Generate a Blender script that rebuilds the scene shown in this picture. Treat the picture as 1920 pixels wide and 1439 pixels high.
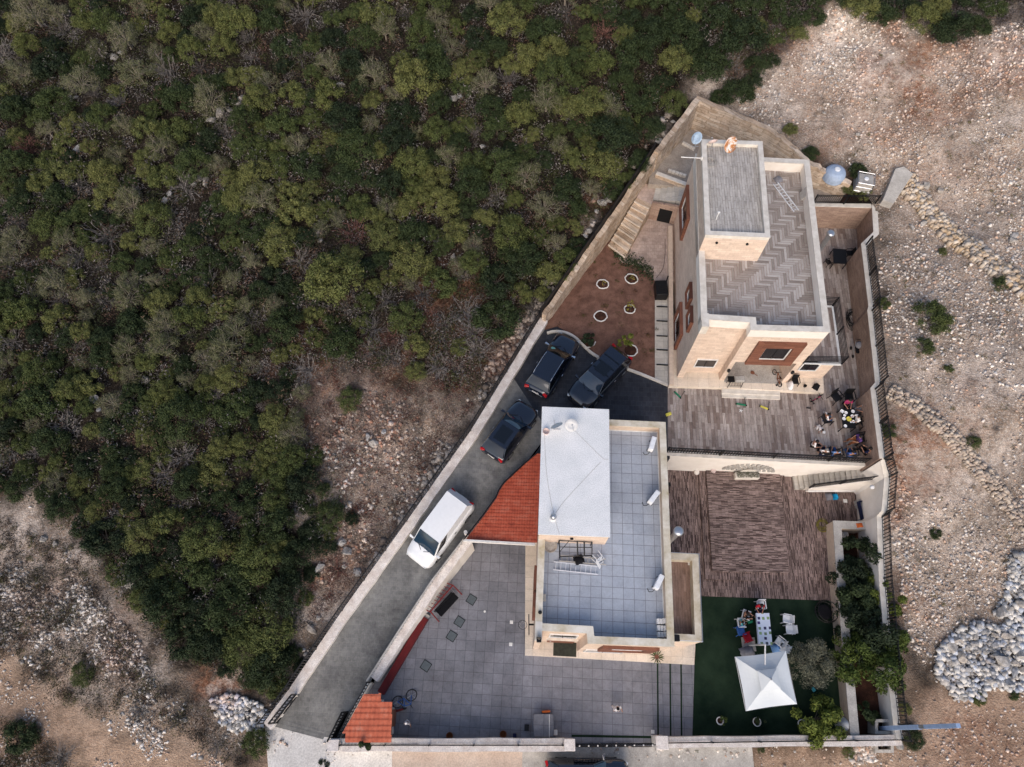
import bpy, bmesh, math, random
import numpy as np
from mathutils import Vector, Matrix
for o in list(bpy.data.objects): bpy.data.objects.remove(o)
SC=bpy.context.scene
COL=SC.collection
RND=random.Random(7)
# ------------------------------------------------------------------ camera
F=1280.; NX,NY=978.,1300.; CX,CY=960.,719.5; H=45.
_n=np.array([NX-CX,-(NY-CY),-F]); _u=-_n/np.linalg.norm(_n)
_X=np.array([1.,0,0]); _X=_X-_X.dot(_u)*_u; _X/=np.linalg.norm(_X); _Y=np.cross(_u,_X)
RW=np.array([_X,_Y,_u])
cd=bpy.data.cameras.new("camera"); cam=bpy.data.objects.new("camera",cd); COL.objects.link(cam)
cd.sensor_width=36; cd.sensor_fit='HORIZONTAL'; cd.lens=36*F/1920; cd.clip_end=600; cd.clip_start=.5
M=Matrix([list(r) for r in RW]).to_4x4(); M.translation=Vector((0,0,H)); cam.matrix_world=M
SC.camera=cam
# ------------------------------------------------------------------ light
SUN_EL,SUN_AZ=math.radians(36),math.radians(188)   # azimuth the light comes from, clockwise from +Y
w=bpy.data.worlds.new("World"); SC.world=w; w.use_nodes=True
nt=w.node_tree; bg=nt.nodes['Background']; sky=nt.nodes.new('ShaderNodeTexSky'); sky.sky_type='NISHITA'; sky.sun_disc=False
sky.sun_elevation=SUN_EL; sky.sun_rotation=SUN_AZ; sky.air_density=1.0; sky.dust_density=3.0; sky.ozone_density=1.0
nt.links.new(sky.outputs[0],bg.inputs[0]); bg.inputs[1].default_value=0.125
sl=bpy.data.lights.new("sun",'SUN'); so=bpy.data.objects.new("sun",sl); COL.objects.link(so)
sl.energy=0.95; sl.angle=math.radians(50); sl.color=(1.0,.89,.82)
d=Vector((math.sin(SUN_AZ)*math.cos(SUN_EL),math.cos(SUN_AZ)*math.cos(SUN_EL),math.sin(SUN_EL)))
so.rotation_euler=d.to_track_quat('Z','Y').to_euler(); so.location=(0,-20,40)
SC.view_settings.view_transform='Standard'; SC.view_settings.look='None'; SC.view_settings.exposure=0.55; SC.view_settings.gamma=1
# ------------------------------------------------------------------ pixel -> world at a true height
def G(px,py,z):
    d=RW@np.array([px-CX,CY-py,-F]); t=(H-z)/-d[2]; return Vector((d[0]*t,d[1]*t,z))
def GF(px,py,zf,dz=0):
    z=1.0
    for _ in range(14):
        g=G(px,py,z+dz); z=.5*z+.5*zf(g.x,g.y)
    return Vector((G(px,py,z+dz).x,G(px,py,z+dz).y,z))
def PX(x,y,z):
    c=RW.T@np.array([x,y,z-H]); return (CX+F*c[0]/-c[2], CY-F*c[1]/-c[2])
def PL(px,py,a,b):
    """pixel ray met with the vertical plane through a,b -> (t metres along, z)"""
    d=RW@np.array([px-CX,CY-py,-F]); ax,ay=a[0],a[1]; L=math.hypot(b[0]-a[0],b[1]-a[1]); tx,ty=(b[0]-ax)/L,(b[1]-ay)/L
    nx,ny=-ty,tx; s=(ax*nx+ay*ny)/(d[0]*nx+d[1]*ny); x,y,z=d[0]*s,d[1]*s,H+d[2]*s
    return ((x-ax)*tx+(y-ay)*ty, z)
# ------------------------------------------------------------------ materials
def lin(c):
    return tuple([ (v/12.92 if v<=.04045 else ((v+.055)/1.055)**2.4) for v in c]+[1.0])
def RGB(r,g,b): return lin((r/255,g/255,b/255))
MATS={}
class NT:
    def __init__(s,name):
        s.m=bpy.data.materials.new(name); s.m.use_nodes=True; s.t=s.m.node_tree; s.b=s.t.nodes['Principled BSDF']; MATS[name]=s.m
        s.tc=s.t.nodes.new('ShaderNodeTexCoord')
    def n(s,typ,**k):
        x=s.t.nodes.new(typ)
        for a,b in k.items():
            if a.startswith('i_'): x.inputs[a[2:].replace('_',' ')].default_value=b
            else: setattr(x,a,b)
        return x
    def l(s,a,b): s.t.links.new(a,b)
    def co(s): return s.tc.outputs['Object']
    def noise(s,scale,detail=4,rough=.6,vec=None):
        x=s.n('ShaderNodeTexNoise'); x.inputs['Scale'].default_value=scale; x.inputs['Detail'].default_value=detail; x.inputs['Roughness'].default_value=rough
        s.l(vec or s.co(),x.inputs['Vector']); return x.outputs['Fac']
    def ramp(s,fac,stops):
        x=s.n('ShaderNodeValToRGB'); e=x.color_ramp.elements
        while len(e)<len(stops): e.new(.5)
        for i,(p,c) in enumerate(stops): e[i].position=p; e[i].color=c if len(c)==4 else tuple(c)+(1,)
        s.l(fac,x.inputs[0]); return x.outputs[0]
    def mix(s,fac,a,b,mode='MIX'):
        x=s.n('ShaderNodeMix',data_type='RGBA',blend_type=mode)
        for sock,v in ((x.inputs[0],fac),(x.inputs[6],a),(x.inputs[7],b)):
            if hasattr(v,'links') or isinstance(v,bpy.types.NodeSocket): s.l(v,sock)
            else: sock.default_value=v
        return x.outputs[2]
    def bump(s,h,dist=.02,st=.5):
        x=s.n('ShaderNodeBump'); x.inputs['Distance'].default_value=dist; x.inputs['Strength'].default_value=st
        s.l(h,x.inputs['Height']); s.l(x.outputs[0],s.b.inputs['Normal'])
    def base(s,c,rough=.8,metal=0,spec=.3):
        if isinstance(c,bpy.types.NodeSocket): s.l(c,s.b.inputs['Base Color'])
        else: s.b.inputs['Base Color'].default_value=c
        s.b.inputs['Roughness'].default_value=rough; s.b.inputs['Metallic'].default_value=metal
        s.b.inputs['Specular IOR Level'].default_value=spec
def g3(v): return (v,v,v,1)
def mnoise(name,c1,c2,scale=3,rough=.85,bump=0,spec=.25,metal=0,fine=None):
    t=NT(name); f=t.noise(scale,5,.65); c=t.ramp(f,[(.3,c1),(.7,c2)])
    if fine:
        g=t.noise(fine,3,.6); c=t.mix(.35,c,t.ramp(g,[(.3,g3(.45)),(.7,g3(1.6))]),'MULTIPLY')
    t.base(c,rough,metal,spec)
    if bump: t.bump(t.noise(scale*6,4),bump,.6)
    return t.m
def mtile(name,c1,c2,mortar,bw,bh,msize=.012,offset=0,rot=0,dirt=None,rough=.7,vert=False,streak=None,bump=.004,squash=1,spec=.3,dscale=.6,dfac=.5,warp=0):
    t=NT(name)
    if vert:
        s=t.n('ShaderNodeSeparateXYZ'); t.l(t.co(),s.inputs[0]); a=t.n('ShaderNodeMath',operation='ADD'); t.l(s.outputs[0],a.inputs[0]); t.l(s.outputs[1],a.inputs[1])
        cb=t.n('ShaderNodeCombineXYZ'); t.l(a.outputs[0],cb.inputs[0]); t.l(s.outputs[2],cb.inputs[1]); vec=cb.outputs[0]
    else: vec=t.co()
    if warp:
        nz=t.n('ShaderNodeTexNoise'); nz.inputs['Scale'].default_value=2.2; nz.inputs['Detail'].default_value=3; t.l(vec,nz.inputs['Vector']); vm=t.n('ShaderNodeVectorMath',operation='MULTIPLY_ADD'); t.l(nz.outputs['Color'],vm.inputs[0]); vm.inputs[1].default_value=(warp,)*3; t.l(vec,vm.inputs[2]); vec=vm.outputs[0]
    mp=t.n('ShaderNodeMapping'); mp.inputs['Rotation'].default_value=(0,0,rot); t.l(vec,mp.inputs[0]); vec=mp.outputs[0]
    b=t.n('ShaderNodeTexBrick',offset=offset,squash=squash); b.inputs['Scale'].default_value=1; b.inputs['Brick Width'].default_value=bw; b.inputs['Row Height'].default_value=bh
    b.inputs['Mortar Size'].default_value=msize; b.inputs['Mortar Smooth'].default_value=.1; b.inputs['Bias'].default_value=0
    b.inputs['Color1'].default_value=c1; b.inputs['Color2'].default_value=c2; b.inputs['Mortar'].default_value=mortar
    t.l(vec,b.inputs[0]); c=b.outputs[0]
    if streak:
        m2=t.n('ShaderNodeMapping'); m2.inputs['Scale'].default_value=streak; t.l(vec,m2.inputs[0]); f=t.noise(1,5,.7,m2.outputs[0])
        c=t.mix(.75,c,t.ramp(f,[(.28,g3(.45)),(.5,g3(1)),(.75,g3(1.35))]),'MULTIPLY')
    f=t.noise(dscale,6,.7); 
    c=t.mix(dfac,c,t.ramp(f,[(.25,dirt or g3(.6)),(.5,g3(1)),(.8,g3(1.2))]),'MULTIPLY')
    f2=t.noise(14,4,.7); c=t.mix(.25,c,t.ramp(f2,[(.3,g3(.6)),(.7,g3(1.3))]),'MULTIPLY'); f3=t.noise(.23,6,.75); c=t.mix(min(1,dfac),c,t.ramp(f3,[(.36,g3(.66)),(.5,g3(.95)),(.6,g3(1.15))]),'MULTIPLY'); f4=t.noise(2.6,7,.8); c=t.mix(dfac*.6,c,t.ramp(f4,[(.38,g3(.62)),(.5,g3(1.0)),(.68,g3(1.2))]),'MULTIPLY')
    t.base(c,rough,0,spec)
    if bump:
        iv=t.n('ShaderNodeMath',operation='SUBTRACT'); iv.inputs[0].default_value=1; t.l(b.outputs[1],iv.inputs[1]); t.bump(iv.outputs[0],bump,1)
    return t.m
def mplain(name,c,rough=.5,metal=0,spec=.4,var=.12):
    t=NT(name); f=t.noise(5,4,.6); cc=t.mix(1,c,t.ramp(f,[(.3,g3(1-var)),(.7,g3(1+var))]),'MULTIPLY'); t.base(cc,rough,metal,spec); return t.m
# ------------------------------------------------------------------ mesh builder
def root_of(o):
    while o.parent: o=o.parent
    return o
class MB:
    def __init__(s): s.v=[]; s.f=[]; s.col=None
    def add(s,vs,fs):
        n=len(s.v); s.v+= [Vector(v) for v in vs]; s.f+=[tuple(n+i for i in f) for f in fs]; return s
    def box(s,c,sz,rz=0,M=None):
        x,y,z=[q/2 for q in sz]; R=M or Matrix.Rotation(rz,3,'Z'); c=Vector(c)
        vs=[c+R@Vector((a*x,b*y,d*z)) for d in(-1,1) for a,b in((-1,-1),(1,-1),(1,1),(-1,1))]
        return s.add(vs,[(3,2,1,0),(4,5,6,7),(0,1,5,4),(1,2,6,5),(2,3,7,6),(3,0,4,7)])
    def prism(s,poly,z0,z1,top=True,bot=True):
        """poly: xy or xyz list; z1 None -> uses own z as top"""
        p=[Vector((q[0],q[1],(q[2] if z1 is None else z1))) for q in poly]
        if sum(p[i-1].x*p[i].y-p[i].x*p[i-1].y for i in range(len(p)))<0: p.reverse()
        n=len(p); b=[Vector((q.x,q.y,z0)) for q in p]; fs=[(i,(i+1)%n,n+(i+1)%n,n+i) for i in range(n)]
        if top: fs.append(tuple(range(n,2*n)))
        if bot: fs.append(tuple(reversed(range(n))))
        return s.add(b+p,fs)
    def tube(s,a,b,r,n=6,r2=None,cap=True):
        a=Vector(a);b=Vector(b); d=(b-a)
        if d.length<1e-6: return s
        q=d.to_track_quat('Z','Y').to_matrix(); r2=r if r2 is None else r2
        vs=[a+q@Vector((r*math.cos(2*math.pi*i/n),r*math.sin(2*math.pi*i/n),0)) for i in range(n)]+[b+q@Vector((r2*math.cos(2*math.pi*i/n),r2*math.sin(2*math.pi*i/n),0)) for i in range(n)]
        fs=[(i,(i+1)%n,n+(i+1)%n,n+i) for i in range(n)]
        if cap: fs+=[tuple(reversed(range(n))),tuple(range(n,2*n))]
        return s.add(vs,fs)
    def path(s,pts,r,n=5,closed=False):
        pts=[Vector(p) for p in pts]; m=len(pts)
        for i in range(m if closed else m-1): s.tube(pts[i],pts[(i+1)%m],r,n)
        return s
    def lathe(s,c,prof,n=16,axis=None):
        c=Vector(c); R=axis or Matrix.Identity(3); vs=[]; m=len(prof)
        for r,z in prof:
            for i in range(n): vs.append(c+R@Vector((r*math.cos(2*math.pi*i/n),r*math.sin(2*math.pi*i/n),z)))
        fs=[(j*n+i,j*n+(i+1)%n,(j+1)*n+(i+1)%n,(j+1)*n+i) for j in range(m-1) for i in range(n)]
        fs+=[tuple(reversed(range(n))),tuple(range((m-1)*n,m*n))]
        return s.add(vs,fs)
    def bar(s,a,b,w,h):
        """flat bar between a and b, width w, height h"""
        a=Vector(a);b=Vector(b);d=b-a;L=d.length
        if L<1e-6:return s
        X=d/L; Yv=Vector((0,0,1)).cross(X); Yv=Yv.normalized() if Yv.length>1e-4 else Vector((0,1,0)); Z=X.cross(Yv)
        Mx=Matrix((X,Yv,Z)).transposed(); return s.box((a+b)/2,(L,w,h),M=Mx)
    def strip(s,pts,th,z0,side=0):
        """wall along a polyline of (x,y,ztop): mitred, thickness th, down to z0 (number or fn)"""
        P=[Vector(p) for p in pts]; n=len(P); L=[];Rr=[]
        for i in range(n):
            d1=(P[i]-P[i-1]).xy if i>0 else (P[1]-P[0]).xy; d2=(P[i+1]-P[i]).xy if i<n-1 else d1
            d1=d1.normalized(); d2=d2.normalized(); t=(d1+d2).normalized(); nn=Vector((-t.y,t.x)); k=1/max(.5,nn.dot(Vector((-d1.y,d1.x))))
            L.append(P[i].xy+nn*k*th*(.5+side)); Rr.append(P[i].xy-nn*k*th*(.5-side))
        vs=[]
        for i in range(n):
            zz=z0(P[i].x,P[i].y) if callable(z0) else z0
            vs+=[(L[i].x,L[i].y,zz),(Rr[i].x,Rr[i].y,zz),(Rr[i].x,Rr[i].y,P[i].z),(L[i].x,L[i].y,P[i].z)]
        fs=[]
        for i in range(n-1):
            a=4*i;b=4*i+4
            for k in range(4): fs.append((a+k,b+k,b+(k+1)%4,a+(k+1)%4))
        fs+=[(0,1,2,3),(4*n-1,4*n-2,4*n-3,4*n-4)]
        return s.add(vs,fs)
    def build(s,name,mat,parent=None,smooth=False,origin=None,bev=0):
        me=bpy.data.meshes.new(name)
        if parent is not None: og=Vector(root_of(parent).location)
        elif origin is not None: og=Vector(origin)
        else:
            a=np.array([tuple(v) for v in s.v]); og=Vector(((a[:,0].min()+a[:,0].max())/2,(a[:,1].min()+a[:,1].max())/2,a[:,2].min()))
        me.from_pydata([tuple(v-og) for v in s.v],[],s.f); me.update()
        o=bpy.data.objects.new(name,me); COL.objects.link(o)
        if parent is not None: o.parent=parent
        else: o.location=og
        if mat: me.materials.append(mat if not isinstance(mat,str) else MATS[mat])
        bm=bmesh.new(); bm.from_mesh(me); bmesh.ops.recalc_face_normals(bm,faces=bm.faces)
        if bev:
            bmesh.ops.bevel(bm,geom=[e for e in bm.edges if len(e.link_faces)==2 and e.calc_face_angle(0)>.6],offset=bev,segments=1,affect='EDGES',clamp_overlap=True)
        bm.to_mesh(me); bm.free()
        if smooth:
            for p in me.polygons: p.use_smooth=True
        return o
def tag(o,label=None,cat=None,group=None,kind=None):
    if label: o['label']=label
    if cat: o['category']=cat
    if group: o['group']=group
    if kind: o['kind']=kind
    return o
def thing(name,label,cat,loc,rz=0,group=None):
    o=bpy.data.objects.new(name,None); COL.objects.link(o); o.location=loc; o.rotation_euler=(0,0,rz); o.empty_display_size=.3
    return tag(o,label,cat,group)
def kids(o): return [c for c in ALLKIDS.get(o.name,[])] if False else list(o.children)
def dup(o,loc=None,rz=None,label=None,group=None,sc=None,parent=None):
    c=o.copy(); COL.objects.link(c); c.parent=parent
    if loc is not None: c.location=loc
    if rz is not None: c.rotation_euler=(o.rotation_euler[0],o.rotation_euler[1],rz)
    if sc is not None: c.scale=sc if hasattr(sc,'__len__') else (sc,)*3
    if label: c['label']=label
    if group: c['group']=group
    for ch in list(o.children): dup(ch,parent=c)
    return c
def jig(p,n,amp,rnd=RND):
    """subdivide polyline and jitter"""
    out=[]
    for i in range(len(p)-1):
        for k in range(n):
            q=Vector(p[i]).lerp(Vector(p[i+1]),k/n)
            if 0<len(out): q=q+Vector((rnd.uniform(-amp,amp),rnd.uniform(-amp,amp),rnd.uniform(-amp,amp)))
            out.append(q)
    out.append(Vector(p[-1])); return out
# ================================================================== heights
def sm(t): t=max(0,min(1,t)); return t*t*(3-2*t)
def zdrive(x,y): return 3.0*max(0,min(1,(y+2.2)/15.5))
CP=[(0,1439,0),(200,1439,0),(500,1400,0),(620,1430,0),(1000,1430,-.05),(1300,1430,-.05),(1600,1430,0),(1900,1420,0),(1800,1300,.3),(1720,1250,.5),(1720,1120,1.3),(1900,1120,1.6),
 (300,1300,1.0),(0,1200,1.2),(0,1000,2.2),(300,1000,3.0),(450,1150,1.9),(480,1330,.4),(560,1240,.45),(620,1150,.85),(700,1040,1.35),(780,950,1.75),(860,830,2.25),(940,720,2.75),(1005,610,3.2),(900,640,3.8),(750,800,3.1),(600,900,2.9),
 (1080,490,4.7),(1150,395,5.4),(1225,280,6.6),(1305,175,7.6),(1450,240,7.3),(1520,300,6.8),(1600,335,6.3),(1650,370,5.6),(1660,450,5.3),(1660,600,5.1),(1670,740,4.9),(1690,850,4.2),(1690,960,2.6),(1690,1040,2.0),
 (1900,560,6.5),(1900,800,5.0),(1900,950,3.2),(1800,500,5.9),(1750,300,7.2),(1900,200,9.5),(1600,150,8.8),(1920,0,11.5),(1500,0,11),(1100,0,10.3),(1100,200,7.8),(700,0,10),(300,0,9.5),(0,0,9),(0,400,5.8),(400,400,5.8),(800,400,5.6),(200,700,4.0),(500,700,3.9),(800,600,4.3),(0,700,4)]
_c=np.array([list(G(*c)) for c in CP]); _N=len(_c)
def _phi(r): return r  # biharmonic in 3D: smooth, no overshoot
_A=np.zeros((_N+3,_N+3)); _r=np.hypot(_c[:,None,0]-_c[None,:,0],_c[:,None,1]-_c[None,:,1]); _A[:_N,:_N]=_phi(_r)-np.eye(_N)*.3
_A[:_N,_N]=1;_A[:_N,_N+1:]=_c[:,:2];_A[_N,:_N]=1;_A[_N+1:,:_N]=_c[:,:2].T
_wt=np.linalg.solve(_A,np.concatenate([_c[:,2],[0,0,0]]))
def ZT(x,y):
    x=np.asarray(x,float);y=np.asarray(y,float); sh=x.shape; x=x.ravel();y=y.ravel()
    r=np.hypot(x[:,None]-_c[None,:,0],y[:,None]-_c[None,:,1]); z=_phi(r)@_wt[:_N]+_wt[_N]+x*_wt[_N+1]+y*_wt[_N+2]
    return z.reshape(sh)
def zt(x,y): return float(ZT([x],[y])[0])
def GT(px,py,dz=0): return GF(px,py,zt,dz)
# value noise for relief
_rng=np.random.RandomState(5); _tab=_rng.rand(256,256)
def vn(x,y,s):
    x=np.asarray(x)*s+1000;y=np.asarray(y)*s+1000; i=np.floor(x).astype(int);j=np.floor(y).astype(int);a=x-i;b=y-j;a=a*a*(3-2*a);b=b*b*(3-2*b)
    g=lambda p,q:_tab[p%256,q%256]
    return (g(i,j)*(1-a)+g(i+1,j)*a)*(1-b)+(g(i,j+1)*(1-a)+g(i+1,j+1)*a)*b
def fbm(x,y,s,o=4):
    r=0;a=.5
    for k in range(o): r=r+a*vn(x+k*17.3,y-k*9.1,s*2**k);a*=.55
    return r
# ================================================================== compound outline (wall centre lines, (px,py,ztop))
FW=[(500,1362,.6),(548,1298,.85),(648,1150,1.65),(769,982,2.7),(889,812,3.4),(1020,598,3.55)]          # driveway wall
RWL=[(1020,590,4.4),(1085,497,5.0),(1150,404,5.7),(1231,285,7.0)]
NWL=[(1231,285,7.2),(1310,184,8.0),(1453,247,7.8),(1518,304,7.2),(1596,344,6.6)]
EW=[(1582,372,5.5),(1636,385,5.5),(1643,437,5.5),(1620,459,5.5),(1634,575,5.4),(1632,583,5.4),(1647,719,5.2),(1638,730,5.2),(1655,860,5.0)]
EW2=[(1655,861,4.98),(1664,895,4.0),(1659,960,3.3),(1650,970,2.9),(1654,1085,2.2),(1668,1240,1.6),(1681,1358,1.4),(1688,1388,1.4)]
SW_=[(1688,1388,1.3),(1238,1394,1.3)]; SW2=[(1072,1397,1.3),(622,1398,1.3)]
def WP(l): return [G(*p) for p in l]
outline=[Vector(p).xy for p in WP(FW)+WP(RWL)[1:]+WP(NWL)[1:]+[G(1640,380,5.5)]+WP(EW)[2:]+WP(EW2)+WP(SW_)[1:]+WP(SW2)+[G(620,1392,0)]]
def inpoly(x,y,poly):
    x=np.asarray(x);y=np.asarray(y); c=np.zeros(x.shape,bool); n=len(poly)
    for i in range(n):
        x1,y1=poly[i-1][0],poly[i-1][1];x2,y2=poly[i][0],poly[i][1]
        if y1==y2: continue
        c^=((y1>y)!=(y2>y))&(x<(x2-x1)*(y-y1)/(y2-y1)+x1)
    return c
def nearpoly(x,y,poly):
    best=np.full(x.shape,1e9); bx=x.copy();by=y.copy(); n=len(poly)
    for i in range(n):
        x1,y1=poly[i-1][0],poly[i-1][1];x2,y2=poly[i][0],poly[i][1]; dx,dy=x2-x1,y2-y1; t=np.clip(((x-x1)*dx+(y-y1)*dy)/(dx*dx+dy*dy+1e-9),0,1)
        qx,qy=x1+t*dx,y1+t*dy; dd=np.hypot(x-qx,y-qy); m=dd<best; best[m]=dd[m];bx[m]=qx[m];by[m]=qy[m]
    return best,bx,by
# ================================================================== terrain with painted material regions (soil kinds)
STP=.45
gx=np.arange(-75,75,STP); gy=np.arange(-22,100,STP); GXX,GYY=np.meshgrid(gx,gy)
X0=GXX.ravel().copy();Y0=GYY.ravel().copy()
ins=inpoly(X0,Y0,outline); dd,bx,by=nearpoly(X0,Y0,outline)
snap=ins&(dd<STP*1.1); X0[snap]=bx[snap];Y0[snap]=by[snap]; dead=ins&~snap
Zb=ZT(X0,Y0)
APR=[G(480,1345,0).xy,G(640,1385,0).xy,G(1420,1392,0).xy,G(1440,1600,0).xy,G(480,1600,0).xy]
Zb=np.where(inpoly(X0,Y0,APR),np.minimum(Zb,-.12),Zb)
relief=(fbm(X0,Y0,.35,5)-.45)*.55*np.clip(dd/2.5,0,1)*np.clip((Zb+.2)/1.5,.12,1)
def pxpoly(l): return [GT(*p).xy for p in l]
RIDG=pxpoly([(1380,60),(1560,-60),(2300,-60),(2300,1100),(1750,1050),(1690,800),(1690,420),(1600,260)])
def ridge(x,y): return (np.abs(fbm(x*.6,y,.16,4)-.5)*-2.2+.35)
def rfac(x,y): return inpoly(x,y,RIDG)*np.clip(nearpoly(x,y,RIDG)[0]/6,0,1)
Z0=Zb+relief+ridge(X0,Y0)*rfac(X0,Y0)
nxg,nyg=len(gx),len(gy)
idx=np.arange(nxg*nyg).reshape(nyg,nxg); q=np.stack([idx[:-1,:-1],idx[:-1,1:],idx[1:,1:],idx[1:,:-1]],-1).reshape(-1,4)
q=q[~dead[q].any(1)]
def npmesh(name,V,Fc,mat,smooth=False,attr=None,parent=None):
    me=bpy.data.meshes.new(name); me.vertices.add(len(V)); me.vertices.foreach_set('co',np.asarray(V,np.float32).ravel())
    k=Fc.shape[1]; me.loops.add(Fc.size); me.loops.foreach_set('vertex_index',Fc.ravel().astype(np.int32)); me.polygons.add(len(Fc))
    me.polygons.foreach_set('loop_start',np.arange(0,Fc.size,k,dtype=np.int32)); me.update(calc_edges=True)
    if attr is not None:
        for an,av in attr.items():
            a=me.color_attributes.new(an,'FLOAT_COLOR','POINT'); a.data.foreach_set('color',np.asarray(av,np.float32).ravel())
    if smooth: me.polygons.foreach_set('use_smooth',np.ones(len(Fc),bool))
    if mat: me.materials.append(mat)
    o=bpy.data.objects.new(name,me); COL.objects.link(o)
    if parent is not None:o.parent=parent
    return o
# soil kind masks: R rubble (pale stones), G tan track, B red soil ; all 0 = forest litter
def pxpoly(l): return [GT(*p).xy for p in l]
RUB=[pxpoly([(1440,150),(1480,70),(1560,15),(1640,20),(1760,70),(1920,40),(2100,40),(2100,1250),(1920,1300),(1760,1290),(1700,1200),(1660,900),(1640,360),(1560,300),(1440,240),(1340,180),(1290,170),(1310,140)]),
     pxpoly([(-60,930),(60,950),(130,1010),(180,1120),(260,1200),(300,1300),(480,1330),(500,1400),(300,1439),(150,1330),(0,1210),(-60,1200)]),
     pxpoly([(560,740),(620,700),(760,760),(880,760),(930,700),(1000,600),(1010,620),(640,1160),(560,1240),(590,1080),(640,950),(600,830)])]
TAN=[pxpoly([(-80,1190),(60,1260),(160,1340),(330,1370),(430,1439),(430,1500),(-80,1500)]),
     pxpoly([(500,1362),(620,1390),(1700,1400),(1715,1290),(1760,1290),(1920,1290),(2100,1290),(2100,1560),(-100,1560),(300,1470),(500,1430)])]
REDP=[(1720,120,100,1),(1740,190,70,.9),(1890,130,80,.8),(1620,170,60,.6),(1680,270,60,.5),(1480,90,60,.6),(1800,330,70,.4),(1700,850,110,.9),(1680,1150,60,.6),(620,740,120,.7),(860,590,110,.8),(930,660,60,.7),(70,1120,60,.5),(230,1210,50,.6),(400,1275,50,1),(630,1060,60,.7),(1600,200,90,.4),(1560,260,70,.5),(1850,1390,80,.6),(760,650,90,.5),(700,800,90,.5),(1120,360,40,.7)]
def regmask(polys,soft=1.2):
    m=np.zeros(len(X0))
    for p in polys:
        i_=inpoly(X0,Y0,p); d_,_,_=nearpoly(X0,Y0,p); m=np.maximum(m,np.clip(.5+np.where(i_,d_,-d_)/(2*soft)+(fbm(X0,Y0,.8,4)-.48)*1.6,0,1))
    return m
mr=regmask(RUB,1.6); mt=regmask(TAN,1.0); mred=np.zeros(len(X0))
for (px,py,rr,s_) in REDP:
    g=GT(px,py); mred=np.maximum(mred,s_*np.clip(1.3-np.hypot(X0-g.x,Y0-g.y)/(rr/27.)-(fbm(X0,Y0,.6,5)-.45)*2.2,0,1))
PALE=[(1580,60,70,1),(1640,110,80,.9),(1700,60,60,.9),(1860,90,90,.8),(1500,150,60,.9),(1560,230,60,.7),(1480,200,50,.8),(1760,250,120,.5),(1850,700,110,.5),(1740,930,100,.5),(1830,1000,90,.6),(1700,1000,50,.6),(720,840,50,.8),(650,760,50,.7),(700,900,60,.8),(640,1020,60,.9),(600,1130,40,.8),(760,930,40,.7),(870,800,40,.7),(960,620,30,.9),(60,985,60,.8),(130,1060,40,.8),(190,1150,45,1),(260,1220,40,1),(300,1260,30,.9),(60,1090,70,.5),(180,1230,60,.6),(120,1180,60,.6),(420,1300,40,.8),(1720,700,60,.5),(1820,420,70,.4),(1900,870,60,.6),(1340,160,40,.8),(1380,200,40,.7),(1450,230,40,.8),(1100,420,25,.7),(1230,250,25,.7)]
mpale=np.zeros(len(X0))
for (px,py,rr,s_) in PALE:
    g=GT(px,py); mpale=np.maximum(mpale,s_*np.clip(1.2-np.hypot(X0-g.x,Y0-g.y)/(rr/25.)-(fbm(X0,Y0,.5,5)-.45)*2.6,0,1))
t=NT('terrain')
va=t.n('ShaderNodeVertexColor',layer_name='soil'); sp=t.n('ShaderNodeSeparateColor'); t.l(va.outputs[0],sp.inputs[0])
n1=t.noise(.9,7,.7); n2=t.noise(6,6,.75); n3=t.noise(30,4,.7)
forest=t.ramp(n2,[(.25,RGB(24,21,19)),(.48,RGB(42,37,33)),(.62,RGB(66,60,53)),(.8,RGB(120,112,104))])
vo=t.n('ShaderNodeTexVoronoi',feature='F1'); vo.inputs['Scale'].default_value=10; vo.inputs['Randomness'].default_value=1; t.l(t.co(),vo.inputs['Vector'])
vs2=t.n('ShaderNodeTexVoronoi',feature='F1'); vs2.inputs['Scale'].default_value=24; t.l(t.co(),vs2.inputs['Vector'])
hs=t.n('ShaderNodeSeparateColor'); t.l(vo.outputs['Color'],hs.inputs[0])
stone=t.ramp(hs.outputs[0],[(0,RGB(120,108,100)),(.4,RGB(172,158,148)),(.75,RGB(210,200,190)),(1,RGB(236,230,222))])
hs2=t.n('ShaderNodeSeparateColor'); t.l(vs2.outputs['Color'],hs2.inputs[0])
stone2=t.ramp(hs2.outputs[1],[(0,RGB(108,98,90)),(.5,RGB(178,166,156)),(1,RGB(222,212,202))])
stone=t.mix(.55,stone,stone2)
edge=t.ramp(vo.outputs['Distance'],[(.35,g3(1)),(.75,g3(.5))]); stone=t.mix(.8,stone,edge,'MULTIPLY')
soilm=t.ramp(n2,[(.46,g3(0)),(.6,g3(1))]); stone=t.mix(soilm,stone,t.ramp(n1,[(.3,RGB(150,128,110)),(.7,RGB(176,158,142))]))
tan=t.ramp(n2,[(.25,RGB(136,114,98)),(.5,RGB(164,142,124)),(.75,RGB(188,168,152))]); tan=t.mix(.5,tan,t.ramp(n1,[(.3,g3(.75)),(.6,g3(1.1))]),'MULTIPLY')
red=t.ramp(n2,[(.3,RGB(92,60,44)),(.5,RGB(134,96,76)),(.7,RGB(172,140,120))])
c=t.mix(sp.outputs[0],forest,stone); c=t.mix(sp.outputs[1],c,tan)
rm=t.n('ShaderNodeMath',operation='MULTIPLY'); t.l(sp.outputs[2],rm.inputs[0]); rr_=t.ramp(t.noise(2.2,5,.7),[(.4,g3(.25)),(.6,g3(1))]); t.l(rr_,rm.inputs[1])
pm=t.n('ShaderNodeMath',operation='MULTIPLY'); t.l(va.outputs['Alpha'],pm.inputs[0]); t.l(t.ramp(t.noise(1.6,6,.75),[(.38,g3(.1)),(.6,g3(1))]),pm.inputs[1])
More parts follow.
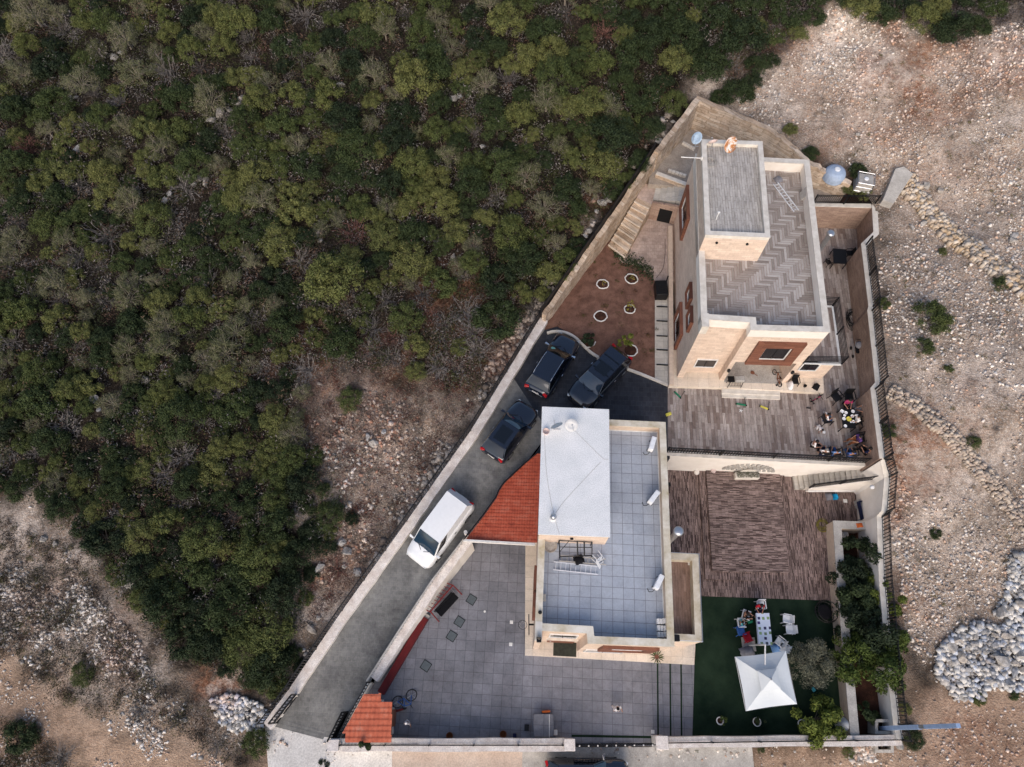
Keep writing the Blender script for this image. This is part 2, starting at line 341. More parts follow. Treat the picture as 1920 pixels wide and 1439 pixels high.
c=t.mix(pm.outputs[0],c,t.ramp(n2,[(.3,RGB(168,156,148)),(.5,RGB(212,202,194)),(.7,RGB(232,226,220))]))
c=t.mix(rm.outputs[0],c,red); c=t.mix(1,c,(1.04,1.0,.955,1),'MULTIPLY')
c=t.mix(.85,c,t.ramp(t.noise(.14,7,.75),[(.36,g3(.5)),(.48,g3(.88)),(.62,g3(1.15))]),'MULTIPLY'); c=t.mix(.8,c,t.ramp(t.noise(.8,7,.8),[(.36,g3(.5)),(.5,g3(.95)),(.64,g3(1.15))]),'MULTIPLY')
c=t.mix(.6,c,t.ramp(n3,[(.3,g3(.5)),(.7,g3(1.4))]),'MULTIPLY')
t.base(c,.95,0,.1)
ad=t.n('ShaderNodeMath',operation='ADD'); t.l(vo.outputs['Distance'],ad.inputs[0]); t.l(n2,ad.inputs[1]); t.bump(ad.outputs[0],.07,.6)
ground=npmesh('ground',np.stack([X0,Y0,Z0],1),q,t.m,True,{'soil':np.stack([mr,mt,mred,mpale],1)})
tag(ground,kind='structure')
def surf(x,y): # actual ground height incl. relief
    d_,_,_=nearpoly(np.array([x],float),np.array([y],float),outline)
    z=zt(x,y); z=min(z,-.12) if inpoly(np.array([float(x)]),np.array([float(y)]),APR)[0] else z
    return z+float((ridge(np.array([x]),np.array([y]))*rfac(np.array([float(x)]),np.array([float(y)])))[0])+float((fbm(np.array([x]),np.array([y]),.35,5)[0]-.45)*.55*min(1,d_[0]/2.5)*max(.12,min(1,(z+.2)/1.5)))
def surfN(x,y):
    d_,_,_=nearpoly(x,y,outline); z=ZT(x,y)+ridge(x,y)*rfac(x,y); return z+(fbm(x,y,.35,5)-.45)*.55*np.clip(d_/2.5,0,1)*np.clip((z+.2)/1.5,.12,1)

# ================================================================== materials of the built parts
ROT_A=math.radians(3.0)
mtile('patio_tile',RGB(118,119,125),RGB(131,131,137),RGB(92,91,96),.6,.6,.012,0,ROT_A,rough=.55,dirt=(.7,.66,.66,1),dfac=.7,spec=.35)
mtile('roof_tile_grey',RGB(166,173,184),RGB(175,182,192),RGB(130,130,136),.58,.58,.014,0,ROT_A,rough=.45,spec=.5,dirt=(.8,.8,.82,1),dfac=.4,dscale=.4)
mtile('driveway_paver',RGB(112,112,111),RGB(122,122,120),RGB(136,134,129),.26,.26,.006,.5,ROT_A,rough=.75,dirt=(.5,.5,.54,1),dfac=1,dscale=.3,bump=.003)
mtile('parking_paver',RGB(40,42,49),RGB(54,56,63),RGB(76,75,75),.34,.34,.006,.5,ROT_A,rough=.5,dirt=(.6,.6,.66,1),dfac=.9,dscale=.5,bump=.002,spec=.4)
mtile('plank_floor',RGB(126,110,102),RGB(178,168,161),RGB(92,80,74),1.2,.2,.006,.37,ROT_A+math.pi/2,rough=.55,streak=(2.2,14,1),dfac=.5,spec=.35)
mtile('plank_roof',RGB(172,165,157),RGB(192,186,179),RGB(124,116,108),.9,.16,.008,.37,ROT_A+math.pi/2,rough=.6,streak=(1.6,9,1),dfac=.35)
mtile('balcony_floor',RGB(132,108,96),RGB(152,128,116),RGB(104,84,74),1.0,.16,.005,.37,ROT_A+math.pi/2,rough=.6,streak=(1.6,9,1),dfac=.35)
mtile('deck_v',RGB(62,46,42),RGB(166,144,136),RGB(44,32,30),.42,.045,.004,.5,ROT_A+math.pi/2,rough=.6,streak=(2,10,1),dfac=.5,spec=.3)
mtile('deck_h',RGB(62,46,42),RGB(170,148,140),RGB(44,32,30),.42,.045,.004,.5,ROT_A,rough=.6,streak=(2,10,1),dfac=.5,spec=.3)
mtile('house_stone',RGB(208,186,168),RGB(224,204,186),RGB(186,164,146),.5,.2,.004,.5,vert=True,rough=.8,bump=.006,dfac=.3,dirt=(.82,.78,.74,1))
mtile('stone_cream',RGB(214,200,182),RGB(226,214,198),RGB(176,164,148),.7,.7,.006,0,ROT_A,rough=.6,dfac=.4,dirt=(.86,.8,.68,1))
mtile('brick_face',RGB(150,126,112),RGB(174,150,134),RGB(122,104,94),.45,.12,.008,.5,vert=True,rough=.85,dfac=.5)
mtile('old_stone',RGB(184,162,140),RGB(214,198,180),RGB(166,146,126),.42,.24,.012,.5,vert=True,rough=.9,bump=.02,warp=.45,dfac=.9,dirt=(.75,.66,.56,1),dscale=1.2)
mtile('brown_slat',RGB(112,72,56),RGB(136,90,72),RGB(84,52,42),1.2,.12,.006,.5,vert=True,rough=.6,dfac=.3)
mtile('step_stone',RGB(186,180,170),RGB(204,198,188),RGB(140,134,126),.9,.45,.006,0,ROT_A,rough=.7,dfac=.5)
mtile('court_paver',RGB(180,160,148),RGB(198,178,166),RGB(150,128,118),.3,.3,.006,.5,ROT_A,rough=.8,dfac=.7,dscale=1.2)
mnoise('plaster',RGB(222,214,204),RGB(236,230,222),1.2,.8,.004)
mnoise('white_roof',RGB(214,216,216),RGB(230,230,230),.9,.7,.003,fine=20)
mnoise('cap_stone',RGB(196,188,176),RGB(226,220,210),2.0,.7,.006)
mnoise('cap_stain',RGB(176,162,132),RGB(226,220,208),1.1,.7,.006)
mnoise('rough_cap',RGB(196,184,176),RGB(232,226,220),2.2,.85,.03,fine=18)
mnoise('concrete',RGB(150,146,140),RGB(186,182,176),1.3,.85,.006,fine=15)
mnoise('red_paint',RGB(84,22,24),RGB(106,30,32),2,.6)
mnoise('garden_soil',RGB(90,64,54),RGB(130,98,84),1.6,.95,.05,fine=16)
mnoise('turf',RGB(19,33,25),RGB(42,57,43),.7,.95,.01,fine=60,spec=.05)
mnoise('yard_concrete',RGB(140,130,120),RGB(176,166,154),1.3,.9,.01,fine=14)
mnoise('dark_soil',RGB(40,26,20),RGB(84,54,42),2,.95,.05,fine=14)
mplain('black_metal',RGB(26,26,28),.45,.3); mplain('dark_glass',RGB(22,22,26),.12,0,.6,.05); mplain('white_frame',RGB(222,220,216),.5)
mplain('concrete_dark',RGB(84,92,96),.7); mplain('wood_brown',RGB(120,78,60),.6); mplain('black_void',RGB(12,12,13),.9); mplain('steel',RGB(190,192,196),.3,.8); mplain('white_plastic',RGB(228,230,232),.4)
mplain('aluminium',RGB(222,224,228),.4,.15); mplain('plaster_band',RGB(206,186,166),.8)
mnoise('concrete_street',RGB(198,193,186),RGB(222,218,212),.7,.9,.008,fine=10)
mnoise('street_dirt',RGB(176,156,140),RGB(200,184,170),.6,.95,.02,fine=12)
# ================================================================== flat grounds inside the compound
def slab(name,poly,z0,mat,kind='structure',ztop=None):
    m=MB(); m.prism(poly,z0,ztop); o=m.build(name,mat); 
    if kind: o['kind']=kind
    return o
def off(p,dz): return [Vector((q[0],q[1],q[2]+dz)) for q in p]
patio=[G(868,1010,0),G(786,1140,0),G(700,1280,0),G(630,1399,0),G(1300,1399,0),G(1310,1100,0),G(1262,1040,0),G(1262,1010,0),G(880,1000,0)]
slab('patio',patio,-.6,'patio_tile')
turf=[G(1306,1110,.02),G(1572,1124,.02),G(1610,1396,.02),G(1298,1396,.02)]
slab('lawn',turf,-.55,'turf')
deck=[G(1240,862,.03),G(1700,868,.03),G(1668,985,.03),G(1556,985,.03),G(1568,1127,.03),G(1312,1118,.03),G(1240,1118,.03)]
slab('pool_deck',deck,-.5,'deck_v')
bed=[G(1560,990,-.05),G(1660,985,-.05),G(1692,1390,-.05),G(1600,1392,-.05)]
slab('planting_bed_soil',bed,-.8,'dark_soil')
# deck platform (two steps)
pf=thing('stepped_platform','low two-step platform of brown striped tiles in the middle of the deck','platform',G(1400,980,.03))
m=MB(); m.prism([G(1310.7,881,.22),G(1470,886,.22),G(1492,1091,.22),G(1322.5,1086,.22)],.03,None); m.build('lower_step','deck_v',pf)
m=MB(); m.prism([G(1324,878,.42),G(1462,883,.42),G(1479,1074,.42),G(1336,1071,.42)],.2,None); m.build('upper_step','deck_h',pf)
# driveway ramp: strip of quads
def ramp_strip(name,L,Rr,mat,n=8,zf=zdrive,dz=0,thick=.8):
    m=MB(); vs=[];rows=0
    for k in range(len(L)-1):
        for j in range(n):
            a=GF(*[L[k][i]+(L[k+1][i]-L[k][i])*j/n for i in(0,1)],zf); b=GF(*[Rr[k][i]+(Rr[k+1][i]-Rr[k][i])*j/n for i in(0,1)],zf); vs+=[a,b]; rows+=1
    a=GF(*L[-1],zf);b=GF(*Rr[-1],zf);vs+=[a,b];rows+=1
    vs=[Vector((v.x,v.y,v.z+dz)) for v in vs]
    m.add(vs,[(2*i,2*i+1,2*i+3,2*i+2) for i in range(rows-1)]); o=m.build(name,mat); o['kind']='structure'; return o
DL=[(505,1360),(552,1304),(655,1144),(765,985),(892,812),(962,702)]; DR=[(625,1392),(650,1350),(775,1150),(890,1005),(1000,850),(1030,812)]
ramp_strip('driveway',DL,DR,'driveway_paver')
# entry apron and street
m=MB(); m.prism([G(496,1350,.015),G(628,1386,.015),G(640,1405,.015),G(735,1408,.015),G(735,1470,.015),G(505,1470,.015)],-.3,None); tag(m.build('driveway_apron','concrete_street'),kind='structure')
m=MB(); m.prism([G(735,1404,.008),G(980,1404,.008),G(975,1600,.008),G(735,1600,.008)],-.3,None); tag(m.build('dirt_verge','street_dirt'),kind='structure')
m=MB(); m.prism([G(980,1402,.012),G(1410,1400,.012),G(1430,1600,.012),G(975,1600,.012)],-.3,None); tag(m.build('street','concrete'),kind='structure')
# parking court at z=3
Zp=3.0
park=[G(958,702,Zp),G(1022,618,Zp),G(1045,612,Zp),G(1080,632,Zp),G(1122,668,Zp),G(1150,682,Zp),G(1255,722,Zp),G(1256,860,Zp),G(1030,862,Zp),G(1010,860,Zp),G(1004,850,Zp),G(1030,812,Zp)]
slab('parking_court',park,-.5,'parking_paver')
# lower part of driveway beside house, continues under tile roof -> retaining edge wall of the ramp
# garden soil
gard=[G(1024,596,Zp+.06),G(1080,500,Zp+.06),G(1125,438,Zp+.06),G(1160,440,Zp+.06),G(1232,522,Zp+.06),G(1232,715,Zp+.06),G(1150,682,Zp+.06),G(1122,668,Zp+.06),G(1080,632,Zp+.06),G(1045,612,Zp+.06),G(1022,618,Zp+.06)]
slab('garden_soil',gard,0,'garden_soil')
# curb between garden and parking
def curve(pts,n=5):
    out=[];P=[Vector(p) for p in pts]
    for i in range(len(P)-1):
        p0=P[max(0,i-1)];p1=P[i];p2=P[i+1];p3=P[min(len(P)-1,i+2)]
        for k in range(n):
            t_=k/n; out.append(.5*((2*p1)+(p2-p0)*t_+(2*p0-5*p1+4*p2-p3)*t_*t_+(3*p1-p0-3*p2+p3)*t_**3))
    out.append(P[-1]); return out
cb=curve([G(x,y,3.16) for x,y in [(1026,624),(1040,621),(1060,623),(1078,632),(1095,648),(1115,665),(1150,682),(1200,700),(1253,722)]],5)
m=MB(); m.strip(cb,.16,2.9); tag(m.build('kerb','cap_stone'),'pale curved kerb between the garden and the dark parking court','kerb')
# side path strip and court north-west of the upper house
slab('side_path',[G(1228,520,3.08),G(1256,520,3.08),G(1258,726,3.08),G(1228,712,3.08)],0,'step_stone')
slab('side_court',[G(1166,492,3.1),G(1150,470,3.1),G(1212,380,3.1),G(1250,385,3.1),G(1290,400,3.1),G(1290,530,3.1),G(1228,526,3.1),G(1200,500,3.1)],0,'court_paver')
m=MB()
for yy in (575,602,630,656,684):
    a=G(1231,yy,3.12); b=G(1253,yy+1,3.12); m.bar(a,b,.07,.05)
tag(m.build('drain_slot','black_void'),kind='structure')
# upper terrace
ter=[G(1252,716,3.01),G(1252,842,3.01),G(1659,867,3.01),G(1661,800,3.01),G(1700,380,3.01),G(1560,380,3.01),G(1380,500,3.01),G(1380,700,3.01)]
slab('upper_terrace',ter,2.2,'plank_floor')
# back yard (z 5.2)
slab('back_yard',[G(1216,345,5.2),G(1222,300,5.2),G(1245,275,5.2),G(1312,200,5.2),G(1520,292,5.2),G(1600,345,5.2),G(1575,378,5.2),G(1490,378,5.2),G(1300,352,5.2)],2,'yard_concrete')
# ================================================================== helpers for buildings
def inset(poly,d):
    P=[Vector(p).xy for p in poly]; n=len(P)
    if sum(P[i-1].x*P[i].y-P[i].x*P[i-1].y for i in range(n))<0: P.reverse()
    out=[]
    for i in range(n):
        d1=(P[i]-P[i-1]).normalized(); d2=(P[(i+1)%n]-P[i]).normalized(); n1=Vector((-d1.y,d1.x)); n2=Vector((-d2.y,d2.x)); b=(n1+n2)
        b=b.normalized(); out.append(P[i]+b*d/max(.35,b.dot(n1)))
    return P,out
def ring(m,poly,o,i,z0,z1):
    """ring from outline outset by o to inset by i"""
    _,A=inset(poly,-o); _,B=inset(poly,i); n=len(A)
    vs=[(p.x,p.y,z0) for p in A]+[(p.x,p.y,z1) for p in A]+[(p.x,p.y,z0) for p in B]+[(p.x,p.y,z1) for p in B]; fs=[]
    for k in range(n):
        j=(k+1)%n
        fs+=[(k,j,n+j,n+k),(n+k,n+j,3*n+j,3*n+k),(3*n+k,3*n+j,2*n+j,2*n+k),(2*n+k,2*n+j,j,k)]
    return m.add(vs,fs)
def xy(v): return Vector((v[0],v[1]))
def winbox(m,a,t,nrm,t0,t1,z0,z1,d0,d1):
    """box on a wall plane: along t0..t1, height z0..z1, from depth d0 to d1 outward"""
    a=xy(a); c=a+t*((t0+t1)/2)+nrm*((d0+d1)/2); ang=math.atan2(t.y,t.x)
    m.box((c.x,c.y,(z0+z1)/2),(abs(t1-t0),abs(d1-d0),abs(z1-z0)),ang)
def window(house,a,b,out,t0,t1,z0,z1,sur=.0,prot=.14,label=None,pane='dark_glass'):
    """surround (brown) > frame > pane; sur = width of brown surround"""
    t=(xy(b)-xy(a)).normalized(); nrm=Vector((-t.y,t.x)); 
    if nrm.dot(out)<0: nrm=-nrm
    par=house
    m=MB(); f=.07; i0,i1,j0,j1=t0+sur,t1-sur,z0+sur,z1-sur
    for (p,q,r,s_) in ((i0,i1,j1-f,j1),(i0,i1,j0,j0+f),(i0,i0+f,j0+f,j1-f),(i1-f,i1,j0+f,j1-f)): winbox(m,a,t,nrm,p,q,r,s_,-.05,.07)
    w_=m.build('window','white_frame',par); 
    if label: w_['label']=label
    m=MB(); winbox(m,a,t,nrm,i0+f,i1-f,j0+f,j1-f,-.05,.03); m.build('pane',pane,w_)
    m=MB(); winbox(m,a,t,nrm,(i0+i1)/2-.02,(i0+i1)/2+.02,j0+f,j1-f,.03,.05); m.build('mullion','black_metal',w_)
    if sur:
        m=MB()
        for (p,q,r,s_) in ((t0,t1,j1,z1),(t0,t1,z0,j0),(t0,i0,j0,j1),(i1,t1,j0,j1)): winbox(m,a,t,nrm,p,q,r,s_,-.02,prot)
        m.build('surround','brown_slat',w_)
    return w_
def rail(name,label,pts,h,sp=.13,cat='railing',par=None,rk=.013,post=None,solid=None,lean=(0,0),two=True,group=None,mat='black_metal',top=.04):
    """metal railing along world pts (z = base). parts: bars, posts"""
    P=[Vector(p) for p in pts]; r=thing(name,label,cat,P[0],0,group) if par is None else par
    L=Vector((lean[0],lean[1],h))
    m=MB()
    for i in range(len(P)-1):
        a,b=P[i],P[i+1]; m.bar(a+L,b+L,top,.035); m.bar(a+L*.08,b+L*.08,.03,.03)
        if two: m.bar(a+L*.86,b+L*.86,.025,.025)
    m.build('handrail',mat,r)
    m=MB()
    for i in range(len(P)-1):
        a,b=P[i],P[i+1]; n=max(1,int((b-a).length/sp))
        for k in range(n+1):
            q=a.lerp(b,k/n); m.tube(q+L*.08,q+L*.98,rk,4,cap=False)
        if solid: m.add([a+L*.1,b+L*.1,b+L*.95,a+L*.95],[(0,1,2,3)])
    m.build('pickets',mat,r)
    total=[]
    for i in range(len(P)-1):
        a,b=P[i],P[i+1]; n=max(1,round((b-a).length/(post or 2.6)))
        total+=[a.lerp(b,k/n) for k in range(n)]
    total.append(P[-1])
    for q in total:
        m=MB(); m.box(q+L*.52,(.08,.08,h*1.08)); m.build('post',mat,r)
    return r
# ================================================================== lower house (A)
zA=7.9
Apx=[(1003,1200),(1016,1201),(1020,1183),(1101,1187),(1103,1206),(1263.7,1212.4),(1247,793)]
A=[G(x,y,zA).xy for x,y in Apx]; eA2=(A[6]-A[5]).normalized(); eA1=Vector((eA2.y,-eA2.x))
A.append(A[0]+eA2*((A[6]-A[0]).dot(eA2)))
hA=thing('lower_house','cream stone house with bluish grey tiled roof terrace and a large white stair tower block','house',(A[0].x,A[0].y,0))
m=MB(); m.prism([(p.x,p.y) for p in A],-.4,7.1); m.build('wall','house_stone',hA)
def lineX(p,d,q,e):
    k=((q-p).x*e.y-(q-p).y*e.x)/(d.x*e.y-d.y*e.x); return p+d*k
A0=[lineX(A[0],eA2,A[3],eA1)]+A[3:]
P_,I_=inset(A0,.33)
m=MB(); m.prism([(p.x,p.y) for p in I_],7.05,7.115); m.build('roof_terrace','roof_tile_grey',hA)
m=MB(); ring(m,A0,0,.30,7.1,7.86); m.build('parapet','plaster_band',hA)
m=MB(); ring(m,A0,.03,.34,7.86,7.93); m.build('parapet_cap','cap_stain',hA)
m=MB(); m.prism([(p.x,p.y) for p in (A[0],A[1],A[1]+eA2*.9,A[0]+eA2*.9)],7.1,7.94); m.build('corner_pillar','cap_stone',hA)
m=MB(); ring(m,A0,-.31,.35,7.115,7.2); m.build('skirting','white_frame',hA)
# stair tower
T=[G(x,y,9.3).xy for x,y in [(1010.4,1000.6),(1142.8,1005.8),(1140.7,769),(1017.7,764)]]
m=MB(); m.prism([(p.x,p.y) for p in T],7.1,9.18); twA=m.build('stair_tower','house_stone',hA)
P_,To=inset(T,-.04); m=MB(); m.prism([(p.x,p.y) for p in To],9.18,9.3); m.build('tower_roof','white_roof',twA)
m=MB(); 
_,Ti=inset(T,.05)
# tower vent on south face
a=T[0] if True else 0
vs=T[0].lerp(T[1],.48); m.lathe((vs.x,vs.y-.02,8.55),[(.09,0),(.09,.08)],10,Matrix.Rotation(math.pi/2,3,'X')); m.build('vent','black_metal',twA)
# plinth
m=MB(); m.prism([G(985,1012,.3),G(984.4,1229,.3),G(1302,1246.8,.3),G(1304,1205,.3),G(1304,1150,.3),G(1225,1150,.3),G(1225,1012,.3)],-.3,None); m.build('plinth','stone_cream',hA)
# balcony on the east side
zb=4.35; B1=[G(1309,1040.4,zb).xy,G(1315.8,1204,zb).xy]; eo=B1[0]-eA1*((B1[0]-A[5]).dot(eA1)+.0); 
w0=A[5]+eA2*((B1[0]-A[5]).dot(eA2)); w1=A[5]+eA2*((B1[1]-A[5]).dot(eA2)); bal=[w1,B1[1],B1[0],w0]
m=MB(); m.prism([(p.x,p.y) for p in bal],-.3,3.55); m.build('ground_floor_wing','house_stone',hA)
_,bi=inset(bal,.12); m=MB(); m.prism([(p.x,p.y) for p in bi],3.5,3.56); bf=m.build('balcony_floor','balcony_floor',hA)
m=MB(); ring(m,bal,0,.34,3.55,zb-.06); ring(m,bal,.02,.36,zb-.06,zb); m.build('balcony_parapet','cap_stain',hA)
m=MB(); n_=6
pp=[Vector((w1.x,w1.y,zb)),Vector((B1[1].x,B1[1].y,zb)),Vector((B1[0].x,B1[0].y,zb)),Vector((w0.x,w0.y,zb))]
m.path([p+Vector((0,0,.22)) for p in pp],.02,5)
for p in (pp[1],pp[2],pp[1].lerp(pp[2],.33),pp[1].lerp(pp[2],.66)): m.tube(p,p+Vector((0,0,.25)),.025,6)
m.build('balcony_rail','steel',hA)
# south windows
SA=(A[4],A[5]); outS=Vector((0,-1)); 
q=[PL(*p,*SA) for p in [(1125,1209.3),(1225,1214.5),(1208.5,1227),(1117.8,1221.8)]]
t0,t1=(q[0][0]+q[3][0])/2,(q[1][0]+q[2][0])/2; z1=(q[0][1]+q[1][1])/2; z0=max(3.6,(q[2][1]+q[3][1])/2)
print('winA',q)
window(hA,SA[0],SA[1],outS,t0,t1,z0,z1,.55,.16,pane='white_plastic')
window(hA,SA[0],SA[1],outS,.3,2.6,.9,2.9,0)
BA=(A[2],A[3]); window(hA,BA[0],BA[1],outS,.35,1.9,4.3,6.4,0); 
m=MB(); t_=(A[3]-A[2]).normalized(); winbox(m,A[2],t_,Vector((t_.y,-t_.x)),.4,2.0,.3,2.6,0,.05); d_=m.build('front_door','wood_brown',hA); m=MB(); winbox(m,A[2],t_,Vector((t_.y,-t_.x)),.55,.62,1.2,1.5,.05,.09); m.build('handle','steel',d_)
m=MB(); winbox(m,A[2],t_,Vector((t_.y,-t_.x)),.3,2.1,3.0,3.08,0,.12); m.build('door_canopy','cap_stone',hA)
# west windows
WA=(A[7],A[0]); outW=Vector((-1,0)); LA=(A[0]-A[7]).length
for (yA,yB,zA_,zB_) in ((1066,1110,4.3,6.3),(1116,1161,4.3,6.3)):
    ta=LA-(G(1003,yA,5.3).xy-A[0]).dot(eA2); tb=LA-(G(1003,yB,5.3).xy-A[0]).dot(eA2)
    window(hA,WA[0],WA[1],outW,ta,tb,zA_,zB_,.3,.16)
# flue on the east wall
fl=G(1273,996,8.6); m=MB(); m.tube((fl.x,fl.y,3.6),(fl.x,fl.y,8.45),.17,14); fu=m.build('flue','steel',hA); m=MB(); m.lathe((fl.x,fl.y,8.45),[(.17,0),(.27,.04),(.27,.14),(.16,.22)],16); m.build('flue_cap','steel',fu,smooth=True)
m=MB(); 
g=G(1039,1205,.33); h=G(1080,1228,.33)
# ------------------------------------------------ red tiled lean-to roof of house A
def tiles(name,parent,poly,base,e1,e2,zf,mat,pw,ph,step=.05,amp=.05):
    """pantile sheet: rolls across e1, courses down e2 ; zf(u,v)->z ; poly world xy"""
    P=[Vector(p).xy for p in poly]; us=[(p-base).dot(e1) for p in P]; vs_=[(p-base).dot(e2) for p in P]
    U=np.arange(min(us)-step,max(us)+step*2,step); V=np.arange(min(vs_)-step,max(vs_)+step*2,step); UU,VV=np.meshgrid(U,V)
    XX=base.x+UU*e1.x+VV*e2.x; YY=base.y+UU*e1.y+VV*e2.y
    Z=zf(UU,VV)+amp*np.abs(np.sin(np.pi*UU/pw))**.8+ amp*.7*((VV/ph)%1.0)
    ins_=inpoly(XX,YY,P); nu,nv=len(U),len(V); ix=np.arange(nu*nv).reshape(nv,nu); qd=np.stack([ix[:-1,:-1],ix[:-1,1:],ix[1:,1:],ix[1:,:-1]],-1).reshape(-1,4)
    ii=ins_.ravel(); qd=qd[ii[qd].all(1)]; used=np.unique(qd); mp=-np.ones(nu*nv,int); mp[used]=np.arange(len(used))
    og=root_of(parent).location; Vx=np.stack([XX.ravel()-og.x,YY.ravel()-og.y,Z.ravel()-og.z],1)[used]
    o=npmesh(name,Vx,mp[qd],MATS[mat],False,None,parent); return o
t=NT('red_tile'); f=t.noise(2.0,5,.7); c=t.ramp(f,[(.3,RGB(142,60,38)),(.5,RGB(168,76,50)),(.75,RGB(178,104,82))]); f=t.noise(9,3,.7); c=t.mix(.4,c,t.ramp(f,[(.3,g3(.7)),(.7,g3(1.25))]),'MULTIPLY'); t.base(c,.5,0,.45)
t=NT('orange_tile'); f=t.noise(2.4,5,.7); c=t.ramp(f,[(.3,RGB(174,84,56)),(.55,RGB(196,102,70)),(.8,RGB(192,132,110))]); f=t.noise(9,3,.7); c=t.mix(.4,c,t.ramp(f,[(.3,g3(.75)),(.7,g3(1.2))]),'MULTIPLY'); t.base(c,.5,0,.45)
zr=3.75
LR=[(1007,850),(985,868),(962,889),(945,905),(936,918),(930,932),(905,967),(869,1012),(1003,1019)]
polyR=[G(x,y,zr).xy for x,y in LR]; polyR.append(A[0]+eA2*(polyR[-1]-A[0]).dot(eA2)+eA1*.0); polyR.insert(0,A[0]+eA2*(polyR[0]-A[0]).dot(eA2))
base=polyR[-1]
tiles('tiled_roof',hA,polyR,base,eA1,eA2,lambda u,v: zr+.0*u-(0)*v+ .10*u,'red_tile',.16,.22,.04,.035)
m=MB(); m.prism([(p.x,p.y) for p in inset(polyR,.1)[1]],3.1,3.18); m.build('roof_soffit','white_frame',hA)
m=MB(); a=G(869,1014,3.55);b=G(1003,1021,3.7); m.bar((a.x,a.y,3.55),(b.x,b.y,3.6),.12,.3); m.build('roof_beam','white_frame',hA)
a=G(874,1013,1.5); m=MB(); m.tube((a.x+.1,a.y+.1,0),(a.x+.1,a.y+.1,3.4),.12,10); m.build('roof_post','white_frame',hA)
m=MB(); e=[(p.x,p.y,3.8) for p in polyR[1:-2]]; m.strip(e,.07,3.65); m.build('roof_edge','black_metal',hA)
# ================================================================== upper house (B)
zB=10.3
Bpx=[(1316,613),(1330,613.2),(1330.5,601.8),(1407,604),(1408.5,618.5),(1555.6,622.5),(1516.6,300.7)]
B=[G(x,y,zB).xy for x,y in Bpx]; eB2=(G(1312,500,zB).xy-B[0]).normalized(); eB1=Vector((eB2.y,-eB2.x))
B.append(B[0]+eB2*((B[6]-B[0]).dot(eB2)))
hB=thing('upper_house','tall cream stone house with a herringbone plank roof terrace and brown window surrounds','house',(B[0].x,B[0].y,3))
FB=(B[4],B[5]); tB=(B[5]-B[4]).normalized(); nB=Vector((tB.y,-tB.x))
tO1=PL(1357,714,*FB)[0]; tO2=PL(1464,718,*FB)[0]; tO3=PL(1473,719,*FB)[0]
fp=lambda t_,d_=0: B[4]+tB*t_-nB*d_
zM=6.1
SEx=G(1571,664,zM).xy; 
ext=fp((SEx-B[4]).dot(tB),.35); NEx=ext+eB2*3.6
eastpt=B[5]+eB2*( (NEx-B[5]).dot(eB2))
low=[B[0],B[1],B[2],B[3],B[4],fp(tO1),fp(tO1,1.7),fp(tO2,1.7),fp(tO2),fp(tO3),fp(tO3,.35),ext,NEx,eastpt,B[6],B[7]]
m=MB(); m.prism([(p.x,p.y) for p in low],2.8,zM); m.build('ground_floor_wall','house_stone',hB)
m=MB(); m.prism([(p.x,p.y) for p in B],zM,9.45); m.build('wall','house_stone',hB)
# balcony slab and railing
bs=[B[5]+eB2*.0,fp((SEx-B[4]).dot(tB)+.05,.0),NEx+eB1*.05+eB2*.3,eastpt+eB2*.3]
m=MB(); m.prism([(p.x,p.y) for p in [fp(tO3+1.0,-.06),bs[1]-eB2*.06,bs[2],bs[3]]],6.12,6.22); sl_=m.build('balcony_slab','white_frame',hB)
_,bb=inset([bs[0],bs[1],bs[2],bs[3]],.15); m=MB(); m.prism([(p.x,p.y) for p in bb],6.1,6.226); m.build('balcony_tiles','plank_floor',hB)
rp=[Vector((p.x,p.y,6.22)) for p in (fp((B[5]-B[4]).dot(tB)-.0,-.02),bs[1]-eB2*.0,bs[2]-eB1*.08,bs[3])]
m=MB()
for i in range(3):
    for k in range(6): m.bar(rp[i]+Vector((0,0,.15+.17*k)),rp[i+1]+Vector((0,0,.15+.17*k)),.035,.035)
br=m.build('balcony_railing','black_metal',hB)
for p in rp+[rp[1].lerp(rp[2],.5)]:
    m=MB(); m.box(p+Vector((0,0,.52)),(.07,.07,1.04)); m.build('railing_post','black_metal',br)
B0=[lineX(B[0],eB2,B[3],eB1)]+B[3:]
m=MB(); m.prism([(p.x,p.y) for p in (B[0],B[1],B[1]+eB2*.9,B[0]+eB2*.9)],9.45,10.325); m.build('corner_pillar','cap_stone',hB)
m=MB(); ring(m,B0,0,.3,9.45,10.24); m.build('parapet','plaster',hB)
m=MB(); ring(m,B0,.03,.34,10.24,10.31); m.build('parapet_cap','cap_stone',hB)
# penthouse
TB=[G(x,y,11.9).xy for x,y in [(1319.8,440),(1444,445.3),(1429.3,265.5),(1313.3,261.6)]]; TB[0]=B[0]+eB2*(TB[0]-B[0]).dot(eB2); TB[3]=B[0]+eB2*(TB[3]-B[0]).dot(eB2)
m=MB(); m.prism([(p.x,p.y) for p in TB],9.45,11.6); twB=m.build('stair_tower','house_stone',hB)
m=MB(); ring(m,TB,0,.26,11.6,11.84); ring(m,TB,.02,.29,11.84,11.9); m.build('tower_parapet','cap_stone',twB)
m=MB(); m.prism([(p.x,p.y) for p in inset(TB,.24)[1]],11.55,11.62); m.build('tower_roof','plank_roof',twB)
for k in (.22,.7):
    v_=TB[0].lerp(TB[1],k); m=MB(); m.lathe((v_.x,v_.y+.02,11.2),[(.08,0),(.08,.1)],10,Matrix.Rotation(math.pi/2,3,'X')); m.build('spotlight','black_metal',twB)
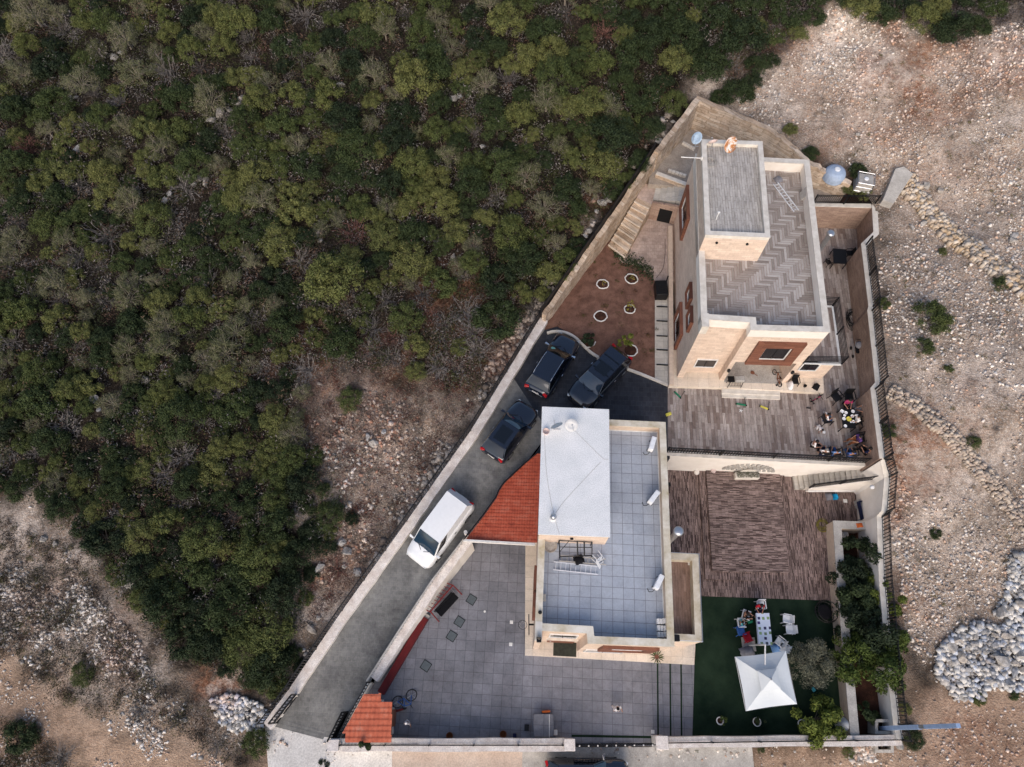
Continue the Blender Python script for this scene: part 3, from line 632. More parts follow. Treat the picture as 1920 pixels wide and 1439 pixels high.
# herringbone roof floor
t=NT('herringbone'); va=t.n('ShaderNodeVertexColor',layer_name='plank'); sx=t.n('ShaderNodeSeparateColor'); t.l(va.outputs[0],sx.inputs[0])
c=t.ramp(sx.outputs[0],[(0,RGB(138,128,120)),(.35,RGB(158,149,142)),(.7,RGB(174,166,160)),(1,RGB(186,180,174))])
m1=t.n('ShaderNodeMapping'); m1.inputs['Scale'].default_value=(3,20,1); t.l(t.co(),m1.inputs[0]); fa=t.noise(1,4,.7,m1.outputs[0])
m2=t.n('ShaderNodeMapping'); m2.inputs['Scale'].default_value=(20,3,1); t.l(t.co(),m2.inputs[0]); fb=t.noise(1,4,.7,m2.outputs[0])
ff=t.mix(sx.outputs[1],fa,fb); c=t.mix(.7,c,t.ramp(ff,[(.3,g3(.55)),(.5,g3(1)),(.75,g3(1.15))]),'MULTIPLY'); t.base(c,.6,0,.3)
hm=MB(); cols=[]
W_=.165; n5=5; rr=random.Random(3)
bx0,by0=B[0]; Lx=(B[6]-B[0]).dot(eB1); Ly=(B[6]-B[0]).dot(eB2); jogx=(B[4]-B[0]).dot(eB1)+.3; jy=(B[2]-B[0]).dot(eB2)
regs=[(.3,jy+.34,jogx,Ly-.3),(jogx,.3,Lx-.3,Ly-.3)]
gap=.012
def clipadd(x0,y0,x1,y1,vert):
    x0+=gap/2;y0+=gap/2;x1-=gap/2;y1-=gap/2; v=rr.random()
    for (a0,b0,a1,b1) in regs:
        p0,q0,p1,q1=max(x0,a0),max(y0,b0),min(x1,a1),min(y1,b1)
        if p1-p0>.01 and q1-q0>.01:
            pts=[B[0]+eB1*u+eB2*w for u,w in((p0,q0),(p1,q0),(p1,q1),(p0,q1))]; hm.add([(p.x,p.y,9.475) for p in pts],[(0,1,2,3)]); cols.extend([(v,1.0 if vert else 0.0,0,1)]*4)
for k in range(-60,130):
    for j in range(-12,16):
        ux,uy=(k+2*n5*j)*W_,k*W_
        if uy<-1 or uy>Ly+1 or ux<-2 or ux>Lx+2: continue
        clipadd(ux,uy,ux+n5*W_,uy+W_,False); clipadd(ux+n5*W_,uy+(1-n5)*W_,ux+(n5+1)*W_,uy+W_,True)
m=MB(); m.prism([(p.x,p.y) for p in inset(B0,.2)[1]],9.4,9.462); m.build('roof_screed','brown_slat',hB)
hf=hm.build('roof_planks','herringbone',hB); ca=hf.data.color_attributes.new('plank','FLOAT_COLOR','POINT'); ca.data.foreach_set('color',np.array(cols,np.float32).ravel())
# plinth, steps
m=MB(); m.prism([G(1254.5,724,3.35),G(1355,727,3.35),G(1545,736.5,3.35),G(1543,690,3.35),G(1500,640,3.35),G(1262,640,3.35)],2.8,None); m.build('plinth','stone_cream',hB)
m=MB(); fpz=lambda t_,d_,z_: (lambda p:(p.x,p.y,z_))(fp(t_,d_))
m.prism([fpz(tO1-.0,-.15,0),fpz(tO2+.0,-.15,0),fpz(tO2,1.69,0),fpz(tO1,1.69,0)],3.2,3.357); m.build('porch_floor','concrete',hB)
m=MB(); m.prism([G(1354,729,3.24),G(1463,733,3.24),G(1463,741,3.24),G(1354,737.5,3.24)],2.9,None); m.prism([G(1354,736,3.13),G(1463,740,3.13),G(1463,749,3.13),G(1354,745,3.13)],2.9,None); m.build('entrance_steps','cap_stone',hB)
# west kerb of the house
m=MB(); a=G(1253.5,425,3.5);b=G(1255.5,722,3.5); m.bar((a.x+.12,a.y,3.35),(b.x+.12,b.y,3.35),.3,.5); m.build('wall_base','plaster_band',hB)
# windows of B
def pw(plane,pts,out,sur=0,prot=.14,**k):
    q=[PL(*p,*plane) for p in pts]; L=(xy(plane[1])-xy(plane[0])).length
    # pts order: high-start, high-end, low-end, low-start
    t0,t1=sorted([(q[0][0]+q[3][0])/2,(q[1][0]+q[2][0])/2]); z1=(q[0][1]+q[1][1])/2; z0=(q[2][1]+q[3][1])/2
    print('win',[(round(a,1),round(b,1)) for a,b in q]); return window(hB,plane[0],plane[1],out,t0,t1,z0,z1,sur,prot,**k)
Z2=lambda x,y:(1200+x/3.838,500+y/3.838); Z1=lambda x,y:(1200+x/3.838,160+y/3.838)
pw(FB,[Z2(850,535),Z2(1190,548),Z2(1090,700),Z2(757,690)],outS,.62,.16)
pw(FB,[Z2(1180,692),Z2(1305,697),Z2(1265,748),Z2(1130,745)],outS)
pw((B[2],B[3]),[Z2(410,663),Z2(560,668),Z2(535,725),Z2(385,718)],outS)
WB=(B[7],B[0])
pw(WB,[Z1(345,755),Z1(372,965),Z1(308,1085),Z1(297,880)],outW,.3,.2)
pw(WB,[Z2(305,268),Z2(313,490),Z2(262,600),Z2(243,400)],outW,.3,.2)
pw(WB,[Z2(378,132),Z2(382,240),Z2(352,290),Z2(338,185)],outW,.12,.2)
pw(WB,[Z2(383,302),Z2(387,410),Z2(360,458),Z2(343,350)],outW,.12,.2)
# door inside the porch
m=MB(); winbox(m,fp(0,1.7),tB,nB,tO1+1.0,tO1+2.1,3.36,5.5,0,.05); dB=m.build('front_door','wood_brown',hB); m=MB(); winbox(m,fp(0,1.7),tB,nB,tO1+1.9,tO1+1.96,4.3,4.6,.05,.1); m.build('handle','steel',dB)
# lamps on the piers
for tt in (tO1-.15,tO2+.12):
    p=fp(tt,-.1); m=MB(); m.lathe((p.x,p.y,4.9),[(.04,0),(.1,.03),(.1,.22),(.05,.26)],10); m.build('wall_lamp','black_metal',hB)
fl=G(1559,436,8.8); m=MB(); m.tube((fl.x,fl.y,3.2),(fl.x,fl.y,8.6),.16,14); fu=m.build('flue','steel',hB); m=MB(); m.lathe((fl.x,fl.y,8.6),[(.16,0),(.26,.04),(.26,.14),(.15,.22)],16); m.build('flue_cap','steel',fu,smooth=True)
# ================================================================== walls
def wall(name,label,pts,th,z0,mat,cat='wall',cap=None,capmat='cap_stone',side=0,jit=0,capname='coping'):
    P=WP(pts) if not isinstance(pts[0],Vector) else pts
    r=thing(name,label,cat,P[0].copy())
    if jit: P2=jig(P,10,jit)
    else: P2=P
    m=MB(); m.strip([(p.x,p.y,p.z-.06) for p in P2],th,z0,side); m.build('masonry',mat,r)
    m=MB(); m.strip([(p.x,p.y,p.z) for p in P2],th+.05,lambda x,y:0,side)
    # coping: thin slab
    vv=m.v
    for k in range(0,len(vv),4): 
        z_=vv[k+2].z; vv[k].z=z_-.06; vv[k+1].z=z_-.06
    m.build(capname,capmat,r); return r
wall('driveway_wall','long low white rendered wall between the driveway and the wooded slope',FW,.58,lambda x,y:zdrive(x,y)-.8,'plaster',capmat='rough_cap',jit=.03)
P=WP(FW); ofs=lambda P,d:[Vector((p.x,p.y,p.z)) for p in P]
def shift(P,d):
    m=MB(); out=[]
    for i,p in enumerate(P):
        d1=(P[i]-P[i-1]).xy if i>0 else (P[1]-P[0]).xy; d2=(P[i+1]-P[i]).xy if i<len(P)-1 else d1; t=(d1.normalized()+d2.normalized()).normalized(); n=Vector((-t.y,t.x)); out.append(Vector((p.x+n.x*d,p.y+n.y*d,p.z)))
    return out
Ps=shift(P,.27)
rail('railing','black picket railing on the low driveway wall beside the wooded slope',Ps,1.0,.17,rk=.03)
wall('garden_retaining_wall','rough tan stone retaining wall beside the stairs and the planted garden',RWL,.3,lambda x,y:2.9,'old_stone',capmat='old_stone',jit=.05)
Ps=shift(WP(RWL),.22); rail('mesh_fence','dark mesh fence running along the top of the tan garden retaining wall',[p-Vector((0,0,.1)) for p in Ps],.85,.1,cat='fence',solid=True)
wall('yard_retaining_wall','high pale stone retaining wall with a peak behind the upper house',NWL,.35,lambda x,y:4.6,'old_stone',capmat='old_stone',jit=.05)
wall('terrace_side_wall','brick faced wall with white coping along the east side of the upper terrace',[(1640,384,5.55)]+EW[2:],.32,2.2,'brick_face')
wall('terrace_end_wall','short brick wall with white coping closing the upper terrace at its far end',[(1524,383,5.5),(1634,386,5.5)],.3,2.6,'brick_face')
qa,qb=G(1524,383,5.5),G(1641,384,5.5); qc,qd=G(1645,345,5.1),G(1500,335,5.1); slab('yard_corner',[(qa.x-2,qa.y),(qb.x+.1,qb.y),(qc.x,qc.y),(qd.x,qd.y)],2,'dark_soil',ztop=5.08)
Pb=[G(1524,382,5.5),G(1640,383,5.55)]; rail('railing','short black railing on the brick wall at the far end of the terrace',Pb,.9,.14,two=True,rk=.025)
Pe=[p+Vector((.1,0,0)) for p in WP([(1620,461,5.4),(1634,575,5.4),(1632,583,5.4),(1647,719,5.2),(1638,730,5.2),(1655,860,5.0)])]
rail('railing','black picket railing on the white coping beside the upper terrace and rubble lot',Pe,1.05,.21,rk=.032)
wall('deck_side_wall','white rendered wall along the east side of the pool deck and planting bed',EW2,.34,-.6,'plaster')
Pe=[p+Vector((.1,0,0)) for p in WP(EW2)]; rail('railing','black picket railing on the white wall beside the bed of fruit trees',Pe,1.0,.21,rk=.03)
# terrace retaining wall with railing and stone fan
Rw=[G(1250,850,3.1),G(1450,861,3.1),G(1657,872,3.1)]
wall('terrace_retaining_wall','tall white rendered wall holding the upper terrace above the pool deck',Rw,.26,-.2,'plaster')
rail('railing','long black railing along the terrace edge above the pool deck',[p+Vector((0,.05,0)) for p in Rw],.95,.17,rk=.03,post=3.2)
a=G(1393,880,.1); rwd=(Rw[1]-Rw[0]).normalized(); yw=Rw[0].lerp(Rw[1],(a.x-Rw[0].x)/(Rw[1].x-Rw[0].x)).y-.16
fan=thing('stone_fan','half round fan of grey stones set on the white wall above the flower trough','wall relief',(a.x,yw,.5))
m=MB(); rr=random.Random(5)
for ring_,n_ in ((.5,7),(.72,10),(.94,13),(1.12,15)):
    for k in range(n_):
        an=math.pi*(k+.5)/n_; rx=ring_*1.45*math.cos(an); rz=ring_*1.1*math.sin(an); m.box((a.x+rx,yw-.03+rwd.y*rx,1.0+rz),(  .2*rr.uniform(.7,1.1),.08,.2*rr.uniform(.7,1.1)),M=Matrix.Rotation(-an,3,'Y'))
m.build('stones','concrete',fan)
m=MB(); pts=[(a.x+.5*math.cos(x)*1.1,yw-.02,1.0+.5*math.sin(x)) for x in np.linspace(0,math.pi,9)]; m.add([(p[0],yw-.1,p[2]) for p in pts],[tuple(range(9))]); m.build('centre_stone','cap_stone',fan)
# staircase deck -> terrace
st=thing('terrace_stairs','cream stone staircase rising from the pool deck to the upper terrace','stairs',G(1489,919,0))
S0,S1=G(1489,919,.05),G(1661,897,3.0); sd=(S1-S0); sn=17; perp=Vector((0,1,0))
Nrow=lambda x:(Rw[0].y+(Rw[2].y-Rw[0].y)*(x-Rw[0].x)/(Rw[2].x-Rw[0].x))-.14
m=MB()
for k in range(sn):
    x0=S0.x+sd.x*k/sn; x1=S0.x+sd.x*(k+1)/sn; z_=.05+2.95*(k+1)/sn; y0=S0.y+sd.y*k/sn; y1=S0.y+sd.y*(k+1)/sn
    m.prism([(x0,y0),(x1,y1),(x1,Nrow(x1)),(x0,Nrow(x0))],-.1,z_)
m.build('steps','step_stone',st)
m=MB(); w0_=[Vector((S0.x+sd.x*f,S0.y+sd.y*f-.05,.05+2.95*f+.25)) for f in (.16,.5,1)]; m.strip(w0_,.12,-.1); m.build('stringer_wall','plaster',st)
rail('railing','black railing climbing along the staircase between the deck and terrace',w0_,.85,.17,rk=.028,post=3)
# planter wall L
wall('planter_wall','pale L shaped garden wall between the lawn and the bed of fruit trees',[G(1626,986,1.25),G(1570,984,1.25),G(1577,1085,1.25),G(1587,1200,1.2),G(1604,1388,1.1)],.46,-.3,'plaster_band',capmat='concrete')
# street walls
wall('street_wall','long white rough wall on the street with round pickets along the paved patio',[(620,1397,1.2),(1060,1397,1.2)],.62,-.3,'plaster',capmat='rough_cap',jit=.03)
wall('street_wall','white rough wall on the street in front of the green lawn',[(1242,1393,1.2),(1690,1388,1.2)],.5,-.3,'plaster',capmat='rough_cap',jit=.03)
rail('railing','dark spiked railing on the street wall along the paved patio',WP([(640,1397,1.22),(1055,1397,1.22)]),.45,.2,rk=.03,two=False)
rail('railing','dark spiked railing on the street wall in front of the lawn',WP([(1245,1393,1.22),(1690,1387,1.22)]),.45,.16,rk=.025,two=False)
for (x,y,s_,lb) in ((1068,1397,.62,'square white gate pillar on the street left of the sliding gate'),(1241,1393,.7,'square white gate pillar on the street right of the sliding gate'),(625,1398,.62,'square grey pillar at the street corner of the driveway')):
    g=G(x,y,1.6); r=thing('gate_pillar',lb,'pillar',(g.x,g.y,0)); m=MB(); m.box((g.x,g.y,.75),(s_*.86,s_*.86,1.7)); m.build('shaft','plaster',r); m=MB(); m.box((g.x,g.y,1.65),(s_,s_,.1)); m.build('coping','rough_cap',r,bev=.02)
r=thing('sliding_gate','thin dark sliding gate across the patio entrance from the street','gate',G(1078,1400,0)); a,b=G(1078,1399,1.5),G(1232,1397,1.5); m=MB()
for z_ in (.1,.7,1.5): m.bar((a.x,a.y,z_),(b.x,b.y,z_),.05,.06)
m.build('gate_frame','black_metal',r); m=MB()
for k in range(28): q=a.lerp(b,k/27); m.tube((q.x,q.y,.1),(q.x,q.y,1.62),.018,4)
m.build('pickets','black_metal',r)
for k in range(9): m=MB(); q=a.lerp(b,(k+.5)/9); m.lathe((q.x,q.y,1.52),[(.03,0),(.05,.05),(.02,.12)],6); m.build('finial','white_frame',r)
# inner driveway wall
IW=[GF(x,y,zdrive,.6)+Vector((0,0,.6)) for x,y in [(879,1012),(818,1093),(760,1180),(700,1273)]]
wall('driveway_inner_wall','pale wall with a row of short balusters between driveway and paved patio',IW,.5,-.2,'plaster',capmat='rough_cap',jit=.02)
Ps=shift(IW,-.0); 
P2=[GF(x,y,zdrive,.6)+Vector((0,0,.5)) for x,y in [(872,1011),(810,1092),(752,1180),(690,1277)]]
rail('railing','grey baluster railing along the inner driveway wall from tiled roof to kiosk',P2,.42,.2,rk=.045,two=False,mat='concrete',top=.1)
P3=[GF(x,y,zdrive,.6)+Vector((0,0,.4)) for x,y in [(692,1280),(634,1384)]]
wall('driveway_inner_wall','narrow wall beside the small orange roofed kiosk along the driveway',P3,.16,-.2,'plaster')
rail('railing','dark picket railing on the narrow wall beside the orange roofed kiosk',P3,.75,.2,rk=.03)
# red ledge
r0=[G(797,1158,.45),G(713,1300,.45)]; m=MB(); m.strip(r0,.42,0); tag(m.build('red_ledge','red_paint',bev=.01),'long dark red painted ledge at the foot of the driveway wall','bench')
# driveway swing gates
for lab,(ax,ay),(bx_,by_) in (('open black swing gate leaf at the top left of the driveway mouth',(522,1355),(560,1303)),('open black swing gate leaf beside the orange roofed kiosk',(628,1387),(653,1335))):
    a=G(ax,ay,0); b=GF(bx_,by_,zdrive); b.z=a.z+.05; r=thing('swing_gate',lab,'gate',(a.x,a.y,0)); m=MB(); z1=1.75
    for (p,q) in (((a.x,a.y,.1),(b.x,b.y,.3)),((a.x,a.y,z1),(b.x,b.y,z1+.1)),((a.x,a.y,.1),(a.x,a.y,z1)),((b.x,b.y,.3),(b.x,b.y,z1+.1)),((a.x,a.y,.9),(b.x,b.y,1.0))): m.tube(p,q,.05,4)
    m.build('gate_frame','black_metal',r); m=MB()
    for k in range(1,9): q=a.lerp(b,k/9); m.tube((q.x,q.y,.9),(q.x,q.y,z1),.03,4)
    m.build('pickets','black_metal',r); m=MB(); m.bar((a.x,a.y,.5),(b.x,b.y,.6),.02,.75); m.build('lower_panel','black_metal',r)
# kiosk
kp=[(682,1300.5),(714.5,1300),(715.5,1315),(736.4,1315),(734.3,1394.3),(646.8,1394.3),(646.8,1376.6),(640.5,1376.6)]
kz=2.7; KP=[G(x,y,kz).xy for x,y in kp]
kk=thing('kiosk','small corner kiosk with an orange clay tile roof beside the driveway mouth','kiosk',(KP[5].x,KP[5].y,0))
tiles('tiled_roof',kk,KP,KP[5],Vector((1,0)),Vector((0,1)),lambda u,v:kz+0*u-.02*v,'orange_tile',.26,.3,.045,.05)
m=MB(); m.prism([(p.x,p.y) for p in inset(KP,.04)[1]],kz-.18,kz-.06); m.build('roof_deck','wood_brown',kk)
m=MB(); m.prism([(p.x,p.y) for p in inset(KP,.35)[1]],0,kz-.2); m.build('wall','plaster',kk)
m=MB(); a=inset(KP,.35)[1]; m.box((KP[4].x-.33,KP[4].y+1.2,1.05),(.06,.9,2.1)); m.build('door','wood_brown',kk)
# yard stairs
ys=thing('garden_stairs','tan stone stairs climbing beside the rough retaining wall next to the court','stairs',G(1144,463,3.1))
a,b=G(1140,462,3.1),G(1171,486,3.1); c_,d_=G(1194,371,4.7),G(1222,384,4.7); m=MB(); N=9
for k in range(N):
    f0,f1=k/N,(k+1)/N; z_=3.1+1.6*(k+1)/N; q=[a.lerp(c_,f0),b.lerp(d_,f0),b.lerp(d_,f1),a.lerp(c_,f1)]; m.prism([(p.x,p.y) for p in q],2.8,z_)
m.build('steps','old_stone',ys)
m=MB()
for k in range(N):
    f0=k/N; z_=3.1+1.6*(k+1)/N; m.bar(Vector((a.lerp(c_,f0).x,a.lerp(c_,f0).y,z_+.005)),Vector((b.lerp(d_,f0).x,b.lerp(d_,f0).y,z_+.005)),.09,.05)
m.build('nosing','stone_cream',ys)
m=MB(); m.prism([(p.x,p.y) for p in (c_,d_,G(1232,347,4.72),G(1206,345,4.72))],2.8,4.71); m.build('landing','court_paver',ys)
m=MB(); e0,e1=G(1231,347,4.7),G(1224,376,4.7); g0,g1=G(1284,352,5.2),G(1280,380,5.2)
for k in range(5):
    f0,f1=k/5,(k+1)/5; q=[e0.lerp(g0,f0),e1.lerp(g1,f0),e1.lerp(g1,f1),e0.lerp(g0,f1)]; m.prism([(p.x,p.y) for p in q],2.8,4.7+.55*(k+1)/5)
m.build('upper_steps','step_stone',ys)
wl=thing('store_wall','pink stone wall with a dark doorway under the upper garden steps','wall',G(1222,380,3)); a=G(1223,377,4.9);b=G(1285,386,5.2)
m=MB(); m.strip([(a.x,a.y-.12,4.95),(b.x,b.y-.12,5.2)],.16,2.9); m.build('masonry','brick_face',wl)
m=MB(); tt=(b-a).xy.normalized(); nn=Vector((tt.y,-tt.x)); q=[PL(*p,a,b) for p in ((1233,386),(1257.7,390),(1247,421),(1226,417))]; winbox(m,a,tt,nn,q[3][0]+.15,q[2][0]+.25,3.12,min(4.9,q[0][1]),.0,.215); m.build('doorway','black_void',wl)
wall('yard_low_wall','low white wall closing the concrete back yard above the stairs',[(1231,324,5.6),(1292,347,5.6)],.25,3,'old_stone')
# ================================================================== vehicles
CL={'white':RGB(226,222,220),'black':RGB(22,22,26),'blue':RGB(58,98,160),'denim':RGB(60,84,120),'lightblue':RGB(120,160,210),'purple':RGB(84,60,110),'red':RGB(160,30,44),'pink':RGB(150,50,90),'teal':RGB(90,180,184),'grey':RGB(120,120,126),'navy':RGB(30,36,66),'green':RGB(40,120,90),'orange':RGB(190,96,48),'yellow':RGB(210,200,90),'brown':RGB(120,72,44),'cyan':RGB(30,150,200)}
for k,v_ in CL.items(): mplain('cloth_'+k,v_,.85,0,.15,.2)
mplain('paint_black_skytint',RGB(16,21,36),.14,.0,.9,.03); mplain('paint_white',RGB(226,228,230),.3,0,.5,.03); mplain('auto_glass',RGB(12,16,22),.06,0,.9,.03); mplain('windscreen',RGB(34,54,72),.06,0,.9,.05)  # black car paint: blue of the reflected sky is mixed into its base colour
mplain('tyre',RGB(20,20,20),.85); mplain('rim',RGB(150,152,156),.3,.8); mplain('chrome',RGB(214,216,220),.2,.9); mplain('lamp_red',RGB(170,16,20),.25); mplain('lamp_clear',RGB(200,204,206),.15,0,.8); mplain('sunroof',RGB(6,7,10),.05,0,.9,.02)
for n_ in ('paint_black_skytint',):
    b=MATS[n_].node_tree.nodes['Principled BSDF']; b.inputs['Coat Weight'].default_value=.6; b.inputs['Coat Roughness'].default_value=.05
def interp(x,T):
    for i in range(len(T)-1):
        if x<=T[i+1][0]:
            f=(x-T[i][0])/(T[i+1][0]-T[i][0]+1e-9); return T[i][1]+(T[i+1][1]-T[i][1])*f
    return T[-1][1]
def car(name,label,pos,head,pitch,L,W,hood,belt,roof,x0,x1,x2,x3,paint,van=False,rails=False,sun=None,strips=False,glass='windscreen',cat='car'):
    """x measured from rear (0) to front (L); x3 rear glass base, x2 roof rear, x1 roof front, x0 windscreen base"""
    r=thing(name,label,cat,(0,0,0)); hw=W/2
    wid=[(0,.84),(.08,.94),(.25,.99),(L*.5,1.0),(L-.8,.985),(L-.35,.94),(L-.12,.84),(L,.66)]
    top=[(0,belt*.82),(.12,belt*.97),(x3,belt),(x0,belt+.01),(x0+.25,hood+.06),(L-.6,hood-.01),(L-.22,hood-.07),(L-.08,hood-.16),(L,hood-.36)]
    low=[(0,.42),(.2,.28),(L-.3,.25),(L,.36)]
    N=30; m=MB(); K=9; vs=[]
    for i in range(N+1):
        x=L*i/N; w=hw*interp(x,wid); zt_=interp(x,top); zl=interp(x,low)
        prof=[(-w*.92,zl),(-w,zl+.12),(-w*1.0,(zl+zt_)*.5),(-w*.96,zt_-.12),(-w*.88,zt_-.01),(-w*.45,zt_+.012),(0,zt_+.016)]
        prof+=[(-a,b) for a,b in reversed(prof[:-1])]
        vs+=[(x-L/2,a,b) for a,b in prof]
    n=13; fs=[(i*n+j,(i+1)*n+j,(i+1)*n+j+1,i*n+j+1) for i in range(N) for j in range(n-1)]+[(i*n+n-1,(i+1)*n+n-1,(i+1)*n,i*n) for i in range(N)]+[tuple(range(n)),tuple(reversed(range(N*n,N*n+n)))]
    m.add(vs,fs); body=m.build('body',paint,r,smooth=True)
    wb=hw*.90; wr=hw*(.80 if van else .70)
    def P(x,s,z): return Vector((x-L/2,s,z))
    # greenhouse core
    m=MB(); a=[P(x3,-wb,belt-.05),P(x0,-wb,belt-.05),P(x0,wb,belt-.05),P(x3,wb,belt-.05)]; b=[P(x2,-wr,roof-.05),P(x1,-wr,roof-.05),P(x1,wr,roof-.05),P(x2,wr,roof-.05)]
    m.add(a+b,[(0,1,5,4),(1,2,6,5),(2,3,7,6),(3,0,4,7),(4,5,6,7)]); m.build('cabin_frame',paint,r)
    def patch(nm,c00,c10,c11,c01,bul,mat,nx=6,ny=6,off=.0):
        m=MB(); V=[]; nn=(c10-c00).cross(c01-c00).normalized(); 
        if nn.z<0 : nn=-nn
        for i in range(nx+1):
            for j in range(ny+1):
                u,v=i/nx,j/ny; p=c00.lerp(c10,u).lerp(c01.lerp(c11,u),v)+nn*(off+bul*math.sin(math.pi*u)*math.sin(math.pi*min(.98,max(.02,v)))); V.append(p)
        m.add(V,[(i*(ny+1)+j,(i+1)*(ny+1)+j,(i+1)*(ny+1)+j+1,i*(ny+1)+j+1) for i in range(nx) for j in range(ny)]); return m.build(nm,mat,r,smooth=True)
    patch('roof',P(x2-.04,-wr,roof-.04),P(x1+.04,-wr,roof-.04),P(x1+.04,wr,roof-.04),P(x2-.04,wr,roof-.04),.05,paint,off=.0)
    f=.93
    patch('windscreen',P(x0+.03,-wb*f,belt),P(x1+.05,-wr*f,roof-.06),P(x1+.05,wr*f,roof-.06),P(x0+.03,wb*f,belt),.05,glass,off=.015)
    if not van: patch('rear_window',P(x3-.02,-wb*f,belt+.05),P(x2-.05,-wr*f,roof-.09),P(x2-.05,wr*f,roof-.09),P(x3-.02,wb*f,belt+.05),.03,'auto_glass',off=.015)
    for s in (-1,1):
        segs=[(.03,.30),(.33,.62),(.65,.93)] if not van else [(.74,.97)]
        for (u0,u1) in segs:
            xa,xb=x3+(x0-x3)*u0,x3+(x0-x3)*u1; ya,yb=x2+(x1-x2)*u0,x2+(x1-x2)*u1
            c=[P(xa,s*wb,belt+.02),P(xb,s*wb,belt+.02),P(yb,s*wr,roof-.12),P(ya,s*wr,roof-.12)]; m=MB(); o=Vector((0,s*.012,.006)); m.add([p+o for p in c],[(0,1,2,3)]); m.build('side_window','auto_glass',r)
        m=MB(); mx=x0-.12; m.add([P(mx-.04,s*(hw+.20),belt+.02),P(mx+.12,s*(hw+.17),belt+.02),P(mx+.10,s*(hw-.08),belt+.02),P(mx,s*(hw-.08),belt+.02),P(mx-.04,s*(hw+.20),belt+.18),P(mx+.10,s*(hw+.17),belt+.16),P(mx+.08,s*(hw-.08),belt+.1),P(mx,s*(hw-.08),belt+.1)],[(0,1,2,3),(4,5,6,7),(0,1,5,4),(1,2,6,5),(2,3,7,6),(3,0,4,7)]); m.build('wing_mirror','chrome' if name=='parked_suv' and rails else paint,r)
        for wx in (.19*L,.80*L):
            m=MB(); R_=Matrix.Rotation(math.pi/2,3,'X'); m.lathe(P(wx,s*(hw-.11),.35),[(.20,-.11),(.33,-.11),(.355,-.05),(.355,.05),(.33,.11),(.2,.11)],20,R_); w_=m.build('wheel','tyre',r)
            m=MB(); m.lathe(P(wx,s*(hw-.0)-s*.01,.35),[(.05,-.02),(.21,-.015),(.22,0),(.21,.015),(.05,.02)],14,R_); m.build('rim','rim',w_)
        m=MB(); m.box(P(L-.22,s*hw*.66,hood-.26),(.3,.34,.13),s*-.5); m.build('headlight','lamp_clear',r,bev=.03)
        m=MB(); m.box(P(.06,s*hw*.72,belt-.14),(.16,.30,.2),s*.3); m.build('tail_light','lamp_red',r,bev=.02)
        m=MB(); m.tube(P(x3+(x0-x3)*.5,s*(hw+.01),belt-.22),P(x3+(x0-x3)*.5+.18,s*(hw+.01),belt-.22),.02,5); m.build('door_handle','chrome' if not van else 'black_metal',r)
        if rails: m=MB(); pts=[P(x2+.1,s*wr*.96,roof-.03),P(x2+.3,s*wr*.97,roof+.06),P(x1-.35,s*wr*.97,roof+.06),P(x1-.1,s*wr*.96,roof-.03)]; m.path(pts,.022,6); m.build('roof_rail','chrome',r)
    m=MB(); m.bar(P(-.0,-.5,.55),P(-.0,.5,.55),.03,.06); m.build('rear_bumper','chrome' if rails else 'black_metal',r)
    m=MB(); m.bar(P(L-.02,-.45,.5),P(L-.02,.45,.5),.06,.1); m.build('front_grille','black_metal',r)
    m=MB(); m.bar(P(-.015,-.25,.72),P(-.015,.25,.72),.02,.11); m.build('number_plate','white_frame',r)
    if sun:
        m=MB(); xa,xb=sun; q=[P(xa,-wr*.62,roof+.012),P(xb,-wr*.62,roof+.012),P(xb,wr*.62,roof+.012),P(xa,wr*.62,roof+.012)]; m.prism(q,roof-.02,roof+.022); m.build('sunroof','sunroof',r)
    if strips:
        for k in (.30,.55,.8):
            xx=x2+(x1-x2)*k; m=MB(); m.bar(P(xx,-wr*.9,roof+.02),P(xx,wr*.9,roof+.02),.06,.02); m.build('roof_strip','sunroof',r)
    m=MB(); 
    for s in(-1,1): m.bar(P(x0+.22,s*.1,hood+.09),P(x0-.12,s*.62,hood+.14),.025,.02)
    m.build('wipers','black_metal',r)
    r.location=pos; r.rotation_euler=(0,-pitch,head); return r
def place(pf,pr,zf,he=.6):
    a=GF(*pf,zf,he);b=GF(*pr,zf,he); d=(a-b); return a,b,Vector(((a.x+b.x)/2,(a.y+b.y)/2,(a.z+b.z)/2)),math.atan2(d.y,d.x),math.atan2(a.z-b.z,d.xy.length),d.xy.length
zp=lambda x,y:zdrive(x,y) if y<13.3 else 3.0
a,b,c_,h_,p_,L_=place((1068.7,633.8),(1003.7,737.5),lambda x,y:3.0); print('car1',L_)
c1=car('parked_suv','black estate car with chrome roof rails parked nose up against the garden kerb','' or c_,h_,0,L_,1.9,1.0,1.05,1.62,L_-1.35,L_-2.1,.75,.25,'paint_black_skytint',rails=True,glass='auto_glass')
m=MB(); p=Vector((L_/2-1.62,.45,1.28)); m.lathe(p,[(.16,0),(.16,.03),(.1,.035)],14,Matrix.Rotation(.55,3,'Y')); mplain('teal',RGB(110,170,160),.6); m.build('dashboard_sticker','teal',None,origin=(0,0,0)); o=bpy.data.objects['dashboard_sticker']; o.parent=c1
a,b,c_,h_,p_,L_=place((1078.7,757),(1166,664),lambda x,y:3.0); print('car2',L_)
car('parked_suv','long black car with a banded glass roof parked between garden kerb and white tower',c_,h_,0,L_,1.95,1.05,1.1,1.75,L_-1.25,L_-2.0,.6,.2,'paint_black_skytint',sun=(L_-3.1,L_-2.3),strips=True)
a,b,c_,h_,p_,L_=place((991.7,760.8),(920.9,857),zp); print('car3',L_)
car('parked_suv','black car with a sunroof parked on the ramp beside the white tower block',c_,h_,p_,L_,1.9,1.02,1.05,1.6,L_-1.35,L_-2.1,.7,.15,'paint_black_skytint',sun=(L_-3.4,L_-2.35))
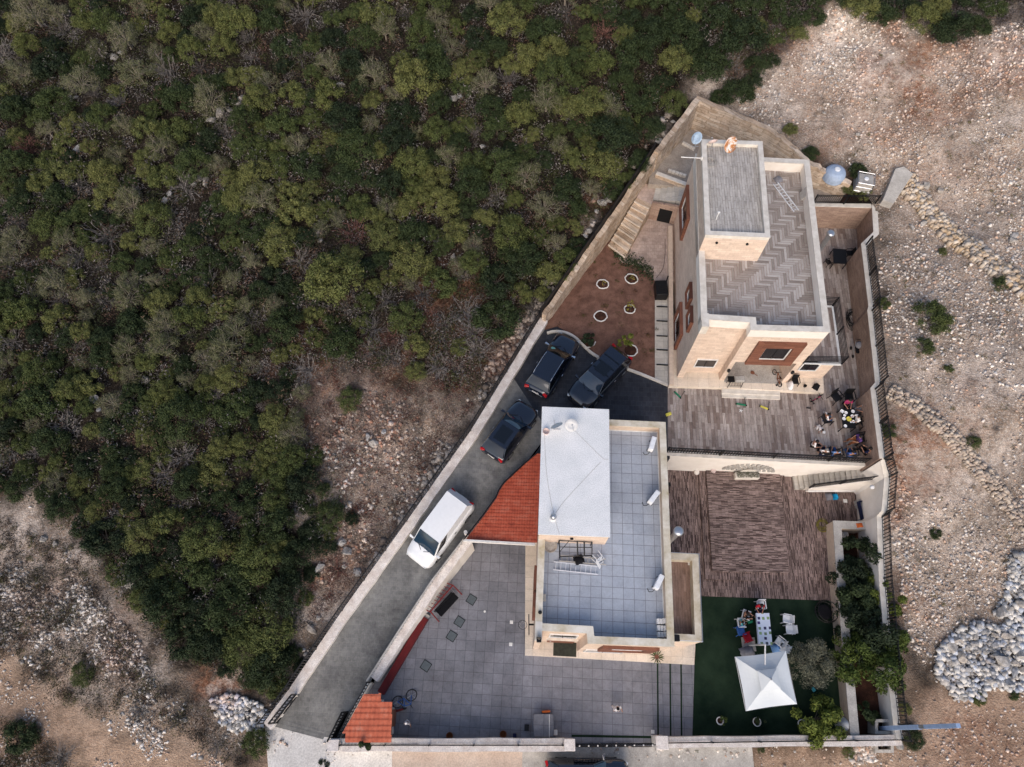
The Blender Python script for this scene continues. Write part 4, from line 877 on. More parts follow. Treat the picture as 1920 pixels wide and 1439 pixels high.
a,b,c_,h_,p_,L_=place((781.7,1052),(872,929),zp,.7); print('van',L_)
v_L=L_
v=car('delivery_van','white panel van parked on the driveway ramp beside the red tiled roof',c_,h_,p_,L_,1.95,1.12,1.2,2.0,L_-1.0,L_-1.85,.35,.06,'paint_white',van=True,cat='van')
m=MB(); m.box((-v_L*.30,-.955,1.12),(.95,.012,.16)); m.build('side_band','cloth_blue',None,origin=(0,0,0)); o=bpy.data.objects['side_band']; o.parent=v
m=MB(); m.lathe((-v_L*.02,-.965,1.1),[(.26,0),(.26,.012),(.19,.013),(.19,.006)],20,Matrix.Rotation(math.pi/2,3,'X')); m.build('side_emblem','cloth_grey',None,origin=(0,0,0)); o=bpy.data.objects['side_emblem']; o.parent=v
g=G(1103,1458,1.2); car('parked_suv','dark car roof just showing at the bottom edge on the street',(g.x,g.y,0),0,0,4.7,1.85,1.0,1.05,1.6,3.35,2.6,.75,.2,'paint_black_skytint')
# ================================================================== people
def skinned(name,V,E,Rr,mat,parent,rootv=0,sub=1):
    me=bpy.data.meshes.new(name+'_sk'); me.from_pydata([tuple(v) for v in V],E,[]); ob=bpy.data.objects.new(name+'_sk',me); COL.objects.link(ob)
    ob.modifiers.new('s','SKIN'); lay=me.skin_vertices[0].data
    for i,r in enumerate(Rr): lay[i].radius=(r,r) if not hasattr(r,'__len__') else r; lay[i].use_root=(i==rootv)
    s=ob.modifiers.new('ss','SUBSURF'); s.levels=sub; s.render_levels=sub
    dg=bpy.context.evaluated_depsgraph_get(); ev=ob.evaluated_get(dg); m2=bpy.data.meshes.new_from_object(ev); bpy.data.objects.remove(ob); bpy.data.meshes.remove(me)
    m2.name=name; m2.materials.clear(); m2.materials.append(MATS[mat])
    for p in m2.polygons:p.use_smooth=True
    o=bpy.data.objects.new(name,m2); COL.objects.link(o); o.parent=parent; return o
mplain('skin',RGB(160,118,96),.6); mplain('hair_dark',RGB(26,20,18),.7); mplain('hair_grey',RGB(120,114,108),.7)
def person(label,px,py,z,face,shirt,pants,hair='hair_dark',pose='sit',sc=1.0,lift=0,hat=None,hc=1.0,prop=None):
    """px,py = pixel of the shoulders/head; face = facing angle in degrees (0 = +x)"""
    r=thing('person',label,'person',(0,0,0)); S=lambda s,*p:(p[0],s*p[1],p[2])
    if pose=='sit':
        pel=(0,0,.52);sp1=(-.03,0,.70);ch=(-.02,0,.92);nk=(0,0,1.05);hd=(.04,0,1.18);ht=(.05,0,1.27)
        sh=lambda s:S(s,-.02,.19,.98); el=lambda s:S(s,.10,.24,.74); wr=lambda s:S(s,.33,.14,.76); hip=lambda s:S(s,.02,.10,.51); kn=lambda s:S(s,.44,.14,.53); an=lambda s:S(s,.46,.14,.10); ft=lambda s:S(s,.62,.16,.04)
    elif pose=='stand':
        pel=(0,0,.95);sp1=(0,0,1.12);ch=(.0,0,1.34);nk=(0,0,1.48);hd=(.03,0,1.60);ht=(.04,0,1.70)
        sh=lambda s:S(s,0,.19,1.40); el=lambda s:S(s,.02+.10*s,.25,1.12); wr=lambda s:S(s,.16+.14*s,.24,.92); hip=lambda s:S(s,0,.10,.92); kn=lambda s:S(s,.06+.14*s,.11,.50); an=lambda s:S(s,-.04+.22*s,.11,.09); ft=lambda s:S(s,.12+.22*s,.13,.04)
    else: # crouch / crawl
        pel=(-.15,0,.42);sp1=(0,0,.52);ch=(.18,0,.62);nk=(.3,0,.70);hd=(.40,0,.78);ht=(.46,0,.84)
        sh=lambda s:S(s,.22,.16,.64); el=lambda s:S(s,.30,.2,.38); wr=lambda s:S(s,.40,.17,.12); hip=lambda s:S(s,-.15,.10,.40); kn=lambda s:S(s,.05,.16,.16); an=lambda s:S(s,-.3,.14,.08); ft=lambda s:S(s,-.42,.14,.05)
    V=[pel,sp1,ch,nk,hd,ht];E=[(0,1),(1,2),(2,3),(3,4),(4,5)];Rr=[(.15,.11),(.13,.10),(.16,.11),.055,(.085,.10),.07]
    def add(p,par,rad): V.append(p);E.append((par,len(V)-1));Rr.append(rad);return len(V)-1
    for s in(-1,1):
        a=add(sh(s),2,.055);b=add(el(s),a,.042);c=add(wr(s),b,.028); d=Vector(wr(s))-Vector(el(s)); d.normalize(); sd=Vector((0,0,1)).cross(d).normalized() if abs(d.z)<.9 else Vector((0,1,0)); W_=Vector(wr(s)); pm=W_+d*.07; pi=add(tuple(pm),c,.032)
        for k,(o_,ln) in enumerate(((-.03,.06),(-.01,.075),(.01,.07),(.03,.055))):
            t1=pm+sd*o_*1.0+d*.045; i1=add(tuple(t1),pi,.010); add(tuple(t1+d*ln*.5+Vector((0,0,-.02))),i1,.008)
        th=W_+d*.03+sd*s*-.045; add(tuple(th+d*.02),c,.010)
        h=add(hip(s),0,.085);k_=add(kn(s),h,.062);n_=add(an(s),k_,.042);add(ft(s),n_,.036)
    skinned('body',V,E,Rr,'skin',r)
    # shirt
    V=[pel,sp1,ch,nk];E=[(0,1),(1,2),(2,3)];Rr=[(.17,.13),(.15,.12),(.18,.13),.07]
    for s in(-1,1):
        a=add(sh(s),2,.072); m_=Vector(sh(s)).lerp(Vector(el(s)),.9); add(tuple(m_),a,.062)
    skinned('shirt',V,E,Rr,'cloth_'+shirt,r)
    V=[pel];E=[];Rr=[(.165,.13)]
    for s in(-1,1): h=add(hip(s),0,.1);k_=add(kn(s),h,.08);add(tuple(Vector(kn(s)).lerp(Vector(an(s)),.85)),k_,.06)
    skinned('trousers',V,E,Rr,'cloth_'+pants,r)
    hx=(Vector(hd)+Vector(ht))/2; m=MB(); m.lathe(hx+Vector((-.025,0,-.02)),[(.085,-.06),(.108,-.02),(.112,.03),(.095,.08),(.06,.105),(.015,.115)],14); o=m.build('hair',hair if not hat else 'cloth_'+hat,r,smooth=True)
    m=MB()
    for s in(-1,1): m.lathe(hx+Vector((.088,s*.034,-.02)),[(.004,-.01),(.011,0),(.004,.01)],6)
    m.build('eyes','black_metal',r)
    m=MB(); m.add([hx+Vector(v_) for v_ in ((.085,-.015,-.05),(.085,.015,-.05),(.118,0,-.048),(.09,0,-.01))],[(0,1,2),(0,2,3),(1,2,3),(0,1,3)]); m.build('nose','skin',r)
    ref=G(px,py,z+(ch[2]+.1)*sc+lift); f=math.radians(face); off_=Vector((ch[0]*math.cos(f),ch[0]*math.sin(f)))*sc
    r.location=(ref.x-off_.x,ref.y-off_.y,z+lift); r.rotation_euler=(0,0,f); r.scale=(sc,)*3; return r
Z9=lambda x,y:(1500+x/9.594,720+y/9.594); ZL=lambda x,y:(1360+x/9.6,1110+y/9.6)
TZ=3.01
def chair(kind,label,px,py,z,face,sc=1,mat='black_metal',group=None,zr=.45):
    r=thing('armchair' if kind=='dark' else 'plastic_chair',label,'chair',(0,0,0),0,group); 
    m=MB(); m.box((0,0,.43),(.5,.5,.05)); m.build('seat',mat,r,bev=.02)
    m=MB(); R_=Matrix.Rotation(-.18,3,'Y'); m.box((-.27,0,.68),(.04,.5,.5),M=R_); m.build('backrest',mat,r,bev=.015)
    for s in(-1,1):
        m=MB(); m.box((.0,s*.27,.64),(.5,.05,.04)); m.tube((.23,s*.27,.64),(.25,s*.28,0),.022,5); m.build('armrest',mat,r)
    for sx,sy in((-1,-1),(-1,1),(1,-1),(1,1)):
        m=MB(); m.tube((sx*.22,sy*.23,.42),(sx*.27,sy*.27,0),.024,5); m.build('leg',mat,r)
    g=G(px,py,z+zr); r.location=(g.x,g.y,z); r.rotation_euler=(0,0,math.radians(face)); r.scale=(sc,)*3; return r
CHT=[((650,240),-60,'black armchair standing empty at the upper left of the dining table'),((880,240),-90,'black armchair holding the person in pink at the table head'),((1190,390),180,'large black armchair holding the white shirted person at the railing'),((1150,690),200,'black armchair standing empty at the lower right of the dining table'),((480,640),10,'black chair holding the white shirted person in jeans left of the table'),((1090,620),190,'black chair holding the white shirted person right of the table'),((1310,1080),150,'dark armchair in the corner below the railing'),((430,1210),80,'dark chair holding the second white shirted person along the railing'),((650,1240),90,'dark chair holding the person in light blue along the railing'),((930,1240),90,'dark chair holding the person in blue with a plate along the railing'),((1100,980),190,'dark chair holding the person in purple below the table'),((1260,1200),120,'dark chair in the terrace corner under the person in navy')]
for (p,f,lb) in CHT: chair('dark',lb,*Z9(*p),TZ,f,1.12,group='chairs on the upper terrace')
PEO=[((890,300),-90,'pink','black','hair_dark','person in a pink patterned top sitting at the head of the terrace table','sit'),
((1195,420),180,'white','grey','hair_grey','person in white sitting in the large armchair with a cup','sit'),
((490,570),5,'white','denim','hair_dark','person in a white shirt and jeans sitting left of the terrace table','sit'),
((1060,600),185,'white','black','hair_dark','person in white reaching over the terrace table from the right','sit'),
((1090,960),190,'purple','brown','hair_dark','person in purple sitting below the table with a plate','sit'),
((280,1050),-20,'white','black','hair_dark','person in white and black standing at the lower left of the terrace group','sit'),
((460,1210),80,'white','navy','hair_grey','person in a white shirt sitting with back to the terrace railing','sit'),
((670,1230),90,'lightblue','blue','hair_dark','person in light blue sitting with back to the railing in blue trousers','sit'),
((950,1250),90,'blue','denim','hair_dark','person in blue sitting by the railing holding a white plate','sit'),
((1260,1190),130,'navy','black','hair_dark','person in dark navy clothes sitting in the terrace corner','sit')]
for (p,f,s,t_,h_,lb,po) in PEO: person(lb,*Z9(*p),TZ,f,s,t_,h_,po)
person('toddler in a white outfit bending down on the planks beside a ball',*Z9(385,800),TZ,-70,'white','white',pose='crouch',sc=.62)
person('person in a red top and blue trousers at the head of the lawn table',*ZL(640,240),.02,-90,'red','navy')
person('person in black sitting left of the lawn table in a white chair',*ZL(380,400),.02,-20,'black','black')
person('child in a teal shirt sitting on the left side of the lawn table',*ZL(290,550),.02,0,'teal','green',sc=.75)
person('person in white top and dark cap walking across the paved patio',1158,1329,0,-60,'white','white',pose='stand',sc=.85,hat='black')
person('child wearing a white cap and grey clothes beside the orange roofed kiosk',762,1356,0,-80,'grey','white',pose='stand',sc=.7,hat='white')
for (p,f,lb,mt) in (((640,240),-90,'white plastic chair under the person in red at the table head','white_plastic'),((370,420),-20,'white plastic chair under the person in black beside the lawn table','white_plastic'),((1110,490),170,'upper of two empty white plastic chairs right of the lawn table','white_plastic'),((1165,680),178,'lower of two empty white plastic chairs right of the lawn table','white_plastic'),((280,700),10,'empty blue plastic chair on the lawn','cloth_blue'),((400,820),20,'empty red plastic chair on the lawn left of the table','cloth_red'),((285,560),0,'small chair under the child in teal','white_plastic'),((1050,1010),150,'white plastic chair tucked under the edge of the parasol','white_plastic'),((980,900),140,'thin white framed chair between the table and the olive tree','white_frame')): chair('plastic',lb,*ZL(*p),.02,f,.95,mt,'chairs on the lawn')
# ================================================================== tables
def table(name,label,quad,z,h,mat,th=.04,leg='black_metal',inset_=.06):
    P=[G(x,y,z+h) for x,y in quad]; c=sum(P,Vector())/4; r=thing(name,label,'table',(c.x,c.y,z)); m=MB(); m.prism(P,z+h-th,z+h); m.build('tabletop',mat,r)
    for p in P: q=p.lerp(c,inset_); m=MB(); m.tube((q.x,q.y,z),(q.x,q.y,z+h-th),.035,5); m.build('leg',leg,r)
    return r,P,c
tr,TP,tc=table('dining_table','black rectangular dining table with plates among the seated people',[Z9(745,430),Z9(975,430),Z9(1008,800),Z9(768,795)],TZ,.75,'black_metal')
for i,((x,y),rad,col,lb) in enumerate([((755,495),.19,'white_plastic','square white dish at the upper left of the black table'),((826,522),.13,'white_plastic','white bowl beside the square dish'),((950,498),.14,'white_plastic','white plate at the upper right of the black table'),((940,582),.13,'white_plastic','white plate at the right edge of the black table'),((788,630),.14,'white_plastic','white plate at the left edge of the black table'),((878,635),.20,'cloth_yellow','large round yellow food platter at the table centre'),((958,680),.13,'white_plastic','white plate right of the yellow platter'),((815,760),.13,'white_plastic','white plate near the lower end of the black table'),((800,572),.11,'white_plastic','white paper napkins beside the plates'),((912,692),.07,'white_plastic','small white cup by the yellow platter')]):
    g=G(*Z9(x,y),TZ+.76); rad*=.85; m=MB(); m.lathe((g.x,g.y,TZ+.752),[(rad*.6,0),(rad*.7,.005),(rad,.03),(rad*.93,.034),(rad*.6,.012)],16 if i else 4); tag(m.build('plate',col,smooth=False),lb,'plate','plates on the black table')
table('side_table','small square black table in the corridor beside the brick wall',[(1562,466),(1587,468),(1588,495),(1563,494)],TZ,.72,'black_metal')
chair('dark','dark round backed chair right of the small black table',1594,474,TZ,180,.9); chair('dark','small black chair left of the small black table',1555,490,TZ,20,.75)
mt_=NT('table_cloth'); 
def clothmat():
    t=mt_; b=t.n('ShaderNodeTexVoronoi',distance='CHEBYCHEV',voronoi_dimensions='2D'); b.inputs['Scale'].default_value=3.4; b.inputs['Randomness'].default_value=.25; t.l(t.co(),b.inputs['Vector']); s=t.n('ShaderNodeSeparateColor'); t.l(b.outputs['Color'],s.inputs[0])
    col=t.ramp(s.outputs[0],[(0,RGB(38,40,72)),(.3,RGB(70,50,110)),(.5,RGB(150,180,120)),(.7,RGB(60,60,90))]); k=t.n('ShaderNodeMath',operation='LESS_THAN'); t.l(b.outputs['Distance'],k.inputs[0]); k.inputs[1].default_value=.27
    k2=t.n('ShaderNodeMath',operation='GREATER_THAN'); t.l(s.outputs[1],k2.inputs[0]); k2.inputs[1].default_value=.25; k3=t.n('ShaderNodeMath',operation='MULTIPLY'); t.l(k.outputs[0],k3.inputs[0]); t.l(k2.outputs[0],k3.inputs[1])
    t.base(t.mix(k3.outputs[0],RGB(214,222,236),col),.8)
clothmat()
tr,TP,tc=table('long_table','long folding table standing on the green lawn',[(1419,1151),(1441.6,1151),(1447.5,1208.5),(1424,1209)],.02,.74,'white_frame')
m=MB(); q=[G(1418.0,1150,.79),G(1442.4,1150,.79),G(1448.4,1209.8,.79),G(1423,1210,.79)]; ring(m,q,.0,.01,.58,.786); m.prism(q,.772,.79); tag(m.build('tablecloth','table_cloth'),'white tablecloth with purple green and navy squares on the lawn table','tablecloth')
# parasol
C4=[(1378.5,1232),(1473.6,1220.3),(1494.4,1320.6),(1399.3,1333.7)]; E4=[G(x,y,2.45) for x,y in C4]; ap=G(1443.6,1273.7,3.25); ctr=sum(E4,Vector())/4; ap=Vector((ctr.x*.4+ap.x*.6,ctr.y*.4+ap.y*.6,3.2))
um=thing('parasol','large square off-white cantilever parasol over the lawn seating','parasol',(ap.x,ap.y,.02)); mnoise('canvas',RGB(208,213,215),RGB(220,224,225),.5,.85,.008)
m=MB(); n=8; V=[]; 
for k in range(4):
    a,b=E4[k],E4[(k+1)%4]
    base_=len(m.v); vs=[]
    for i in range(n+1):
        for j in range(n+1):
            u=j/n; v_=i/n; e=a.lerp(b,u); e=e.lerp(ctr,.03*math.sin(math.pi*u)); p=e.lerp(ap,v_); p=p-Vector((0,0,.10*math.sin(math.pi*v_)*(.3+.7*math.sin(math.pi*u)))); vs.append(p)
    m.add(vs,[(i*(n+1)+j,i*(n+1)+j+1,(i+1)*(n+1)+j+1,(i+1)*(n+1)+j) for i in range(n) for j in range(n)])
can=m.build('canopy','canvas',um,smooth=False)
m=MB(); 
for k in range(4): a=E4[k].lerp(ap,.62)+Vector((0,0,.12)); b=E4[(k+1)%4].lerp(ap,.62)+Vector((0,0,.12)); m.add([a,b,ap+Vector((0,0,.2))],[(0,1,2)])
m.build('vent_cap','canvas',um)
m=MB()
for k in range(4): a,b=E4[k],E4[(k+1)%4]; m.add([a,b,b-Vector((0,0,.14)),a-Vector((0,0,.14))],[(0,1,2,3)])
m.build('valance','canvas',um)
for k in range(4): m=MB(); m.tube(E4[k]-Vector((0,0,.04)),ap-Vector((0,0,.2)),.018,5); m.build('rib','aluminium',um)
m=MB(); m.lathe(ap+Vector((0,0,.2)),[(.05,0),(.06,.05),(.03,.12)],10); m.build('finial','steel',um)
pb=G(1433,1213,2.9); m=MB(); m.tube((pb.x,pb.y+.25,.02),(pb.x,pb.y+.1,3.1),.05,8); m.build('post','white_frame',um); m=MB(); m.tube((pb.x,pb.y+.1,3.1),G(1434.5,1247,3.05),.045,8); m.build('arm','white_frame',um); m=MB(); m.box((pb.x,pb.y+.3,.08),(.8,.8,.1)); m.build('base','concrete',um)
# lounge things at the parasol edge
def blanket(name,label,cat,px,py,z,w,l,h,rz,mat,seed=1):
    rs=random.Random(seed); g=G(px,py,z+h); n=7; vs=[]
    for i in range(n):
        for j in range(n):
            u,v_=i/(n-1)-.5,j/(n-1)-.5; e=max(abs(u),abs(v_))*2; zz=z+h*(1-e**3)+rs.uniform(-.04,.04)*min(1,h*3); p=Matrix.Rotation(rz,3,'Z')@Vector((u*w*(1+rs.uniform(-.08,.08)),v_*l*(1+rs.uniform(-.08,.08)),0)); vs.append((g.x+p.x,g.y+p.y,max(z+.005,zz)))
    m=MB(); m.add(vs,[(i*n+j,(i+1)*n+j,(i+1)*n+j+1,i*n+j+1) for i in range(n-1) for j in range(n-1)]); return tag(m.build(name,mat,smooth=True),label,cat)
blanket('blanket','grey patterned blanket over a seat at the upper left edge of the parasol','blanket',1405,1221,.02,.85,.6,.45,.3,'cloth_grey',3)
blanket('towel','pale blue towel hanging over a chair by the parasol edge','towel',1460,1216,.02,.5,.6,.6,.2,'cloth_lightblue',4)
blanket('plastic_sheet','white crumpled sheet wrapped over a round thing at the lawn corner','sheet',1593,1360,.0,.85,.9,1.0,.3,'white_plastic',5)
blanket('cushion','green cushion beside the child at the lawn table','cushion',1407,1164,.35,.35,.3,.12,.3,'cloth_green',6)
blanket('cloth_bundle','white and purple cloth bundle lying in the shaded bed corner','cloth',1585,999,-.05,.6,.5,.3,.3,'cloth_white',7)
blanket('bag','black backpack standing on the porch edge','bag',1534,722,3.35,.42,.4,.4,.9,'cloth_black',8)
blanket('bag','grey sack beside the blue jug on the pool deck','bag',1558,929,.03,.45,.5,.35,.1,'cloth_grey',9)
blanket('jug','bright blue plastic jug on the pool deck by the stairs','jug',1569.5,929,.03,.3,.42,.4,.1,'cloth_cyan',10)
blanket('laundry','purple and blue laundry heap on the white plank by the stairs','laundry',1558,917,.3,.6,.2,.2,.1,'cloth_purple',11)
# round black cage
g=G(1549,1147,.5); cg=thing('wire_basket','round black openwork frame standing in the lawn corner by the garden wall','wire basket',(g.x,g.y,.02)); m=MB()
for k in range(14): a=2*math.pi*k/14; m.path([(g.x+r_*math.cos(a),g.y+r_*math.sin(a),z_) for r_,z_ in ((.28,.05),(.6,.3),(.68,.6),(.62,.85))],.014,4)
m.build('ribs','black_metal',cg); m=MB()
for (r_,z_) in ((.3,.05),(.6,.3),(.68,.6),(.62,.86)): m.path([(g.x+r_*math.cos(a),g.y+r_*math.sin(a),z_) for a in np.linspace(0,2*math.pi,25)[:-1]],.022,4,True)
m.build('hoops','black_metal',cg); m=MB(); m.lathe((g.x,g.y,.2),[(.35,0),(.45,.1),(.3,.14)],16); m.build('cushion','cloth_black',cg)
# potted plants on the lawn + planting rings in the garden
def potted(label,px,py,z,rad,seed,R=.3,Hc=.6,n=260,mat='leaf_citrus'):
    g=G(px,py,z+.3); r=thing('potted_plant',label,'potted plant',(g.x,g.y,z)); m=MB(); m.lathe((g.x,g.y,z),[(rad*.7,0),(rad,.32),(rad+.03,.34),(rad-.02,.36),(rad-.04,.28)],16); m.build('pot','white_frame',r)
    m=MB(); m.lathe((g.x,g.y,z+.26),[(rad-.04,0),(rad-.05,.03)],14); m.build('soil','dark_soil',r)
    rs=np.random.RandomState(seed); C,N,S,L_,lr=crown_pts(rs,R,Hc,n,6,.06,.5); V,Fq=quads_from(C+np.array([.12,-.02,.15]),N,S,.5,rs); npmesh('foliage',V,Fq,MATS[mat],False,None,r); m=MB(); m.tube((g.x,g.y,z+.25),(g.x+.08,g.y,z+.7),.015,5); m.build('stem','bark',r)
# ================================================================== vegetation
def leafmat(name,cols,rough=.75,var=2.0):
    t=NT(name); oi=t.n('ShaderNodeObjectInfo'); f=t.noise(var,3,.6); a=t.n('ShaderNodeMath',operation='MULTIPLY_ADD'); t.l(oi.outputs['Random'],a.inputs[0]); a.inputs[1].default_value=.55; 
    b=t.n('ShaderNodeMath',operation='MULTIPLY'); t.l(f,b.inputs[0]); b.inputs[1].default_value=.5; t.l(b.outputs[0],a.inputs[2])
    c=t.ramp(a.outputs[0],[(i/(len(cols)-1)*.8+.1,q) for i,q in enumerate(cols)]); g=t.noise(7,3,.7); c=t.mix(.7,c,t.ramp(g,[(.3,g3(.5)),(.7,g3(1.5))]),'MULTIPLY')
    t.base(c,rough,0,.25); 
    return t.m
leafmat('leaf_olive',[RGB(44,54,32),RGB(64,76,42),RGB(84,92,50),RGB(108,110,64),RGB(74,84,48)])
leafmat('leaf_dark',[RGB(30,40,27),RGB(40,52,32),RGB(56,68,38),RGB(44,56,34)])
leafmat('leaf_pale',[RGB(84,86,62),RGB(106,106,80),RGB(92,96,64),RGB(114,110,86)])
leafmat('leaf_citrus',[RGB(40,56,28),RGB(70,84,36),RGB(96,106,44),RGB(128,118,46)],var=1.2)
leafmat('leaf_grey',[RGB(56,60,50),RGB(88,90,76),RGB(116,116,98)])
leafmat('leaf_yellow',[RGB(92,86,38),RGB(128,118,52),RGB(146,132,66)])
leafmat('twig_grey',[RGB(84,79,76),RGB(110,104,100),RGB(130,123,118)])
leafmat('twig_red',[RGB(96,66,60),RGB(112,80,72),RGB(106,72,64)])
mplain('bark',RGB(92,82,72),.9); mplain('bark_pale',RGB(150,140,126),.9)
def quads_from(C,N,S,asp,rs):
    n=len(C); N=N/np.linalg.norm(N,axis=1,keepdims=True); r=rs.normal(size=(n,3)); U=np.cross(N,r); U/=np.linalg.norm(U,axis=1,keepdims=True)+1e-9; V=np.cross(N,U)
    S=S[:,None]; U=U*S; V=V*S*asp
    V4=np.stack([C-U,C-V*.8,C+U,C+V*.8],1).reshape(-1,3); return V4,np.arange(4*n).reshape(n,4)
def crown_pts(rs,R,Hc,nl,lobes,leaf,asp,spread=.3,flat=.75,up=.25):
    th=rs.uniform(0,2*np.pi,lobes); rr=R*np.sqrt(rs.uniform(0,.78,lobes)); hz=Hc*(1-(rr/R)**2*.65)*rs.uniform(.6,1.2,lobes)
    cx=rr*np.cos(th);cy=rr*np.sin(th); lr=R*rs.uniform(.13,.31,lobes)
    li=rs.choice(lobes,nl,p=lr**2/np.sum(lr**2)); D=rs.normal(size=(nl,3)); D[:,2]+=up; D/=np.linalg.norm(D,axis=1,keepdims=True)
    k=lr[li]*(1-spread*rs.rand(nl)**1.5+.12*rs.rand(nl)); C=np.stack([cx[li],cy[li],hz[li]],1)+D*k[:,None]*np.array([1,1,flat]); C[:,2]=np.maximum(C[:,2],.08)
    N=D+rs.normal(size=(nl,3))*.55; S=leaf*rs.uniform(.6,1.4,nl); return C,N,S,np.stack([cx,cy,hz],1),lr
def make_tree(name,label,cat,group,seed,R,Hc,nl,lobes,leaf,mat,asp=.55,branches=8,bark='bark',spread=.35,br=.035,tips=0,up=.25,trunk=True):
    rs=np.random.RandomState(seed); C,N,S,L,lr=crown_pts(rs,R,Hc,nl,lobes,leaf,asp,spread,up=up)
    r=thing(name,label,cat,(0,0,0),0,group)
    V,Fq=quads_from(C,N,S,asp,rs); npmesh('crown',V,Fq,MATS[mat],False,None,r)
    m=MB(); m.tube((0,0,-.3),(0,0,Hc*.35),R*.07,6,R*.05)
    for k in range(min(branches,lobes)):
        p=L[k]; mid=(p[0]*.45,p[1]*.45,Hc*.55); m.tube((0,0,Hc*.3),mid,br,4,br*.7,False); m.tube(mid,(p[0]*1.0,p[1],p[2]*1.0+lr[k]*.2),br*.7,4,br*.3,False)
        for q in range(tips):
            e=Vector(p)+Vector(rs.normal(size=3)*lr[k]*.8)+Vector((0,0,lr[k]*.6)); m.tube(Vector(p)*.9,e,br*.35,3,br*.12,False)
    m.build('trunk',bark,r); return r
def twiggy(name,label,cat,group,seed,R,Hc,n,mat,w=.012):
    rs=np.random.RandomState(seed); m=MB(); r=thing(name,label,cat,(0,0,0),0,group); vs=[];fs=[]
    for k in range(n):
        a=rs.uniform(0,2*np.pi); e=rs.uniform(.15,1.3); d=Vector((math.cos(a)*math.cos(e),math.sin(a)*math.cos(e),math.sin(e)*Hc/R)); p=Vector((0,0,0)); L=R*rs.uniform(.35,.6)
        for s_ in range(3):
            q=p+d*L*(.8**s_); 
            side=d.cross(Vector((0,0,1))+Vector(rs.normal(size=3)*.3)).normalized()*w*(1.6-s_*.4); i=len(vs); vs+=[p-side,p+side,q+side*.6,q-side*.6]; fs.append((i,i+1,i+2,i+3))
            for _ in range(2):
                dd=(d+Vector(rs.normal(size=3)*.5)).normalized(); q2=p.lerp(q,rs.rand())+dd*L*.5; b=p.lerp(q,rs.rand()); i=len(vs); sd=dd.cross(Vector((0,0,1))).normalized()*w; vs+=[b-sd,b+sd,q2+sd*.4,q2-sd*.4]; fs.append((i,i+1,i+2,i+3))
            p=q; d=(d+Vector(rs.normal(size=3)*.35)).normalized()
    m.add(vs,fs); m.build('branches',mat,r); m=MB(); m.tube((0,0,-.3),(0,0,.15),.05,5,.03); m.build('stem','bark',r); return r
KINDS={
 'oak':([make_tree('oak_tree','olive green rounded oak with light tips on the wooded slope','tree','olive green oaks on the wooded slope',s,[1.55,1.7,1.4,1.6,1.5,1.75][s],[1.5,1.9,1.3,2.1,1.2,1.7][s],6600,[38,52,30,60,44,56][s],.064,'leaf_olive',spread=.75,tips=2,br=.025)  for s in range(6)]),
 'dark':([make_tree('evergreen_shrub','dense dark green evergreen shrub on the wooded slope','shrub','dark evergreen shrubs on the wooded slope',20+s,1.5,[1.0,1.4,1.2,1.7][s],6500,[34,54,42,60][s],.066,'leaf_dark',spread=.7) for s in range(4)]),
 'pale':([make_tree('pale_tree','pale grey green feathery tree with visible branches on the wooded slope','tree','pale feathery trees on the wooded slope',40+s,1.6,2.0,3600,34,.06,'leaf_pale',.4,22,'bark_pale',.5,.03,5) for s in range(4)]),
 'dry':([twiggy('dry_shrub','leafless grey brown shrub of thin twigs on the wooded slope','shrub','bare grey brown shrubs on the wooded slope',60+s,1.15,.8,46,'twig_grey',.016) for s in range(4)]),
 'red':([twiggy('dry_shrub','leafless dull red shrub of thin twigs on the wooded slope','shrub','bare dull red shrubs on the wooded slope',70+s,1.15,.8,50,'twig_red',.018) for s in range(2)]),
}
used={}
def plant(kind,x,y,z,sc,label=None,group=None,rnd=RND):
    pr=KINDS[kind]; i=rnd.randrange(len(pr)); p=pr[i]; s=(sc*rnd.uniform(.9,1.1),sc*rnd.uniform(.9,1.1),sc*rnd.uniform(.85,1.15)); rz=rnd.uniform(0,6.28)
    if (kind,i) not in used:
        used[(kind,i)]=1; p.location=(x,y,z); p.rotation_euler=(0,0,rz); p.scale=s; o=p
        if label:o['label']=label
        if group:o['group']=group
        return o
    o=dup(p,(x,y,z),rz,label,group,s); return o
FOR=[(-80,-60),(1900,-60),(1900,30),(1760,55),(1640,5),(1555,10),(1470,70),(1430,150),(1370,175),(1290,150),(1245,225),(1140,375),(1010,565),(925,665),(880,735),(800,690),(640,690),(560,745),(585,850),(640,950),(585,1060),(555,1190),(500,1300),(430,1265),(315,1235),(245,1120),(165,1040),(120,970),(60,925),(-80,905)]
SPARSE=[(560,740),(640,620),(860,500),(960,560),(1010,560),(880,750),(640,710)]
